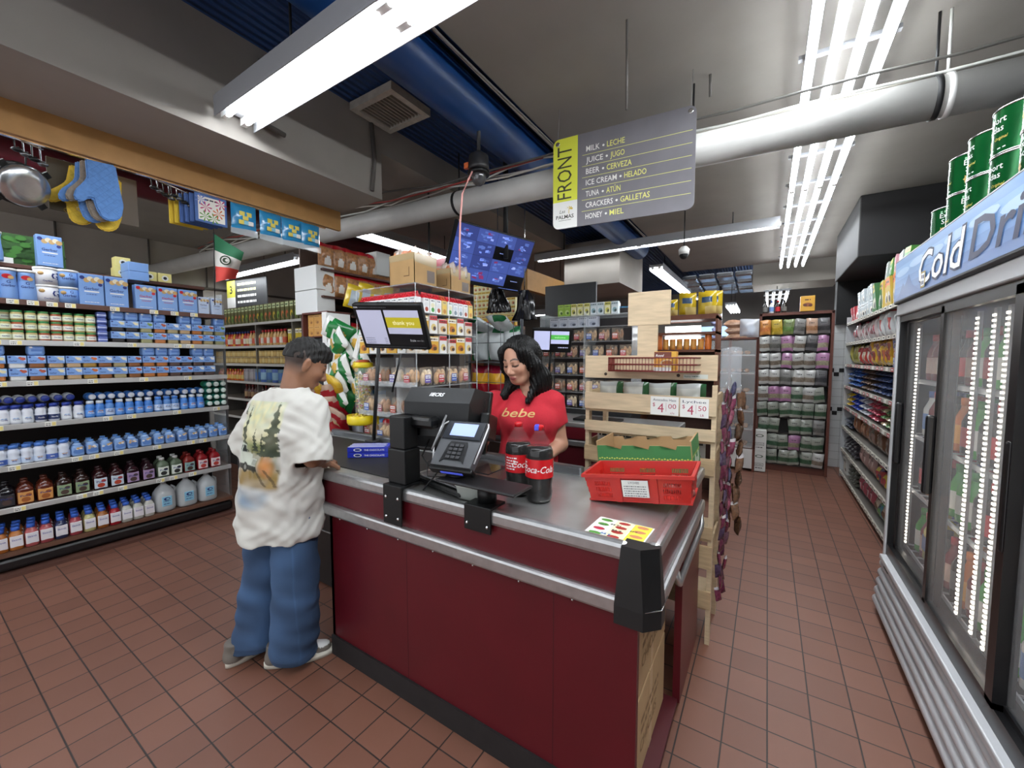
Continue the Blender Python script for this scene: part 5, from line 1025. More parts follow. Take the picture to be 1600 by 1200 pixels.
# ---------------------------------------------------------------- far grocery shelf of aisle three
a3 = empty('store_shelf', (-5.3, 2.65, 0), 0, 'long grocery shelf crossing behind the baby food aisle', 'shelf')
AL = [1.95, 1.655, 1.42, 1.185, .95, .7, .4]
for z in AL: s_ = MB().box(-1.6, 1.3, 0, .4, z-.02, z).build('shelf_board', mat('8d8478', .5), a3); MB().box(-1.6, 1.3, -.008, 0, z-.028, z+.002).build('price_strip', mat('c9c8c2', .4), s_)
MB().box(-1.6, 1.3, .38, .4, 0, 2.2).build('back_panel', mat('2e2826', .7), a3); MB().box(-1.6, 1.3, 0, .38, 0, .12).build('plinth', DARK, a3)
for x in (-1.6, -.3, .55, 1.28): MB().box(x, x+.02, 0, .4, .12, 2.0).build('side_upright', mat('8a8680', .4, .5), a3)
def row3(Ps, x0, x1, step, z, lab, cat, grp, dy=.05, lay=1, lh=.1):
    i = 0; x = x0
    while x < x1:
        for k in range(lay): Ps[(i+k) % len(Ps)].put((x, 2.66+dy, z+lh*k), 0, '%s, %s from left%s on the far grocery shelf' % (lab, ORD[i % 30], '' if lay == 1 else ', '+ORD[k]+' layer'), cat, grp)
        i += 1; x += step
gc = [P_box('soup_carton', .075, .23, .06, ('6a6a40', 'cdd8a8', c, '3a5a2a'), seed=i) for i, c in enumerate(('c85a3a', 'd8b83a', '8ab04a', 'd87a4a'))]
row3(gc, -6.85, -4.15, .098, 1.951, 'tall green broth carton', 'carton', 'tall green cartons')
s1_ = [P_sauce('c8502a', '23306a', 'd8c8a0'), P_sauce('d89a2a', '23306a', 'c84a2a'), P_sauce('b8342a', '23306a', 'e0d8c0')]; s2_ = [P_sauce('d8b078', 'c02a34', 'e4dcc8'), P_sauce('c89a5a', 'c02a34', 'c8502a')]
row3(s1_, -6.8, -5.85, .075, 1.656, 'blue-capped sauce bottle', 'bottle', 'blue-capped sauce bottles'); row3(s2_, -5.82, -4.95, .075, 1.656, 'red-capped sauce bottle', 'bottle', 'red-capped sauce bottles')
yw = [P_box('soup_carton', .07, .19, .06, ('d8c040', 'e8e4d8', 'd0a830', '6a5a2a'), seed=1), P_box('soup_carton', .07, .19, .06, ('d8d8d8', 'e8e8e8', 'a0a0a0', '4a4a4a'), seed=2)]
row3([yw[0]]*5+[yw[1]]*3, -4.85, -4.15, .08, 1.656, 'yellow or white slim carton', 'carton', 'slim cartons')
row3([P_can('food_can', .034, .085, 'b89a58', 'd0b878', 3), P_can('food_can', .034, .085, 'a88a4a', 'c8a860', 4)], -6.8, -4.3, .072, 1.421, 'stacked gold food can', 'can', 'gold food cans', lay=2, lh=.086)
row3([P_sauce('b8502a', 'c9a030', 'd8a848', .16), P_sauce('c8702a', 'b83030', 'd8b868', .16)], -6.75, -6.0, .075, 1.186, 'orange sauce jar', 'jar', 'orange sauce jars')
row3([P_can('coffee_can', .065, .17, '8a8488', 'a09a9c', 5)], -5.92, -5.6, .14, 1.186, 'grey coffee can', 'can', 'grey coffee cans'); row3([P_can('coffee_can', .065, .17, '5a7a8a', '3a6aa8', 6), P_can('coffee_can', .065, .17, '4a6ab0', '8ab0c8', 7)], -5.62, -4.4, .14, 1.186, 'blue coffee can', 'can', 'blue coffee cans')
dk = [P_sauce('4a1a18', '8a2a24', 'a08058', .19), P_sauce('3a2018', '5a2a20', '7a5a40', .19)]
for z in (.951, .701, .401): row3(dk, -6.0, -4.4, .085, z, 'dark red sauce bottle', 'bottle', 'dark sauce bottles')

o = empty('beaded_pole', (-2.63, 2.75, 2.2), 0, 'dark red beaded pole behind the cartons of wrapped pastries', 'pole')
MB().cyl((0, 0, -.6), (0, 0, 1.0), .008, n=8).build('pole_rod', DARK, o)
for k in range(9): MB().ell((0, 0, .03*k), (.024, .024, .016), 12).build('bead', mat('9a1f2c', .3), o)
# ================================================================ DRINKS FRIDGE ON THE RIGHT
FX, FY1, FY0 = .63, 3.15, .85
f = empty('drinks_fridge', (FX, (FY0+FY1)/2, 0), -R90, 'tall glass-door drinks fridge under a lit blue sign', 'fridge')
HL = (FY1-FY0)/2     # local: -Y faces the aisle, local -X is the far end (world +Y)
SIL = mat('c6c8cb', .38, .1); FBLK = mat('141416', .35)
b = MB(); b.box(-HL, HL, .66, .7, 0, 2.04).box(-HL, -HL+.025, .0, .7, .0, 2.04).box(HL-.025, HL, 0, .7, 0, 2.04).box(-HL, HL, .0, .7, 2.0, 2.04).box(-HL, HL, .03, .7, .3, .36)
b.build('fridge_cabinet', mat('1c1c1e', .4), f)
MB().rbox(-HL-.012, -HL+.012, -.01, .03, 0, 1.8, .004).build('edge_trim', mat('d9dbdd', .35, .3), f)
MB().box(-HL, HL, -.0, .04, .34, .41).build('door_sill', FBLK, f); MB().box(-HL, HL, 0, .04, 1.7, 1.8).build('door_head', FBLK, f)
for i in range(5): MB().cyl((-HL+.01, .004-.006*i, .285-.056*i), (HL-.01, .004-.006*i, .285-.056*i), .03, n=20).build('louvre', SIL, f)
MB().box(-HL, HL, .02, .05, 0, .33).build('grille_back', BLK, f); MB().rbox(-HL+.02, HL-.02, -.03, .02, .315, .345, .006).build('grille_top', SIL, f)
MB().box(-HL+.1, -HL+.19, -.024, -.02, .285, .3).build('control_display', mat('25402c', .3), f)
MB().rbox(-HL+.0, HL-.0, -.015, .02, 1.735, 1.8, .006).build('top_rail', SIL, f)
d0 = -HL+.05
for i, (a, e, rec) in enumerate(((-1.09, -.43, .02), (-.47, .2, -.005), (.16, .82, .02))):
    d = empty('door', (0, 0, 0)); d.parent = f; y = rec
    b = MB(); b.box(a, a+.035, y, y+.025, .41, 1.72).box(e-.05, e, y, y+.025, .41, 1.72).box(a, e, y, y+.025, 1.69, 1.72).box(a, e, y, y+.025, .41, .43); b.build('door_frame', FBLK, d)
    MB().box(a+.035, e-.05, y+.008, y+.014, .43, 1.69).build('glass', CLEAR, d)
    MB().rbox(a+.002, a+.034, y-.03, y, .9, 1.25, .01).build('handle', FBLK, d)
for i, z in enumerate((.44, .78, 1.08, 1.38)):
    b = MB()
    for k in range(24): b.box(-HL+.04+k*.095, -HL+.044+k*.095, .07, .64, z-.008, z)
    b.box(-HL+.03, HL-.03, .07, .076, z-.02, z); b.build('wire_shelf', mat('c9ccd0', .35, .5), f)
LEDM = mat('fff4e2', .5, emit=3.2)
for k, (x, yy) in enumerate(((-1.06, .06), (-.62, .06), (-.5, .05), (-.3, .05), (-.16, .05), (-.06, .05), (.03, .05), (.5, .06))):
    b = MB(); b.box(x-.012, x+.012, yy+.005, yy+.015, .45, 1.68, 1)
    for j in range(62): b.box(x-.008, x+.008, yy, yy+.004, .46+j*.0195, .468+j*.0195)
    b.build('led_strip', [LEDM, mat('8d8f92', .3, .6)], f)
s = empty('sign_box', (0, 0, 0)); s.parent = f
MB().rbox(-HL, HL, -.03, .1, 1.8, 2.045, .008).build('sign_case', mat('2a2c30', .4), s)
b = MB(); y = -.0312; a, e = -HL+.012, HL-.012
for k in range(6): b.rect(a, e, 1.815+.036*k, 1.852+.036*k, y, k)
b.add([(a, y-.0006, 1.815), (a+.1, y-.0006, 1.84), (a+.17, y-.0006, 1.9), (a+.2, y-.0006, 1.875), (a+.27, y-.0006, 1.93), (a+.33, y-.0006, 1.87), (a+.45, y-.0006, 1.83), (a+.6, y-.0006, 1.815)], [(0, 1, 2, 3, 4, 5, 6, 7)], 8)
rnd = random.Random(3)
for k in range(9): b.disc(a+.15+k*.24, 1.97+rnd.uniform(-.02, .02), .12, .02, y-.0008-.0001*k, 9, 12)
x = -.695
b.text('Cold', x-.006, 1.842, .152, y-.002, 7, w=.545, bold=.05, shear=.18); b.text('Cold', x, 1.846, .145, y-.003, 6, w=.53, bold=.012, shear=.18)
b.text('Drinks', x+.57, 1.85, .135, y-.002, 7, w=.74, bold=.02, shear=.18)
x += .03; b.rect(x+.015, x+.075, 1.826, 1.9, y-.004, 10); b.rect(x+.022, x+.068, 1.834, 1.892, y-.0046, 6)
for (u, w) in ((.028, 1.84), (.046, 1.84), (.028, 1.868), (.05, 1.866)): b.rect(x+u, x+u+.014, w, w+.016, y-.005, 7)
b.build('sign_face', [mat(c, .3, emit=.1) for c in ('3f649c', '4a72aa', '5a84ba', '6c96c8', '7ca6d2', '6a94c6', 'eef2f4')]+[mat('1c2450', .4)]+[mat('2f5690', .3, emit=.1), mat('9fbcdc', .3, emit=.12), mat('c9a93a', .4)], s)
def soda(c, cap, lab, h=.24, r=.034): return P_sauce(c, cap, lab, h, r)
sd = [soda(*q) for q in (('2a1614', 'c02028', 'b8202a'), ('3f9a3a', '2a8a30', 'd8d8d0'), ('c8702a', 'e07a20', 'e0a040'), ('7a1a24', 'c02030', 'd0b0a0'), ('d8d8d4', '3a60b0', '6a90c8'), ('34302c', '202020', '70706c'))]
rnd = random.Random(21)
for lv, z in enumerate((.44, .78, 1.08, 1.38)):
    for i in range(17):
        y = FY1-.13-.085*i
        if lv == 0 and i in (2, 3): continue
        nm = rnd.randrange(6); sd[nm].put((FX+.125, y, z+.001), 0, '%s drink bottle, %s from the far end, %s shelf inside the fridge' % (('cola', 'green', 'orange', 'red', 'pale', 'dark')[nm], ORD[i], ORD[lv]), 'drink bottle', 'bottles inside the fridge')
        sd[(nm+i) % 6].put((FX+.22, y+.02, z+.001), 0, 'drink bottle standing in the second row inside the fridge', 'drink bottle', 'second row bottles inside the fridge')
bottle('oil_jug', [(.06, 0), (.07, .01), (.07, .15), (.05, .2), (.02, .24), (.02, .25)], mat('c9b32a', .25), mat('d8b82a', .4), .25, .023, mat('3a5a9a', .4), (.05, .13), sup=4)
oj_ = Proto(bottle('oil_jug', [(.06, 0), (.07, .01), (.07, .15), (.05, .2), (.02, .24), (.02, .25)], mat('c9b32a', .25), mat('d8b82a', .4), .25, .023, mat('3a5a9a', .4), (.05, .13), sup=4)); oj_.put((FX+.165, FY1-.27, .441), -R90, 'yellow drink jug low behind the far fridge door', 'jug')
# big green cracker tins on the fridge
TG = mat('0f5f2c', .22, .45, noise=.15, nscale=6)
def tin():
    r, h = .088, .158; o = empty('cracker_tin')
    b = MB(); b.lathe([(r, .004, 0), (r, h-.006, 0)], 36, capb=False, capt=False)
    for a in np.arange(0, 6.2, 1.57):
        b.text('Export', 0, h*.68, .022, 0, 1, cyl_r=r+.0008, ang0=a, bold=.01, center=True); b.text('Sodas', 0, h*.5, .022, 0, 1, cyl_r=r+.0008, ang0=a, bold=.01, center=True); b.text('Original', 0, h*.32, .01, 0, 2, cyl_r=r+.0008, ang0=a+.3, shear=.3, center=True)
        for k, (dx, dz, w, hh, mi) in enumerate(((-.45, .82, .3, .01, 3), (-.4, .12, .4, .005, 3), (.2, .12, .3, .004, 1))):
            p = [(a+dx-PI/2, dz*h), (a+dx+w-PI/2, dz*h), (a+dx+w-PI/2, dz*h+hh), (a+dx-PI/2, dz*h+hh)]; b.add([((r+.0007)*math.cos(t), (r+.0007)*math.sin(t), z) for t, z in p], [(0, 1, 2, 3)], mi)
        st = [((r+.0007)*math.cos(a-.35-PI/2+q*.13*math.cos(t*PI/6)), (r+.0007)*math.sin(a-.35-PI/2+q*.13*math.cos(t*PI/6)), .2*h+.018+q*.018*math.sin(t*PI/6)) for t in range(12) for q in ((1, .6)[t % 2],)]
        b.add(st, [tuple(range(12))], 4)
    b.build('tin_body', [TG, WHITE, mat('c9b45a', .4), mat('8fc29a', .4), mat('b89a5a', .5)], o)
    for z in (.0, h-.006): MB().lathe([(r-.002, z), (r+.002, z+.001), (r+.002, z+.005), (r-.002, z+.006)], 36).build('tin_rim', CHROME, o)
    MB().lathe([(r-.004, h-.002), (.001, h-.002)], 36, capb=False, capt=False).build('tin_lid', mat('4a9a5a', .3, .3), o)
    return o
tp_ = Proto(tin)
for i, y in enumerate((2.77, 2.575, 2.37, 2.16, 1.95, 1.74)):
    for k in range(1 if i == 0 else 2): tp_.put((.735, y, 2.046+.1585*k), i*.2-.5, 'big green cracker tin on the fridge, %s from the far end%s' % (ORD[i], '' if i == 0 else (', lower', ', upper')[k]), 'tin', 'green cracker tins')
# ================================================================ LONG SNACK SHELF BEYOND THE FRIDGE
XR = .82
g = empty('store_shelf', (XR, 5.2, 0), -R90, 'tall eight-tier snack shelf along the wall beyond the fridge', 'shelf')
RL = [1.925, 1.68, 1.42, 1.158, .903, .648, .37, .085]; GH = 1.32
MB().box(-GH, 1.98, .45, .47, 0, 2.1).build('back_panel', mat('2b2828', .7), g); MB().box(-GH, 1.98, .03, .45, 0, .06).build('plinth', mat('201f20', .6), g)
for i, z in enumerate(RL):
    s = MB().box(-GH, 1.98, .01, .45, z-.02, z).build('shelf_board', mat('5f5b56', .5), g)
    st = MB().box(-GH, 1.98, 0, .01, z-.03, z+.004).build('price_strip', mat('a9a59b', .45), s)
    for k in range(14):
        x = -GH+.05+.17*k; t = MB(); t.box(x, x+.075, -.002, 0, z-.028, z+.002); t.rect(x+.02, x+.07, z-.02, z-.006, -.0025, 1); t.build('price_tag', [mat('b8424a', .5) if i in (2, 3, 4) and k % 3 else mat('e8e6da', .5), WHITE if i in (2, 3, 4) else INK], s)
for x in (-GH, 1.96): MB().box(x, x+.02, .0, .46, 0, 2.0).build('side_upright', mat('b9bcbe', .4, .4), g)
def soft(c1, c2, seed, w=.16, h=.2, t=.07, name='snack_bag', al=1., blob=True):
    ms = [mat(c1, .2, coat=.5, alpha=al), GL(c2), GL('d8d6d0')]
    return Proto(lambda: pillow(w, h, t, lambda u, v, f: 1 if (blob and (u-.5)**2+(v-.45)**2 < .07) or v > .86 else 0, ms, seed, 8, 9, name=name))
def rbox_p(c1, c2, w, h, d, nm='grocery_box'): return P_box(nm, w, h, d, (c1, c2, 'd8d4c8', '3a3a3a'), seed=int(w*100))
TIER = ('top', 'second', 'third', 'fourth', 'fifth', 'sixth', 'seventh', 'bottom')
def lay_row(lv, y0, y1, step, Ps, nm, cat, grp, stand=True, layers=1, lh=.055, dx=.07, z0=0, rows=1):
    n = int((y1-y0)/step+.01)+1
    for i in range(n):
        y = y1-step*i
        for k in range(layers):
            rot = (rj.uniform(-.08, .12), rj.uniform(-.1, .1), -R90+rj.uniform(-.12, .12)) if stand else (-R90+.12+rj.uniform(-.06, .06), 0, -R90+rj.uniform(-.1, .1))
            dz = RL[lv]+z0+(lh*k if not stand else k*lh)+(0 if stand else lh*.5)
            Ps[(i+k) % len(Ps)].put((XR+.012+dx+(0 if stand else -.06), y, dz+(.008 if stand else .002)), 0, '%s, %s from far end%s, %s wall shelf tier' % (nm, ORD[i], '' if layers == 1 else ', '+ORD[k]+' up', TIER[lv]), cat, grp, rot=rot)
# top tier boxes
R = rbox_p
lay_row(0, 6.1, 6.35, .12, [R('b03038', 'c04a50', .1, .17, .1)], 'red box', 'box', 'red boxes on the snack shelf')
lay_row(0, 5.3, 5.98, .13, [R('b8c0c2', 'd8dcdc', .12, .15, .1), R('a8b0b4', 'c8d0d0', .12, .15, .1)], 'silver grey carton', 'box', 'silver cartons on the snack shelf', layers=2, lh=.152)
lay_row(0, 4.95, 5.2, .11, [R('2f6a34', 'c8b848', .1, .27, .1)], 'tall green box', 'box', 'tall green boxes on the snack shelf')
lay_row(0, 4.2, 4.85, .13, [R('c8b04a', 'd87a3a', .12, .25, .1), R('c9a858', 'c85a3a', .12, .25, .1)], 'yellow food box', 'box', 'yellow boxes on the snack shelf')
lay_row(0, 4.2, 4.8, .15, [R('a8b0b0', 'd0d4d0', .13, .14, .1), R('4a8a3a', 'c8c048', .13, .14, .1), R('c8909a', 'd8a8b0', .13, .14, .1)], 'small carton over the yellow boxes', 'box', 'cartons over the yellow boxes', z0=.256)
lay_row(1, 5.2, 6.35, .14, [soft('c9bcbc', 'b04a5a', 1), soft('d0cccc', '9a6a6a', 2)], 'white and pink snack bag', 'bag', 'white and pink snack bags')
lay_row(1, 4.35, 5.1, .15, [soft('d6d8d8', 'b8c0c4', 3, h=.23), soft('cfd3d4', 'c05a5a', 4, h=.23)], 'tall white bag', 'bag', 'tall white bags'); lay_row(1, 4.1, 4.25, .12, [soft('8ab4d0', '5a8ac0', 5, w=.12, h=.23)], 'light blue bag', 'bag', 'light blue bags')
lay_row(2, 6.0, 6.4, .09, [soft('b8b060', '8a8a3a', 6, w=.1, h=.22)], 'yellow-green pasta bag', 'bag', 'pasta bags')
lay_row(2, 5.35, 5.9, .14, [soft('b03a34', 'd8c8a8', 7), soft('b8504a', 'e0d8c8', 8)], 'red snack bag', 'bag', 'red snack bags on the wall shelf'); lay_row(2, 4.5, 5.25, .13, [soft('c8962a', 'a8502a', 9), soft('d0a83a', '8a3a2a', 10)], 'golden snack bag', 'bag', 'golden snack bags', layers=2, lh=.06, dx=.06)
lay_row(2, 4.1, 4.35, .12, [R('5a6aa8', 'd8d8e0', .1, .075, .1), R('a84a4a', 'e0d8d8', .1, .075, .1)], 'blue or red small box', 'box', 'small stacked boxes', layers=3, lh=.077)
flat = lambda c1, c2, s: soft(c1, c2, s, w=.14, h=.165, t=.046)
lay_row(3, 5.75, 6.4, .16, [flat('3a5a9a', '4a78c0', 11), flat('34609a', '8a3040', 12)], 'blue bread bag', 'bag', 'blue bags lying in stacks', False, 4)
lay_row(3, 5.1, 5.6, .16, [flat('5a4a44', '8a7468', 13), flat('6a5648', '4a3a34', 14)], 'brown biscuit bag', 'bag', 'brown bags lying in stacks', False, 4)
lay_row(3, 4.4, 4.98, .16, [flat('36446a', '5a6a98', 15)], 'navy biscuit bag', 'bag', 'navy bags lying in stacks', False, 4); lay_row(3, 4.1, 4.25, .14, [R('b8bcc0', 'd0d4d4', .11, .05, .1)], 'pale flat box', 'box', 'pale flat boxes', layers=4, lh=.052)
lay_row(4, 6.25, 6.4, .14, [flat('c8a82a', 'e0c848', 16)], 'yellow bag', 'bag', 'yellow bags lying in stacks', False, 3); lay_row(4, 5.75, 6.1, .16, [flat('2a44a8', '4a64c8', 17)], 'royal blue bag', 'bag', 'royal blue bags lying in stacks', False, 4)
lay_row(4, 5.3, 5.6, .15, [flat('b8bcc4', '8a94a8', 18)], 'white bag', 'bag', 'white bags lying in stacks', False, 4); lay_row(4, 4.75, 5.15, .15, [flat('a84a5a', 'd0a0a8', 19), flat('b03a50', 'e0c0c8', 20)], 'pink red bag', 'bag', 'pink bags lying in stacks', False, 4)
lay_row(4, 4.1, 4.6, .15, [flat('b8a888', 'a83a34', 21), flat('4a7a44', 'c8c0a0', 22)], 'cream and red bag', 'bag', 'cream bags lying in stacks', False, 4)
lay_row(5, 6.1, 6.4, .15, [flat('1f2a44', '3a4a6a', 23)], 'dark navy bag', 'bag', 'dark navy bags', False, 2); lay_row(5, 5.3, 5.95, .16, [soft('a06a48', 'c08a68', 24, al=.85), soft('8a5a40', 'b88a6a', 25, al=.85)], 'clear bag of orange nuts', 'bag', 'bags of orange nuts'); lay_row(5, 4.4, 5.15, .16, [soft('6a5040', '8a7060', 26, al=.9)], 'clear bag of brown beans', 'bag', 'bags of brown beans'); lay_row(5, 4.1, 4.25, .12, [R('a03a34', 'c05a50', .1, .12, .1)], 'red box', 'box', 'red boxes by the fridge')
lay_row(6, 5.75, 6.4, .16, [flat('4a464c', '6a666c', 27)], 'dark grey bag', 'bag', 'dark grey bags', False, 3); lay_row(6, 4.95, 5.6, .15, [soft('b89a94', 'd0b8b0', 28, al=.7)], 'clear pinkish bag', 'bag', 'clear pinkish bags'); lay_row(6, 4.1, 4.8, .14, [soft('c8b03a', 'a83a3a', 29, w=.12, h=.15), soft('a84a4a', '5a3a5a', 30, w=.12, h=.15)], 'yellow and red toy bag', 'bag', 'yellow and red toy bags')
lay_row(7, 6.15, 6.4, .13, [R('d0d0cc', 'b0b4b0', .12, .2, .1)], 'white carton', 'box', 'white cartons low on the wall shelf'); lay_row(7, 5.6, 6.0, .17, [flat('5a5c54', '3a3c38', 31)], 'grey green bag', 'bag', 'grey green bags', False, 4, .045); lay_row(7, 4.9, 5.45, .15, [soft('9a4a58', 'c89aa4', 32, h=.17)], 'dull red bag', 'bag', 'dull red bags'); lay_row(7, 4.1, 4.75, .13, [soft('c0b8a8', '6a5a4a', 33, h=.16), soft('4a8a9a', '4a9a5a', 34, h=.14)], 'white or teal bag', 'bag', 'white and teal bags')
# ================================================================ TALL RACK OF HANGING BAGS
g = empty('bag_rack', (.285, 6.36, 0), 0, 'tall wooden rack hung with rows of small herb bags at the aisle end', 'rack')
WB = mat('5a2e22', .5, noise=.15, nscale=10); W2 = .395
for x in (-W2, W2-.03): MB().box(x, x+.03, -.03, .12, 0, 2.08).build('side_board', WB, g)
MB().box(-W2, W2, -.03, .12, 2.05, 2.085).build('top_board', WB, g); MB().box(-W2, W2, -.0, .12, 0, .09).build('bottom_board', WB, g); MB().box(-W2+.03, W2-.03, .1, .12, .09, 2.05).build('back_board', mat('1d1b1b', .7), g)
RZ = [1.80, 1.585, 1.365, 1.15, .93, .725, .515, .3, .1]
for z in RZ: MB().box(-W2+.03, W2-.03, -.025, .1, z-.012, z-.004).build('rack_shelf', mat('2a2624', .5), g)
def herb(c1, c2, seed):
    def mk():
        o = pillow(.115, .19, .035, lambda u, v, f: 0 if v > .45 else (1 if v > .2 else 0), [GL(c1), mat(c2, .3, noise=.3, nscale=60)], seed, 8, 10, name='herb_bag'); l = MB(); l.box(-.035, .035, -.021, -.0205, .12, .155); l.scribble(-.028, .028, .134, .008, -.0212, 1, random.Random(seed)); l.build('paper_label', [mat(c1, .5), INK], o); return o
    return Proto(mk)
HB = dict(white=herb('b8b9b6', '7a6f62', 1), pink=herb('a87a9e', '8f8a72', 2), green=herb('94988f', '3d5a44', 3), gray=herb('8a8a88', '5a5a56', 4), amber=herb('c88a4a', 'b8703a', 5), yellow=herb('c0a848', 'b89a30', 6), leaf=herb('7a8a5a', '5a7a3a', 7), tan=herb('b89a84', '9a7050', 8), dark=herb('6a6a6c', '3a3a3c', 9))
rows = [('amber', 'yellow', 'leaf', 'gray', 'tan', 'dark'), ('white', 'gray', 'pink', 'white', 'dark', 'pink'), ('white', 'white', 'pink', 'white', 'white', 'pink'), ('white', 'white', 'gray', 'white', 'white', 'dark'), ('white', 'pink', 'pink', 'green', 'white', 'green'), ('green',)*6, ('green', 'green', '', 'green', 'green', 'gray'), ('', 'green', 'green', 'pink', 'green', 'green'), ('', 'green', 'green', 'green', 'green', 'white')]
for r_, (z, row) in enumerate(zip(RZ, rows)):
    for i, c in enumerate(row):
        if not c: continue
        for k in range(2): HB[c].put((-.035+.122*i+rj.uniform(-.01, .01), 6.375-.05*k+.0, z), rj.uniform(-.2, .2), ('%s herb bag, %s from left in the %s row of the bag rack' % (c, ORD[i], ORD[r_])) if k else 'herb bag hanging behind the front one in the tall bag rack', 'herb bag', 'herb bags, %s' % ('front' if k else 'behind'), rot=(rj.uniform(-.05, .12), rj.uniform(-.12, .12), rj.uniform(-.2, .2)))
b = MB(); b.rbox(-.075, .075, -.05, .05, 0, .19, .004); b.disc(0, .08, .05, .025, -.0508, 1); b.disc(-.025, .075, .02, .016, -.0514, 2); b.disc(.03, .07, .02, .016, -.0514, 2); b.scribble(-.03, .03, .135, .014, -.0508, 2, random.Random(2))
tag(b.build('cereal_box', [mat('c9962a', .4), mat('8a4a20', .4), mat('5a2a18', .4)], loc=(.4, 6.36, 2.086)), 'yellow and brown box standing on top of the tall bag rack', 'box')
for i in range(4): sd[(5, 4, 0, 5)[i]].put((-.05+.07*i, 6.42, 2.086), 0, 'small bottle on top of the bag rack, %s from left' % ORD[i], 'bottle', 'bottles on the bag rack').scale = (.8, .8, .7)
for k in range(2):
    b = MB(); b.rbox(-.075, .075, -.06, .06, 0, .27, .003); rnd = random.Random(k); y = -.0606; b.rect(-.05, .05, .07, .11, y, 1); b.rect(-.046, .046, .074, .106, y-.0004, 0); b.text('NATURAL', 0, .082, .014, y-.0008, 1, w=.08, center=True); b.scribble(-.04, .04, .04, .01, y, 1, rnd); b.disc(0, .2, .045, .02, y, 2); b.disc(0, .2, .03, .012, y-.0004, 0)
    tag(b.build('white_carton', [mat('c9cac6', .5), INK, mat('4a5a4a', .5)], loc=(-.055, 6.2, .012+.272*k), rz=.05), 'white printed carton on the floor before the bag rack, %s of two' % ('lower', 'upper')[k], 'carton', 'white cartons by the bag rack')
# ================================================================ PASTRY CASE
g = empty('pastry_case', (-.42, 6.3, 0), 0, 'wood-framed clear pastry case with trays beside the bag rack', 'display case')
for x in (-.4, -.02, .29): MB().box(x, x+.03, -.2, -.17, 0, 1.76).build('case_post', WB, g)
for x in (-.4, .3): MB().box(x, x+.015, -.2, .2, .3, 1.75).build('side_pane', CLEARW, g)
MB().box(-.4, .32, -.2, .2, 1.74, 1.765).build('case_top', WB, g); MB().box(-.4, .32, .18, .2, .1, 1.75).build('case_back', mat('3a2a24', .6), g); MB().rbox(-.4, .32, -.195, .2, .04, .3, .004).build('base_panel', mat('c9c9c6', .5), g)
for z in (1.53, 1.29, 1.03, .79, .55, .31): MB().box(-.37, .29, -.19, .18, z-.012, z).build('case_shelf', WB, g); MB().box(-.36, .28, -.18, .15, z, z+.012).build('pastry_tray', mat('b8b9b8', .35, .5), g)
MB().box(-.37, .29, -.205, -.2, .32, 1.73).build('front_pane', CLEAR, g)
def roll():
    b = MB(); b.ell((0, 0, .028), (.04, .03, .026), 14); return b.build('sweet_roll', mat('a8713c', .6, noise=.35, nscale=30))
rp = Proto(roll)
for k, z in enumerate((1.53, 1.29, 1.03, .79, .55, .31)):
    for i in range(7):
        for d_ in range(2): rp.put((-.74+.085*i, 6.2+.11*d_, z+.012), rj.uniform(0, 3), 'golden sweet roll, %s from left on the %s tray of the pastry case' % (ORD[i], ORD[k]) if d_ == 0 else 'golden sweet roll in the back row of a pastry tray', 'roll', 'sweet rolls, '+('front' if d_ == 0 else 'back'))
lf = Proto(lambda: pillow(.28, .12, .1, stripes((.99, 0)), [mat('b08a70', .25, alpha=.9, noise=.3, nscale=20)], 61, name='bread_loaf')); bl = Proto(lambda: pillow(.12, .12, .1, stripes((.99, 0)), [mat('8f93b8', .25)], 62, name='bread_loaf'))
for k in range(3): lf.put((-.38, 6.25, 1.768+.09*k), .2*k-.2, 'clear bagged loaf, %s up in the pile on the pastry case' % ORD[k], 'loaf', 'bagged loaves', rot=(-R90+.2, 0, .2*k-.2)); 
for k in range(3): bl.put((-.6, 6.22, 1.768+.1*k), .2*k, 'blue-wrapped loaf, %s up beside the clear loaves' % ORD[k], 'loaf', 'blue-wrapped loaves', rot=(-R90+.3, 0, .2*k))
tag(bag_o := pillow(.22, .24, .14, stripes((.99, 0)), [mat('c9cdd4', .15, alpha=.75, spec=.9)], 63, name='plastic_bag'), 'puffed clear plastic bag on the corner of the pastry case', 'bag').location = (-.22, 6.25, 1.768)
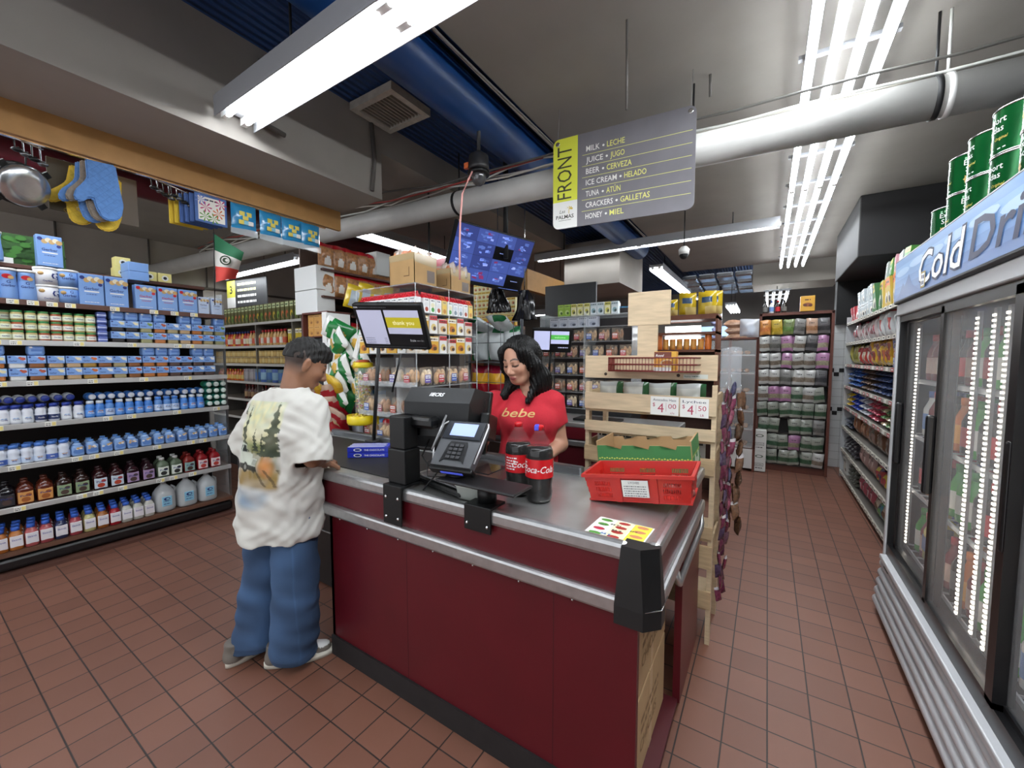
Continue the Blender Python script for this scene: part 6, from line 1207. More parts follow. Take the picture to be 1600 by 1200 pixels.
# ================================================================ CANDY STRIPS ON THE PLYWOOD RACK
def strip(n, cols, w, h, seed):
    o = empty('candy_strip'); rnd = random.Random(seed); pm = [Proto(lambda s=s: pillow(w, h*1.15, w*.5, lambda u, v, f: 0 if v < .9 or s != 1 else 1, [GL(cols[s % len(cols)], noise=.45, nscale=70), mat('c0bcc0', .1, spec=.9)], seed+s, 6, 6, name='candy_packet')) for s in range(3)]
    for k in range(n):
        p = pm[k % 3].put((rnd.uniform(-.008, .008), rnd.uniform(-.008, .008), -h*(k+1)), 0, rot=(rnd.uniform(-.18, .18), rnd.uniform(-.15, .15), rnd.uniform(-.6, .6))); p.parent = o
    MB().cyl((0, 0, 0), (0, 0, .05), .002, n=5).build('hanger_hook', CHROME, o); return o
for k, (x, y, z, n, cols, w, h, rz, lab) in enumerate((
    (-.175, 2.33, 1.33, 17, ('5a2038', '6a2c46', '42304a'), .036, .066, 1.2, 'maroon wrapped candy strip, nearest on the plywood rack side'),
    (-.17, 2.42, 1.3, 16, ('521c36', '6a2a40', '5a3a48'), .036, .068, 1.4, 'maroon wrapped candy strip, second from the front of the rack side'),
    (-.165, 2.52, 1.36, 11, ('4a4a6a', '7a3050', '8a4a60'), .05, .08, 1.5, 'blue and maroon candy strip, third along the rack side'),
    (-.17, 2.57, 1.28, 9, ('5a3f2c', '6a4a34', '4f3626'), .06, .085, 1.5, 'brown nut packet strip, nearer of the brown strips'),
    (-.12, 2.58, 1.3, 9, ('5f4330', '6a4c38', '4a3424'), .065, .09, 1.5, 'brown nut packet strip, farther of the brown strips'))):
    o = strip(n, cols, w, h, 100+10*k); o.location = (x, y, z); o.rotation_euler = (0, 0, rz); tag(o, lab, 'candy strip')
tag(pillow(.1, .25, .03, stripes((.99, 0)), [mat('c2c6cc', .12, alpha=.3, spec=.6)], 71, name='plastic_bag'), 'clear plastic sleeve hanging at the top of the rack side', 'bag').location = (-.17, 2.55, 1.3)
# ================================================================ AISLE SIGN
SG = mat('737176', .45, noise=.08, nscale=6); SY = mat('dbe04a', .45); SW = mat('e9e9e4', .45); SI = mat('3a3a30', .5)
s = empty('aisle_sign', (-.805, 2.489, 2.624), math.radians(5.2), 'grey and yellow hanging aisle sign listing milk, juice and beer', 'sign')
b = MB(); W, H, r = .85, .567, .04
def rr(x0, x1, z0, z1, r, cs):
    p = []
    for (cx_, cz_, a0, on) in ((x1-r, z0+r, -90, cs[0]), (x1-r, z1-r, 0, cs[1]), (x0+r, z1-r, 90, cs[2]), (x0+r, z0+r, 180, cs[3])):
        if on: p += [(cx_+r*math.cos(math.radians(a0+15*k)), cz_+r*math.sin(math.radians(a0+15*k))) for k in range(7)]
        else: p.append((x1 if a0 in (-90, 0) else x0, z0 if a0 in (-90, 180) else z1))
    return p
p = rr(-W/2, W/2, -H/2, H/2, r, (1, 1, 1, 1)); n = len(p)
b.add([(x, -.005, z) for x, z in p]+[(x, .005, z) for x, z in p], [tuple(range(n)), tuple(range(n, 2*n))[::-1]]+[(i, i+n, (i+1) % n+n, (i+1) % n) for i in range(n)], 0)
b.build('sign_panel', SG, s)
b = MB(); y = -.0056; xs = -W/2+.165
def poly(P, yy, mi): b.add([(x, yy, z) for x, z in P], [tuple(range(len(P)))], mi)
poly(rr(-W/2, xs, -H/2+.17, H/2, r, (0, 0, 1, 0)), y, 0); poly(rr(-W/2, xs, -H/2, -H/2+.17, r, (0, 0, 0, 1)), y, 1)
v, f, tw = text_geo('FRONT', .0); k = .105
b.add([(-W/2+.125-p[1]*k*.95, y-.0006, -H/2+.185+p[0]*(.33/tw)) for p in v], f, 2)
b.text('Las', -W/2+.045, -H/2+.098, .022, y-.0006, 2, shear=.3, bold=0); b.text('PALMAS', -W/2+.022, -H/2+.062, .024, y-.0006, 2, w=.12, bold=.02); b.scribble(-W/2+.04, -W/2+.125, -H/2+.05, .003, y-.0006, 2, random.Random(3))
for a in (20, 55, 90, 125, 160): b.add([(-W/2+.11, y-.0006, -H/2+.118), (-W/2+.11+.028*math.cos(math.radians(a)), y-.0006, -H/2+.118+.022*math.sin(math.radians(a))), (-W/2+.11+.024*math.cos(math.radians(a-18)), y-.0006, -H/2+.112+.02*math.sin(math.radians(a-18)))], [(0, 1, 2)], 3)
b.rect(-W/2+.108, -W/2+.112, -H/2+.09, -H/2+.118, y-.0006, 3)
for i, (e, sp) in enumerate((('MILK', 'LECHE'), ('JUICE', 'JUGO'), ('BEER', 'CERVEZA'), ('ICE CREAM', 'HELADO'), ('TUNA', 'AT\u00daN'), ('CRACKERS', 'GALLETAS'), ('HONEY', 'MIEL'))):
    z = H/2-.115-.069*i; x = xs+.055; w1 = .0215*len(e)
    b.text(e, x, z, .034, y, 1, w=w1, bold=.012); b.disc(x+w1+.023, z+.015, .007, .007, y, 1, 10); b.text(sp, x+w1+.045, z, .034 if '\u00da' not in sp else .034, y, 4, w=.0215*len(sp), bold=.012)
    if i < 6: b.rect(xs+.03, W/2-.018, z-.02, z-.0175, y, 4)
b.build('sign_print', [SY, SW, SI, mat('d0b53a', .5), mat('e3e27a', .45)], s)
for x in (-W/2+.03, W/2-.03): MB().lathe([(.008, -.0075), (.014, -.0075), (.014, .0065), (.008, .0065)], 16, 0, Matrix.Translation((x, 0, H/2-.03)) @ Matrix.Rotation(R90, 4, 'X')).build('grommet', CHROME, s); MB().cyl((x, 0, H/2-.028), (x+.006, 0, 3.1-2.624), .0015, n=5).build('sign_wire', mat('8a8a88', .4, .5), s)
# ================================================================ WALL SCREEN OF CAMERA VIEWS
t = empty('television', (-2.03, 2.884, 2.338), 0, 'tilted hanging screen showing a grid of security camera pictures', 'television')
t.rotation_euler = Matrix(((.303, -.854, .422), (.953, .282, -.113), (-.022, .437, .899))).to_euler()
W, H = .825, .48
MB().rbox(-W/2, W/2, 0, .05, -H/2, H/2, .008).build('screen_case', BLK, t); b = MB(); rnd = random.Random(12); y = -.0012
b.rect(-W/2+.012, W/2-.012, -H/2+.035, H/2-.012, y, 0); cw, chh = (W-.024)/4, (H-.047)/4
for i in range(4):
    for j in range(4):
        x0, z0 = -W/2+.012+cw*i, -H/2+.035+chh*j; dark = (i, j) in ((2, 2), (3, 0))
        b.rect(x0+.001, x0+cw-.001, z0+.001, z0+chh-.001, y-.0004, 6 if dark else 1+rnd.randrange(2))
        if dark: b.scribble(x0+cw*.3, x0+cw*.7, z0+chh*.5, .006, y-.001, 5, rnd); continue
        for q in range(9):
            cx_, cz_ = x0+rnd.uniform(.02, cw-.06), z0+rnd.uniform(.01, chh-.03); w_, h_ = rnd.uniform(.02, .05), rnd.uniform(.006, .022); sl = rnd.uniform(-.02, .02)
            b.add([(cx_, y-.0007-.00003*q, cz_), (cx_+w_, y-.0007-.00003*q, cz_+sl*.4), (cx_+w_, y-.0007-.00003*q, min(z0+chh, cz_+h_+sl*.4)), (cx_, y-.0007-.00003*q, min(z0+chh, cz_+h_))], [(0, 1, 2, 3)], rnd.choice((2, 3, 3, 4, 5, 3, 7)))
b.scribble(.15, .38, -H/2+.014, .004, y, 4, rnd, .5)
b.build('screen', [mat('10183a', .3, emit=0.15), mat('2a356c', .4, emit=0.35), mat('364684', .4, emit=0.35), mat('4a5f9e', .4, emit=0.35), mat('6a82d0', .4, emit=0.35), mat('8a9ad8', .4, emit=0.30), mat('0a0a0e', .3), mat('7a2a58', .4, emit=0.25)], t)
tag(MB().cyl((-1.95, 2.98, 2.36), (-1.95, 2.98, 3.2), .022).build('screen_pole', DARK), 'black pole holding the hanging screen from the deck', 'pole')
# ================================================================ THINGS HANGING FROM THE BOARD OVER THE WALKWAY
XH = -2.97
o = empty('cooking_pot', (XH, .43, 2.3), 0, 'shiny metal pan with black handles hanging bottom out over the walkway', 'pan'); o.scale = (.72, .72, .72)
M = Matrix.Rotation(math.radians(112), 4, 'Y') @ Matrix.Rotation(math.radians(-20), 4, 'X')
b = MB(); b.lathe([(.125, -.1), (.13, -.02), (.118, 0), (.06, .004), (.001, .004)], 36, 0, M, capb=False, capt=False); b.build('pan_body', mat('c2c4c6', .25, .9, noise=.12, nscale=8), o)
for z in (-.03, -.095): MB().lathe([(.131, z-.006), (.136, z), (.131, z+.006)], 36, 0, M).build('rim_band', BLK, o)
for a in (40, 130, 220, 310): MB().box(.13, .165, -.02, .02, -.045, -.03, 0, M @ Matrix.Rotation(math.radians(a), 4, 'Z')).build('pan_handle', BLK, o)
MB().tube([(0, 0, .1), (.0, .0, .14), (.03, 0, .18)], .006).build('hanging_loop', DARK, o)
def knobset(seed, lab, loc):
    rnd = random.Random(seed); o = empty('kitchen_tool_set', loc, 0, lab, 'kitchen tools'); MB().tube([(0, -.05, .0), (0, .05, -.02)], .004).build('hook_bar', CHROME, o)
    for k in range(4): b = MB(); b.tube([(0, -.04+.026*k, -.01), (.01, -.04+.026*k, -.05-.01*k), (.03, -.03+.026*k, -.05-.012*k)], .003, 5); b.ell((.02, -.035+.026*k, -.06-.012*k), (.016, .02, .01), 8); b.build('metal_tool', mat('6d6f72', .25, .8) if k % 2 else BLK, o)
knobset(1, 'black and metal kitchen tools hanging above the shiny pan', (XH, .44, 2.515)); knobset(2, 'wire kitchen tools hanging between the mitts and flowered holder', (XH, .93, 2.515)); knobset(3, 'wire kitchen tools hanging just before the flowered holder', (XH, 1.02, 2.5))
def mitt(c, seed):
    def mk():
        P = [(-.055, .13), (.055, .13), (.062, .0), (.068, -.07), (.055, -.13), (.03, -.155), (0, -.16), (-.025, -.145), (-.04, -.1), (-.045, -.06), (-.06, -.06), (-.085, -.085), (-.105, -.085), (-.115, -.065), (-.105, -.03), (-.075, .01), (-.058, .04)]
        bm = bmesh.new(); vs = [bm.verts.new((x, 0, z)) for x, z in P]; fc = bm.faces.new(vs); ex = bmesh.ops.extrude_face_region(bm, geom=[fc]); bmesh.ops.translate(bm, verts=[q for q in ex['geom'] if isinstance(q, bmesh.types.BMVert)], vec=(0, -.022, 0))
        bmesh.ops.recalc_face_normals(bm, faces=bm.faces[:]); bmesh.ops.bevel(bm, geom=bm.edges[:], offset=.006, segments=2, affect='EDGES'); bmesh.ops.triangulate(bm, faces=bm.faces[:]); m = MB(); m.bm(bm, 0, False)
        for k in range(-4, 5):
            for s in (-1, 1):
                for q in range(12):
                    x0 = -.05+.008*q; z0 = s*(x0)+k*.035-.02
                    if -.13 < z0 < .12 and abs(x0) < .052: m.add([(x0, -.0232, z0), (x0+.008, -.0232, z0+s*.008), (x0+.008, -.0232, z0+s*.008+.0015), (x0, -.0232, z0+.0015)], [(0, 1, 2, 3)], 1)
        ob = m.build('oven_mitt', [mat(c[0], .85, noise=.1, nscale=60, bump=.3), mat(c[1], .9)]); MB().tube([(.03, -.01, .13), (.035, -.01, .15), (.045, -.01, .13)], .003, 5).build('loop', mat(c[1], .8), ob); return ob
    return Proto(mk)
mb_, mg_, my_ = mitt(('5b86c0', '4a72a8'), 1), mitt(('8a7f72', '6f665c'), 2), mitt(('d8b840', 'b89a30'), 3)
for i, (P, dy, dz, nm) in enumerate(((mb_, .0, 0, 'front blue'), (mg_, -.016, -.004, 'grey brown second'), (mb_, -.03, -.01, 'blue third'), (my_, .02, -.035, 'yellow fourth'), (my_, -.05, -.02, 'yellow rearmost'))):
    P.put((XH+.03-.03*i, .685+dy*1.2, 2.37+dz), 0, 'quilted oven mitt, %s in the hanging bunch' % nm, 'oven mitt', None, rot=(0, .05*i-.05, R90-.1))
for (y, c, nm) in ((.585, '4a453a', 'dark cloth behind the mitts toward the pan'), (.79, '6a625a', 'dark cloth behind the mitts toward the flowered holder')): tag(MB().rbox(-.07, .07, -.004, .004, -.13, .13, .003).build('kitchen_cloth', mat(c, .85), loc=(XH-.12, y, 2.38), rz=R90), 'folded '+nm, 'cloth')
def holder(cl, prin):
    def mk():
        b = MB(); b.rbox(-.085, .085, -.006, .006, -.085, .085, .02, 0); 
        if prin:
            y = -.0066; b.rect(-.07, .07, -.07, .07, y, 1); rnd = random.Random(6); b.scribble(-.035, .035, .05, .008, y-.0004, 5, rnd)
            for (x, z, c) in ((-.03, .01, 2), (.035, -.015, 3), (-.035, -.045, 4), (.01, -.05, 4), (.05, .045, 2), (-.055, .05, 6)):
                for k in range(7): a = k*2*PI/7; b.add([(x, y-.0006, z), (x+.028*math.cos(a-.15), y-.0006, z+.028*math.sin(a-.15)), (x+.034*math.cos(a), y-.0006, z+.034*math.sin(a)), (x+.028*math.cos(a+.15), y-.0006, z+.028*math.sin(a+.15))], [(0, 1, 2, 3)], c)
        return b.build('pot_holder', [mat(cl, .85), mat('dcd8d0', .8), mat('b0306a', .8), mat('c8602a', .8), mat('5a8a3a', .8), INK, mat('6a7ab8', .8)])
    return Proto(mk)
hf, hb2, hy = holder('4a68a0', True), holder('3f5a90', False), holder('d0b034', False)
for i, (P, nm) in enumerate(((hf, 'flowered pot holder at the front of its hanging stack'), (hb2, 'blue pot holder, second in the hanging stack'), (hb2, 'blue pot holder, third in the hanging stack'), (hb2, 'blue pot holder, fourth in the hanging stack'), (hy, 'yellow pot holder at the back of the hanging stack'), (hy, 'yellow pot holder, next to last in the hanging stack'))): P.put((XH+.06-.022*i, 1.155-.018*i, 2.4-.004*i), R90, nm, 'pot holder')
def spack():
    o = pillow(.15, .16, .05, lambda u, v, f: 0, [GL('2a86b8')], 3, name='sponge_pack'); b = MB()
    for (x, z, c) in ((-.02, .1, 0), (.02, .1, 0), (0, .075, 0), (.03, .045, 1), (-.025, .045, 0), (.0, .045, 2)): b.rbox(x-.017, x+.017, -.03, -.022, z-.014, z+.014, .004, c)
    b.build('print', [mat('d8c858', .4), mat('d8d8d0', .4), mat('7ab8d0', .4)], o); w = MB(); w.quad((-.08, 0, -.03), (.08, -.01, -.035), (.078, -.012, .01), (-.078, 0, .01)); w.build('clear_flap', mat('dfe8ec', .08, alpha=.4, spec=.9), o); return o
spk = Proto(spack)
for i, y in enumerate((1.35, 1.52, 1.67, 1.81)): spk.put((XH+.03, y, 2.335), R90+.1*(i % 2), 'blue sponge pack hanging from the board, %s from the flowered holder' % ORD[i], 'sponge pack', 'hanging sponge packs')
tag(MB().box(-.01, .01, -1.3, .75, 0, .012).build('hanging_rail', CHROME, loc=(XH, 1.2, 2.51)), 'metal rail under the tan board holding kitchen goods', 'rail')
# ================================================================ PEOPLE (bodies as one smooth surface from blended tapering volumes)
class Field:
    def __init__(s, lo, hi, h):
        s.lo = np.array(lo, float); s.h = h; s.n = np.ceil((np.array(hi)-s.lo)/h).astype(int)+1
        s.F = np.full(s.n, .3, np.float32)
    def blk(s, lo, hi, pad):
        a = np.clip(np.floor((np.minimum(lo, hi)-pad-s.lo)/s.h).astype(int), 0, s.n); b = np.clip(np.ceil((np.maximum(lo, hi)+pad-s.lo)/s.h).astype(int)+1, 0, s.n)
        g = [s.lo[i]+s.h*np.arange(a[i], b[i]) for i in range(3)]
        return tuple(slice(a[i], b[i]) for i in range(3)), np.meshgrid(*g, indexing='ij', sparse=True)
    def put(s, sl, d, k, op):
        f = s.F[sl]
        if d.size == 0: return
        if op == 'sub':
            if k > 0: q = np.clip(.5-.5*(f+d)/k, 0, 1); s.F[sl] = f*(1-q)-d*q+k*q*(1-q)
            else: s.F[sl] = np.maximum(f, -d)
        elif op == 'and': s.F[sl] = np.maximum(f, d)
        else:
            if k > 0: q = np.clip(.5+.5*(f-d)/k, 0, 1); s.F[sl] = f*(1-q)+d*q-k*q*(1-q)
            else: s.F[sl] = np.minimum(f, d)
    def cone(s, a, b, r1, r2, k=.02, op='add', cap=False):
        a, b = np.array(a, float), np.array(b, float); R = max(r1, r2); sl, (X, Y, Z) = s.blk(a, b, R+k+.03); v = b-a; L = max(1e-9, v@v)
        t0 = ((X-a[0])*v[0]+(Y-a[1])*v[1]+(Z-a[2])*v[2])/L; t = np.clip(t0, 0, 1)
        d = np.sqrt((X-a[0]-t*v[0])**2+(Y-a[1]-t*v[1])**2+(Z-a[2]-t*v[2])**2)-(r1+(r2-r1)*t)
        if cap: d = np.maximum(d, (t0-1)*math.sqrt(L))
        s.put(sl, d.astype(np.float32), k, op); return s
    def ell(s, c, r, M=None, k=.02, op='add'):
        c, r = np.array(c, float), np.array(r, float); R = r.max(); sl, (X, Y, Z) = s.blk(c, c, R+k+.03); P = (X-c[0], Y-c[1], Z-c[2])
        if M is not None: P = [P[0]*M[0][i]+P[1]*M[1][i]+P[2]*M[2][i] for i in range(3)]      # columns of M are the local axes
        k0 = np.sqrt((P[0]/r[0])**2+(P[1]/r[1])**2+(P[2]/r[2])**2); k1 = np.sqrt((P[0]/r[0]**2)**2+(P[1]/r[1]**2)**2+(P[2]/r[2]**2)**2)+1e-6
        s.put(sl, (k0*(k0-1)/k1).astype(np.float32), k, op); return s
    def loft(s, secs, U, V, k=.02, op='add', e=2.3, pad=.05):
        """secs [(z, cx, cy, ru, rv)] stacked in z, U and V horizontal axes"""
        S = np.array(secs, float); R = S[:, 3:5].max(); lo = np.array([S[:, 1].min()-R, S[:, 2].min()-R, S[:, 0].min()]); hi = np.array([S[:, 1].max()+R, S[:, 2].max()+R, S[:, 0].max()])
        sl, (X, Y, Z) = s.blk(lo, hi, pad); f = [np.interp(Z, S[:, 0], S[:, i]) for i in (1, 2, 3, 4)]
        dx, dy = X-f[0], Y-f[1]; u, v = dx*U[0]+dy*U[1], dx*V[0]+dy*V[1]
        q = (np.abs(u/f[2])**e+np.abs(v/f[3])**e)**(1/e); d = (q-1)*np.minimum(f[2], f[3]); dz = np.maximum(S[0, 0]-Z, Z-S[-1, 0])
        d = np.maximum(d, dz+0*d); s.put(sl, d.astype(np.float32), k, op); return s
    def noise(s, fn):
        g = [s.lo[i]+s.h*np.arange(s.n[i]) for i in range(3)]; X, Y, Z = np.meshgrid(*g, indexing='ij', sparse=True); s.F += fn(X, Y, Z).astype(np.float32); return s
    def shell(s, t):
        s.F = np.maximum(s.F, -(s.F+t)); return s
    def cut(s, fn):
        g = [s.lo[i]+s.h*np.arange(s.n[i]) for i in range(3)]; X, Y, Z = np.meshgrid(*g, indexing='ij', sparse=True); s.F = np.maximum(s.F, fn(X, Y, Z).astype(np.float32)); return s
    def mesh(s, smooth=2):
        F = s.F; ins = F < 0; C = [(i, j, k) for i in (0, 1) for j in (0, 1) for k in (0, 1)]; nx, ny, nz = F.shape
        view = lambda A, c: A[c[0]:nx-1+c[0], c[1]:ny-1+c[1], c[2]:nz-1+c[2]]
        cnt = sum(view(ins, c).astype(np.int8) for c in C); act = (cnt > 0) & (cnt < 8); I = np.argwhere(act); idx = np.full(act.shape, -1, np.int64); idx[act] = np.arange(len(I))
        val = np.stack([F[I[:, 0]+c[0], I[:, 1]+c[1], I[:, 2]+c[2]] for c in C], 1); acc = np.zeros((len(I), 3)); num = np.zeros(len(I))
        for p in range(8):
            for q in range(p+1, 8):
                if sum(abs(C[p][a]-C[q][a]) for a in range(3)) != 1: continue
                m = (val[:, p] < 0) != (val[:, q] < 0); t = val[m, p]/(val[m, p]-val[m, q]); acc[m] += np.array(C[p])+t[:, None]*(np.array(C[q])-np.array(C[p])); num[m] += 1
        V = s.lo+s.h*(I+acc/num[:, None]); Q = []
        for ax in range(3):
            b, c = (ax+1) % 3, (ax+2) % 3; A0 = [slice(None)]*3; A1 = [slice(None)]*3; A0[ax] = slice(0, -1); A1[ax] = slice(1, None); E = ins[tuple(A0)] != ins[tuple(A1)]; P = np.argwhere(E)
            P = P[(P[:, b] > 0) & (P[:, c] > 0) & (P[:, b] < F.shape[b]-1) & (P[:, c] < F.shape[c]-1)]
            eb, ec = np.eye(3, dtype=int)[b], np.eye(3, dtype=int)[c]; cells = [P-eb-ec, P-ec, P, P-eb]; q = np.stack([idx[tuple(x.T)] for x in cells], 1)
            fl = ins[tuple(P.T)]; q[~fl] = q[~fl][:, ::-1]; Q.append(q)
        Q = np.concatenate(Q); Q = Q[(Q >= 0).all(1)]
        ed = np.concatenate([Q[:, [0, 1]], Q[:, [1, 2]], Q[:, [2, 3]], Q[:, [3, 0]]]); 
        for _ in range(smooth):
            a = np.zeros_like(V); n = np.zeros(len(V)); np.add.at(a, ed[:, 0], V[ed[:, 1]]); np.add.at(n, ed[:, 0], 1); np.add.at(a, ed[:, 1], V[ed[:, 0]]); np.add.at(n, ed[:, 1], 1)
            V = V+.5*(a/np.maximum(n, 1)[:, None]-V)
        return V, Q
def body_obj(name, VQ, mats, parent=None, colors=None):
    V, Q = VQ; me = bpy.data.meshes.new(name); me.from_pydata(V.tolist(), [], Q.tolist()); me.materials.append(mats); me.polygons.foreach_set('use_smooth', np.ones(len(Q), bool))
    if colors is not None:
        a = me.color_attributes.new('Col', 'FLOAT_COLOR', 'POINT'); a.data.foreach_set('color', np.concatenate([colors, np.ones((len(V), 1))], 1).astype(np.float32).ravel())
    me.update(); o = bpy.data.objects.new(name, me); COL.objects.link(o)
    if parent is not None: o.parent = parent
    return o
def unit(v): v = np.array(v, float); return v/np.linalg.norm(v)
def head_frame(F, pitch, roll=0):
    """columns forward, left, up for a head turned to F (horizontal) and bowed by pitch"""
    F = unit((F[0], F[1], 0)); L = np.array((-F[1], F[0], 0)); U = np.array((0, 0, 1.)); f = F*math.cos(pitch)-U*math.sin(pitch); u = F*math.sin(pitch)+U*math.cos(pitch)
    l = L*math.cos(roll)+u*math.sin(roll); u2 = np.cross(f, l); return np.stack([f, l, u2], 1)
def head(fd, o, R, sc=1., fem=False):
    T = lambda x, y, z: np.array(o)+sc*(R @ np.array((x, y, z)))
    e = lambda c, r, k, op='add': fd.ell(T(*c), np.array(r)*sc, R, k*sc, op)
    c = lambda a, b, r1, r2, k, op='add': fd.cone(T(*a), T(*b), r1*sc, r2*sc, k*sc, op)
    e((-.014, 0, .03), (.098, .074, .088), .02); e((.03, 0, -.028), (.06, .06 if fem else .062, .082), .03)
    e((.056, 0, -.094), (.024, .022 if fem else .026, .02), .03)
    for s in (-1, 1):
        c((-.012, s*.054, -.045), (.045, s*.026, -.092), .02, .016, .03); e((.052, s*.038, -.028), (.026, .024, .022), .03)
        e((.09, s*.031, -.002), (.014, .02, .011), .014, 'sub'); e((.0755, s*.031, -.001), (.0125, .0155, .0125), .003)
        e((-.012, s*.077, -.008), (.019, .008, .032), .006); e((-.004, s*.086, -.006), (.009, .006, .018), .006, 'sub')
        e((.094, s*.0125, -.042), (.011, .0085, .0085), .007)
        c((.083, s*.012, .02), (.072, s*.045, .018), .008, .006, .012)
    c((.084, 0, .01), (.107, 0, -.034), .008, .0125, .012)
    e((.0855, 0, -.066), (.0105, .022, .0055), .008); e((.0835, 0, -.0755), (.0105, .018, .0065), .008); c((.0965, -.022, -.071), (.0965, .022, -.071), .0026, .0026, .002, 'sub')
    return T
def head_paint(V, o, R, sc, base, lip, brow, fem):
    L = ((V-np.array(o)) @ R)/sc; c = np.tile(np.array(base), (len(V), 1)); x, y, z = L.T
    def mix(m, col): c[:] = c*(1-m[:, None])+np.array(col)*m[:, None]
    front = (x > .045)
    g = np.clip(1-((np.abs(y)/.024)**2+((z+.071)/.0115)**2), 0, 1)*(x > .078); mix(np.clip(g*2.2, 0, 1), lip)
    for s in (-1, 1):
        yy = s*y; arch = .024+.006*np.sin((yy-.012)/.036*PI)*1.; m = np.clip(1-np.abs(z-arch)/.0045, 0, 1)*((yy > .011)*(yy < .05))*front; mix(np.clip(m*2.6, 0, .95), brow)
        m = np.clip(1-np.abs(z+.006-.003*((yy-.031)/.016)**2+.002)/.0062, 0, 1)*(np.abs(yy-.031) < .0185)*front; mix(np.clip(m*2.4, 0, .95), (.012, .01, .01))
        g = np.clip(1-(((yy-.031)/.022)**2+((z-.004)/.016)**2), 0, 1)*front; mix(g*.25, np.array(base)*.6)
        g = np.clip(1-(((yy-.045)/.03)**2+((z+.035)/.028)**2), 0, 1)*front; mix(g*.25, np.array(base)*np.array((1.15, .85, .8)))
    return c, L
def hand(fd, w, D, N, side, curl=.5, sc=1.):
    """w wrist, D finger direction, N back-of-hand normal, side +1 when the thumb lies on cross(D, N)"""
    D, N = unit(D), unit(N); N = unit(N-D*(N@D)); S = np.cross(D, N)*side; w = np.array(w, float)
    P = lambda d, s, n: w+sc*(D*d+S*s+N*n)
    M = np.stack([D, S, N], 1); fd.ell(P(.045, 0, 0), np.array((.05, .04, .0145))*sc, M, .012); fd.cone(P(-.01, 0, 0), P(.03, 0, 0), .024*sc, .026*sc, .015)
    for i, (s, l) in enumerate(((.03, .066), (.0105, .074), (-.0095, .07), (-.0285, .055))):
        p = P(.083-.004*abs(i-1), s, 0); a = 0
        for j, f in enumerate((.45, .32, .26)):
            a += curl*(.55, .9, .7)[j]; q = p+sc*l*f*(D*math.cos(a)-N*math.sin(a)+S*.04*(1.5-i)); fd.cone(p, q, (.0088-.0007*j)*sc, (.0082-.0008*j)*sc, .003); p = q
    p = P(.02, .03, -.004); q = P(.05, .058, -.014); r = P(.078, .06, -.022-.012*curl); t = P(.098, .05, -.026-.02*curl)
    fd.cone(p, q, .0135*sc, .0105*sc, .01); fd.cone(q, r, .0105*sc, .009*sc, .003); fd.cone(r, t, .009*sc, .0075*sc, .003)
def vmat(rough, bump=0., bscale=200., stretch=None): return mat('ffffff', rough, bump=bump, nscale=bscale, attr='Col', stretch=stretch)
def fold_noise(A, seeds):
    rnd = random.Random(seeds); W = [(np.array((rnd.uniform(-1, 1), rnd.uniform(-1, 1), rnd.uniform(-1.4, 1.4)))*rnd.uniform(16, 44), rnd.uniform(0, 6), rnd.uniform(.4, 1)) for _ in range(9)]
    def f(X, Y, Z):
        t = 0; wx = .03*np.sin(9*X+7*Z)+.03*np.sin(11*Y-6*Z)
        for w, p, a in W: t = t+a*np.sin(w[0]*(X+wx)+w[1]*(Y-wx)+w[2]*(Z+wx)+p)
        return A*t/3
    return f
YAW = math.radians(32.33)
# ---------------------------------------------------------------- the boy at the belt end (local axes: x image-right, y away, z up)
boy = empty('person', (-1.97, 1.02, 0), YAW, 'boy with short black hair, white printed tee and wide jeans at the belt', 'person')
th = math.radians(66); F2 = np.array((math.cos(th), math.sin(th))); R2 = np.array((math.sin(th), -math.cos(th)))
LEAN = .05
def B(f, r, z): q = F2*f+R2*r; return np.array((q[0]+LEAN*min(1, max(0, (z-.85)/.4)), q[1], z))
def S3(z, f, r, ru, rv): q = B(f, r, z); return (z, q[0], q[1], ru, rv)     # ru along R2, rv along F2
SKB = srgb('8d634a'); hF = (math.cos(math.radians(38)), math.sin(math.radians(38))); HR = head_frame(hF, math.radians(27)); HO = np.array((.108, .07, 1.468))
fd = Field((-.45, -.35, .0), (.45, .4, 1.66), .0045)
fd.loft([S3(.84, 0, 0, .15, .105), S3(1.0, 0, 0, .135, .095), S3(1.18, 0, 0, .16, .11), S3(1.28, 0, 0, .14, .085), S3(1.33, .01, 0, .07, .06)], R2, F2, .04)
for s in (-1, 1):
    hip = B(0, .085*s, .86); kn = (np.array((.085, -.055, .47)) if s > 0 else np.array((-.115, .05, .47))); an = (np.array((.02, -.03, .08)) if s > 0 else np.array((-.225, -.005, .08)))
    fd.cone(hip, kn, .08, .055, .04); fd.cone(kn, an, .055, .036, .03); fd.cone(an, an+np.array((.1 if s > 0 else .05, .05 if s > 0 else .09, -.04)), .035, .03, .02)
fd.cone(B(.015, 0, 1.29), HO+HR @ np.array((-.03, 0, -.04)), .058, .052, .03)
shR, shL = B(0, .158, 1.265), B(0, -.158, 1.265); elR, elL = np.array((.225, -.13, 1.05)), np.array((-.195, .06, 1.03)); wrR, wrL = np.array((.215, .0, 1.0)), np.array((-.235, .11, .9))
for a, b, c in ((shR, elR, wrR), (shL, elL, wrL)): fd.cone(a, b, .05, .038, .03); fd.cone(b, c, .038, .026, .02)
hand(fd, wrR, (-.12, .9, -.12), (.35, .1, .9), 1, .9); hand(fd, wrL, (.75, .4, -.5), (-.3, .1, 1), 1, .9)
head(fd, HO, HR, .98)
V, Q = fd.mesh(2); colr, L = head_paint(V, HO, HR, .98, SKB, srgb('8a4f44'), srgb('1a1412'), False)
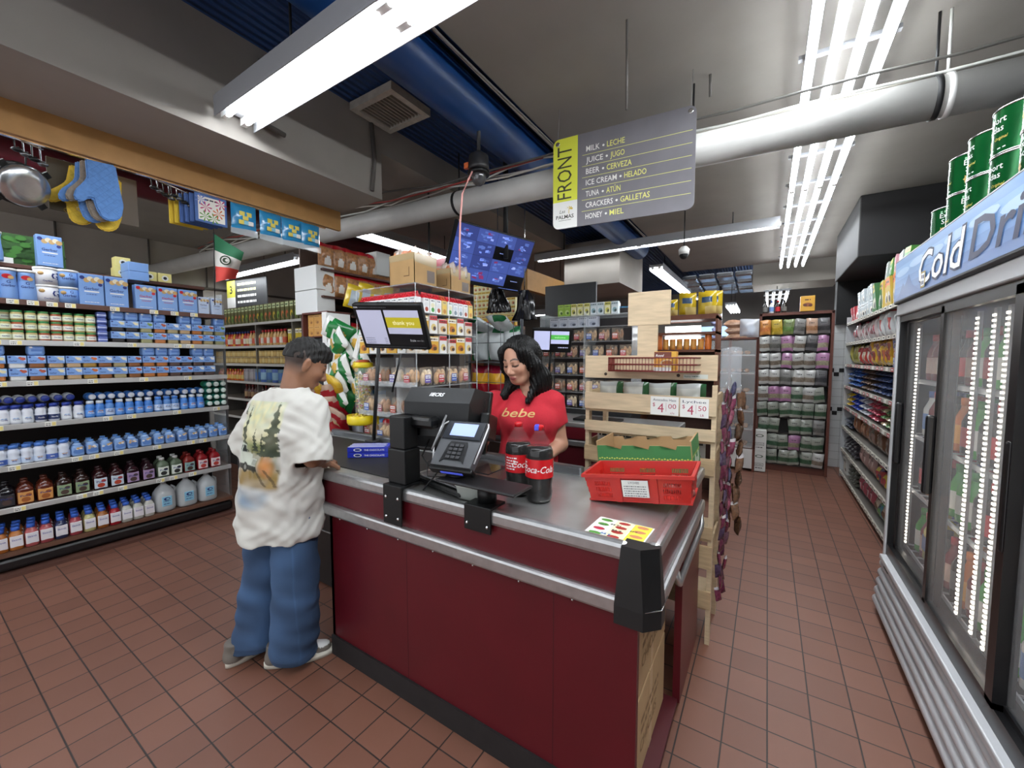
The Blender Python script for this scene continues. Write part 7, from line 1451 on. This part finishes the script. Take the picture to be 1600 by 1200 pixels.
fade = np.clip((L[:, 2]+.075)/.06, 0, 1)*np.clip((.012-L[:, 0])/.02, 0, 1)*(np.abs(L[:, 2]) < .2)*(np.linalg.norm(L, axis=1) < .2)*((np.abs(L[:, 1]) < .0765) | (L[:, 2] > .03))
colr = colr*(1-.9*fade[:, None])+np.array(srgb('1a1412'))*.9*fade[:, None]
body_obj('person_body', (V, Q), vmat(.5, .1, 260), boy, colr)
# hair
T = lambda x, y, z: HO+.98*(HR @ np.array((x, y, z)))
hf_ = Field(HO-.2, HO+.2, .003)
hf_.ell(T(-.014, 0, .032), np.array((.103, .0775, .092))*.98, HR, 0); hf_.ell(T(.006, 0, .088), np.array((.084, .066, .036))*.98, HR, .03)
g3 = lambda X, Y, Z: [(X-HO[0])*HR[0, i]+(Y-HO[1])*HR[1, i]+(Z-HO[2])*HR[2, i] for i in range(3)]
def hn(X, Y, Z):
    x, y, z = g3(X, Y, Z); return .0035*np.sin(230*y+60*x+40*z)+.003*np.sin(170*x-90*y)*np.sin(140*z+50*x)+.0025*np.sin(300*(x+y)+90*z)
hf_.noise(hn)
def hcut(X, Y, Z):
    x, y, z = g3(X, Y, Z); line = .012+.42*np.clip(x-.01, 0, 1)-.25*np.clip(-x-.03, 0, .1); return (line-z)*.7
hf_.cut(hcut); body_obj('hair', hf_.mesh(1), mat('0e0c0a', .6, noise=.3, nscale=120), boy)
# tee shirt
tf = Field((-.46, -.4, .6), (.46, .4, 1.42), .0045)
TS = [(.66, -.005, .0, .2, .165), (.8, 0, 0, .2, .16), (1.0, -.005, 0, .195, .145), (1.16, -.012, 0, .195, .135), (1.25, -.005, 0, .185, .112), (1.31, .0, 0, .15, .085), (1.36, .01, 0, .09, .07)]
tf.loft([S3(*q) for q in TS], R2, F2, .05, e=2.4)
SLV = [(shR, elR+np.array((.0, .0, -.02)), .068, .082), (shL, elL+np.array((-.008, .0, .03)), .068, .082)]
for a, b, r1, r2 in SLV: tf.cone(a, b, r1, r2, .05, cap=True)
NZ = lambda X, Y, Z: fold_noise(.0075, 5)(X, Y, Z)*np.clip((1.34-Z)/.2, .15, 1)+.005*np.sin(46*Z+20*X-8*Y)*np.clip((.95-Z)/.25, 0, 1)+.0013*np.sin(92*Z+55*X+3*np.sin(40*Y))+.0013*np.sin(75*X-88*Z+70*Y+2*np.sin(31*Z))
tf.noise(NZ)
inn = Field((-.46, -.4, .6), (.46, .4, 1.42), .0045); inn.loft([S3(q[0]-(.07 if i == 0 else 0), *q[1:3], q[3]-.011, q[4]-.011) for i, q in enumerate(TS)], R2, F2, .05, e=2.4)
for a, b, r1, r2 in SLV: inn.cone(a, b+unit(b-a)*.012, r1-.011, r2-.009, .03, cap=True)
inn.noise(NZ); tf.F = np.maximum(tf.F, -inn.F)
nb = HO+HR @ np.array((-.03, 0, -.04)); tf.cone(B(.015, 0, 1.29), nb, .066, .07, 0, 'sub'); tf.cut(lambda X, Y, Z: Z-1.372-.0*X+.18*np.clip(X*F2[0]+Y*F2[1]-.02, 0, .2))
TV_, TQ = tf.mesh(2)
def tee_paint(V):
    base = np.array(srgb('c6c4bd')); c = np.tile(base, (len(V), 1)); r = V[:, 0]*R2[0]+V[:, 1]*R2[1]; f = V[:, 0]*F2[0]+V[:, 1]*F2[1]; z = V[:, 2]; back = np.clip((-.02-f)/.03, 0, 1)
    s = (r-.05+.165)/.27; t = (z-.86)/.44; rnd = np.random.RandomState(2)
    nz = .5+.25*np.sin(31*r+17*z+2*np.sin(23*z))+.25*np.sin(47*z-29*r+1.5*np.sin(37*r)); n2 = .5+.5*np.sin(83*r+61*z+2*np.sin(71*r-53*z))
    inside = (s > 0)*(s < 1)*(t > .0)*(t < 1)*back*np.clip((s)/.05, 0, 1)*np.clip((1-s)/.05, 0, 1)
    def mix(m, col): c[:] = c*(1-m[:, None])+np.array(srgb(col))*m[:, None]
    # sky, hills, undergrowth, ground, water
    mix(inside*np.clip((t-.45)/.1, 0, 1)*(.35+.35*nz), 'd9d28a'); mix(inside*np.clip((t-.7)/.1, 0, 1)*.35*n2, '9fb8b0'); mix(inside*np.clip((.62-t)/.06, 0, 1)*(t > .48)*(.5+.4*nz), '6c7a48')
    mix(inside*np.clip((.56-t)/.06, 0, 1)*np.clip((t-.2)/.04, 0, 1)*(s > .4)*(.5+.4*n2), '6e6c38'); mix(inside*np.clip((.34-t)/.05, 0, 1)*np.clip((t-.1)/.05, 0, 1)*(.55+.4*nz), '94793f')
    mix(inside*(s > .62)*np.clip(1-((s-.78)/.17)**2-((t-.36)/.14)**2, 0, 1)*.9, 'c98448'); mix(inside*(s > .6)*(np.abs(np.sin(60*r+40*z)) > .9)*(t < .33)*(t > .16)*.7, '4a3d28')
    wat = back*np.clip(1-((s-.4)/.5)**2-((t-.02)/.14)**2, 0, 1)*(.3+.6*nz); mix(np.clip(wat, 0, .75), '5f7f9c')
    # firs
    for (cx_, b0, b1, w) in ((.17, .48, .95, .19), (.86, .46, 1.0, .3), (.5, .5, .74, .08), (.66, .5, .7, .06), (.02, .85, .97, .05)):
        u = (t-b0)/(b1-b0); wid = w*(1-u)*(.7+.3*np.sin(u*42))*(.85+.3*n2); m = (u > 0)*(u < 1)*(np.abs(s-cx_) < wid)*back*(s < 1.0); mix(m*(.8+.2*nz), '303a2b')
    # pale off-roader
    m = lambda x0, x1, y0, y1: (s > x0)*(s < x1)*(t > y0)*(t < y1)*back
    mix(m(.03, .44, .36, .47)*.98, 'c4cabc'); mix(m(.03, .3, .47, .565)*.98, 'bac2b4'); mix(m(.06, .13, .48, .545)*1., '2c332e'); mix(m(.16, .29, .48, .55)*1., '232a26'); mix(m(.4, .6, .35, .43)*.9, 'c0c4b8'); mix(m(.47, .6, .37, .42)*.6, '6a6e66')
    mix(m(.0, .62, .31, .36)*.95, '2a2b25'); mix(((s-.27)**2+((t-.33)*1.7)**2 < .085**2)*back*.95, '26261f'); mix(((s-.27)**2+((t-.33)*1.7)**2 < .045**2)*back*.9, '8a8c84'); mix(((s-.54)**2+((t-.32)*1.7)**2 < .05**2)*back*.8, '2a2a22'); mix(((s-.0)**2+((t-.32)*1.7)**2 < .05**2)*back*.8, '2a2a22')
    return c
sh_ = body_obj('t_shirt', (TV_, TQ), vmat(.85, .12, 420), boy, tee_paint(TV_))
# jeans
jf = Field((-.45, -.35, .02), (.4, .35, .96), .0045); A_ = lambda z, p, q, ru, rv: (z, p, q, ru, rv)
lgR = [(.02, .045, -.03, .105, .095), (.1, .055, -.035, .105, .095), (.28, .075, -.045, .105, .095), (.47, .085, -.05, .1, .095), (.66, .08, -.05, .1, .1), (.86, .05, -.03, .09, .09)]
lgL = [(.02, -.175, .02, .1, .09), (.1, -.165, .02, .1, .09), (.28, -.14, .035, .1, .09), (.47, -.115, .05, .1, .09), (.66, -.09, .055, .1, .1), (.86, -.06, .05, .11, .11)]
jf.loft(lgR, (1, 0), (0, 1), .02); jf.loft(lgL, (1, 0), (0, 1), .02); jf.loft([S3(.74, 0, 0, .15, .12), S3(.9, 0, 0, .15, .115)], R2, F2, .05)
jf.noise(lambda X, Y, Z: fold_noise(.006, 9)(X, Y, Z*1.5)+.007*np.sin(60*Z+14*X+10*Y)*np.clip((.25-Z)/.2, 0, 1)); jf.shell(.01); jf.cut(lambda X, Y, Z: np.maximum(.055+.04*np.clip(-X, 0, .2)-Z, Z-.84)+0*X)
JV, JQ = jf.mesh(2); z = JV[:, 2]; w = .5+.5*np.sin(19*JV[:, 0]+13*z+2*np.sin(17*z)); jc = np.array(srgb('3b5679'))[None]*(.7+.5*w[:, None]); seam = np.exp(-((JV[:, 0]-.125)/.004)**2)*(JV[:, 1] < -.06); jc = jc*(1+.25*seam[:, None]); hem = (z < .085+.04*np.clip(-JV[:, 0], 0, .2))[:, None]; jc = np.where(hem, jc*.75, jc)
body_obj('jeans', (JV, JQ), vmat(.9, .25, 500), boy, jc)
# trainers
def trainer(heel, toe, side):
    heel, toe = np.array(heel), np.array(toe); D = unit((*(toe-heel), 0)); S = np.array((-D[1], D[0], 0)); ln = np.linalg.norm(toe-heel)
    P = lambda d, s, z: np.array((heel[0], heel[1], 0))+D*d*ln+S*s+np.array((0, 0, z)); M = np.stack([D, S, (0, 0, 1)], 1)
    f = Field(np.minimum(P(-.1, 0, 0), P(1.1, 0, 0))-.1, np.maximum(P(-.1, 0, 0), P(1.1, 0, 0))+np.array((.1, .1, .16)), .004)
    f.cone(P(.13, 0, .045), P(.45, 0, .05), .042, .044, .03); f.cone(P(.45, 0, .05), P(.86, .004, .028), .044, .036, .03); f.cone(P(.14, 0, .045), P(.16, 0, .1), .038, .04, .02); f.cone(P(.16, 0, .1), P(.32, 0, .09), .036, .036, .02); f.cut(lambda X, Y, Z: np.maximum(.026-Z, Z-.115)+0*X)
    V, Q = f.mesh(2); d = ((V-P(0, 0, 0)) @ D)/ln; h_ = V[:, 2]; c = np.tile(np.array(srgb('dcdcda')), (len(V), 1)); dk = np.array(srgb('6d665e'))
    m = (d < .3)*(h_ > .03) | ((d > .78)*(h_ < .05)) | ((h_ < .055)*(d > .3)*(d < .8)*(np.sin(d*22+h_*60) > -.2)); c[m] = dk
    o = body_obj('shoe', (V, Q), vmat(.6), boy, c); s = MB(); pl = []
    for k in range(28): a = 2*PI*k/28; q = P(.5+.53*math.cos(a), (.044+.006*math.cos(a))*math.sin(a), 0); pl.append((q[0], q[1]))
    s.prism(pl, .001, .03, 0, None, True); s.build('sole', mat('d9d6c8', .6), o); lc = MB()
    for k in range(4): q0, q1 = P(.42+.07*k, -.02, .09-.009*k), P(.42+.07*k, .02, .09-.009*k); lc.tube([q0, (q0+q1)/2+np.array((0, 0, .008)), q1], .0035, 5)
    lc.build('laces', mat('e4e2dc', .7), o)
trainer((-.075, -.052), (.2, .06), 1); trainer((-.262, -.055), (-.15, .15), -1)
sl = Field(elL-.2, elL+.25, .005); sl.cone(elL+(wrL-elL)*.05, wrL, .043, .034, 0); sl.cone(elL, elL-(elL-shL)*.2, .044, .05, .01); body_obj('arm_sleeve', sl.mesh(1), mat('17171a', .8), boy)
# ---------------------------------------------------------------- the cashier (local axes the same)
wom = empty('person', (-1.147, 1.945, 0), YAW, 'cashier with long black hair and red short-sleeved tee looking down at the register', 'person')
t0 = math.radians(-104); F2 = np.array((math.cos(t0), math.sin(t0))); R2 = np.array((math.sin(t0), -math.cos(t0)))
SKW = srgb('b98a72'); hang = math.radians(-128); HR = head_frame((math.cos(hang), math.sin(hang)), math.radians(17), math.radians(3)); HO = np.array((-.03, -.03, 1.485)); SC = 1.03
fd = Field((-.4, -.4, .0), (.4, .32, 1.68), .0042)
fd.loft([S3(.8, 0, 0, .18, .12), S3(.92, 0, 0, .165, .115), S3(1.03, 0, 0, .145, .1), S3(1.14, .0, 0, .16, .105), S3(1.22, -.01, 0, .16, .095), S3(1.28, -.01, 0, .145, .075), S3(1.32, -.01, 0, .07, .055)], R2, F2, .04)
for s in (-1, 1):
    fd.ell(B(.085, .075*s, 1.16), (.07, .065, .065), None, .05)
    hip = B(0, .09*s, .85); kn = B(.01, .09*s, .45); an = B(-.01, .1*s, .08); fd.cone(hip, kn, .09, .058, .04); fd.cone(kn, an, .058, .036, .03); fd.cone(an, an+np.array((F2[0]*.15, F2[1]*.15, -.05)), .034, .028, .02)
fd.cone(B(-.01, 0, 1.27), HO+HR @ np.array((-.025, 0, -.06)), .054, .05, .03)
# her left arm is on image right
shI, shO = np.array((-.165, .03, 1.255)), np.array((.155, -.045, 1.255))
elO = np.array((.195, -.03, 1.02)); wrO = np.array((.10, -.2, .985)); elI = np.array((-.245, -.02, 1.04)); wrI = np.array((-.27, -.22, 1.05))
for a, b, c in ((shO, elO, wrO), (shI, elI, wrI)): fd.cone(a, b, .052, .044, .03); fd.cone(b, c, .044, .028, .02)
hand(fd, wrO, (-.6, -.5, -.25), (.1, -.2, 1), -1, .5, .92); hand(fd, wrI, (-.2, -.9, -.1), (0, 0, 1), 1, .4, .92)
head(fd, HO, HR, SC, True)
V, Q = fd.mesh(2); colr, L = head_paint(V, HO, HR, SC, SKW, srgb('9c5450'), srgb('241a18'), True); body_obj('person_body', (V, Q), vmat(.45, .06, 300), wom, colr)
# hair
T = lambda x, y, z: HO+SC*(HR @ np.array((x, y, z))); hf_ = Field(HO-np.array((.26, .26, .34)), HO+np.array((.26, .26, .22)), .0035)
hf_.ell(T(-.02, 0, .034), np.array((.112, .09, .1))*SC, HR, 0)
for s in (-1, 1):
    hf_.cone(T(.04, s*.066, .06), T(.0, s*.09, -.03), .03, .034, .03); hf_.cone(T(.0, s*.09, -.03), T(-.03, s*.095, -.14), .034, .04, .03)
    e = HO+np.array((.105, .0, -.215)) if s > 0 else HO+np.array((-.085, .03, -.2)); hf_.cone(T(-.03, s*.095, -.14), e, .042, .026, .04)
    if s > 0: hf_.cone(T(-.02, s*.095, -.1), HO+np.array((.045, -.07, -.22)), .036, .015, .04); hf_.cone(T(-.04, s*.08, -.1), HO+np.array((.15, .03, -.2)), .05, .022, .04)
hf_.cone(T(-.08, 0, .0), HO+np.array((.06, .1, -.2)), .075, .06, .05)
def wn(X, Y, Z):
    x, y, z = [q/SC for q in g3(X, Y, Z)]; a = np.arctan2(y, x+.03); return .0028*np.sin(46*a+14*z)+.002*np.sin(83*a-30*z+20*x)+.0016*np.sin(131*a+9*z)
hf_.noise(wn)
hf_.ell(T(.105, -.006, -.035), np.array((.105, .066, .112))*SC, HR, .012, 'sub'); hf_.ell(T(.095, 0, .05), np.array((.055, .048, .045))*SC, HR, .012, 'sub')
hf_.cone(T(.06, 0, .14), T(-.06, 0, .142), .008, .006, .006, 'sub')
body_obj('hair', hf_.mesh(1), mat('080707', .45, noise=.3, nscale=90, spec=.3), wom)
# red tee
RT = mat('b8202f', .85, noise=.08, nscale=220, bump=.12); tf = Field((-.4, -.36, .78), (.4, .3, 1.4), .0042)
TS = [(.8, .0, 0, .195, .138), (.92, 0, 0, .178, .128), (1.03, 0, 0, .156, .112), (1.14, .0, 0, .17, .116), (1.22, -.01, 0, .172, .106), (1.285, -.01, 0, .158, .086), (1.33, -.01, 0, .085, .066)]
inn = Field((-.4, -.36, .78), (.4, .3, 1.4), .0042); NZ = lambda X, Y, Z: fold_noise(.003, 15)(X, Y, Z)+.0035*np.sin(50*Z-28*X)*np.clip((1.08-Z)/.1, 0, 1)
for ff, g_ in ((tf, 0), (inn, .009)):
    ff.loft([S3(q[0]-(.05 if g_ and i == 0 else 0), *q[1:3], q[3]-g_, q[4]-g_) for i, q in enumerate(TS)], R2, F2, .04)
    for s in (-1, 1): ff.ell(B(.087, .075*s, 1.16), np.array((.079, .073, .074))-g_, None, .06)
    for a, b in ((shO, elO), (shI, elI)): ff.cone(a, a+(b-a)*.5+unit(b-a)*(.012 if g_ else 0), .064-g_, .066-g_, .03, cap=True)
    ff.noise(NZ)
tf.F = np.maximum(tf.F, -inn.F)
nb = HO+HR @ np.array((-.025, 0, -.06)); tf.cone(B(.03, 0, 1.325), B(.0, 0, 1.36), .062, .09, 0, 'sub'); tf.cut(lambda X, Y, Z: np.maximum(.8-Z, Z-1.33-.0*X+.0*Y)+0*X)
TVw, TQw = tf.mesh(2); tee = body_obj('t_shirt', (TVw, TQw), RT, wom)
bv = BVHTree.FromPolygons([tuple(p) for p in TVw], TQw.tolist())
v, f, tw = text_geo('bebe', .012, .25, 4); bm = bmesh.new(); vs = [bm.verts.new(p) for p in v]
for q in f:
    try: bm.faces.new([vs[i] for i in q])
    except ValueError: pass
bmesh.ops.triangulate(bm, faces=bm.faces[:]); bmesh.ops.subdivide_edges(bm, edges=[e for e in bm.edges if e.calc_length() > .25], cuts=2, use_grid_fill=True); bmesh.ops.triangulate(bm, faces=bm.faces[:])
kx = .185/tw; mb = MB(); V3 = []
Fv = Vector((F2[0], F2[1], 0)); Rv = Vector((-R2[0], -R2[1], 0))
for q in bm.verts:
    p = Vector((0, 0, 0))+Rv*(-1)*0; lx = (q.co.x*kx-.1); org = Vector((0, 0, 1.187+q.co.y*.042))-Rv*(-lx)+Fv*.5
    hit = bv.ray_cast(org, -Fv); V3.append(tuple(hit[0]+Fv*.0022) if hit[0] else tuple(org-Fv*.36))
bm.verts.index_update(); mb.add(V3, [tuple(q.index for q in fc.verts) for fc in bm.faces], 0); mb.build('lettering', mat('c9a468', .6), wom)
pf_ = Field((-.35, -.3, .03), (.35, .3, .95), .007)
for s in (-1, 1): pf_.cone(B(0, .09*s, .84), B(.01, .09*s, .45), .105, .08, .04); pf_.cone(B(.01, .09*s, .45), B(-.01, .1*s, .06), .08, .065, .03)
pf_.loft([S3(.78, 0, 0, .18, .13), S3(.9, 0, 0, .17, .12)], R2, F2, .04); body_obj('trousers', pf_.mesh(2), mat('1c1d24', .9), wom)
for s in (-1, 1):
    q = B(.04, .1*s, 0); s_ = Field(q-np.array((.2, .2, .05)), q+np.array((.2, .2, .2)), .006); s_.cone(B(-.04, .1*s, .04), B(.14, .105*s, .03), .042, .038, 0); s_.cut(lambda X, Y, Z: .002-Z+0*X); body_obj('shoe', s_.mesh(1), mat('1b1b1d', .6), wom)
MB().tube([tuple(B(.055+.012*math.sin(k*.5), -.06+.012*k, 1.318-.03*math.sin(k*PI/10))) for k in range(11)], .0012, 5).build('necklace', mat('c9a860', .3, .8), wom)
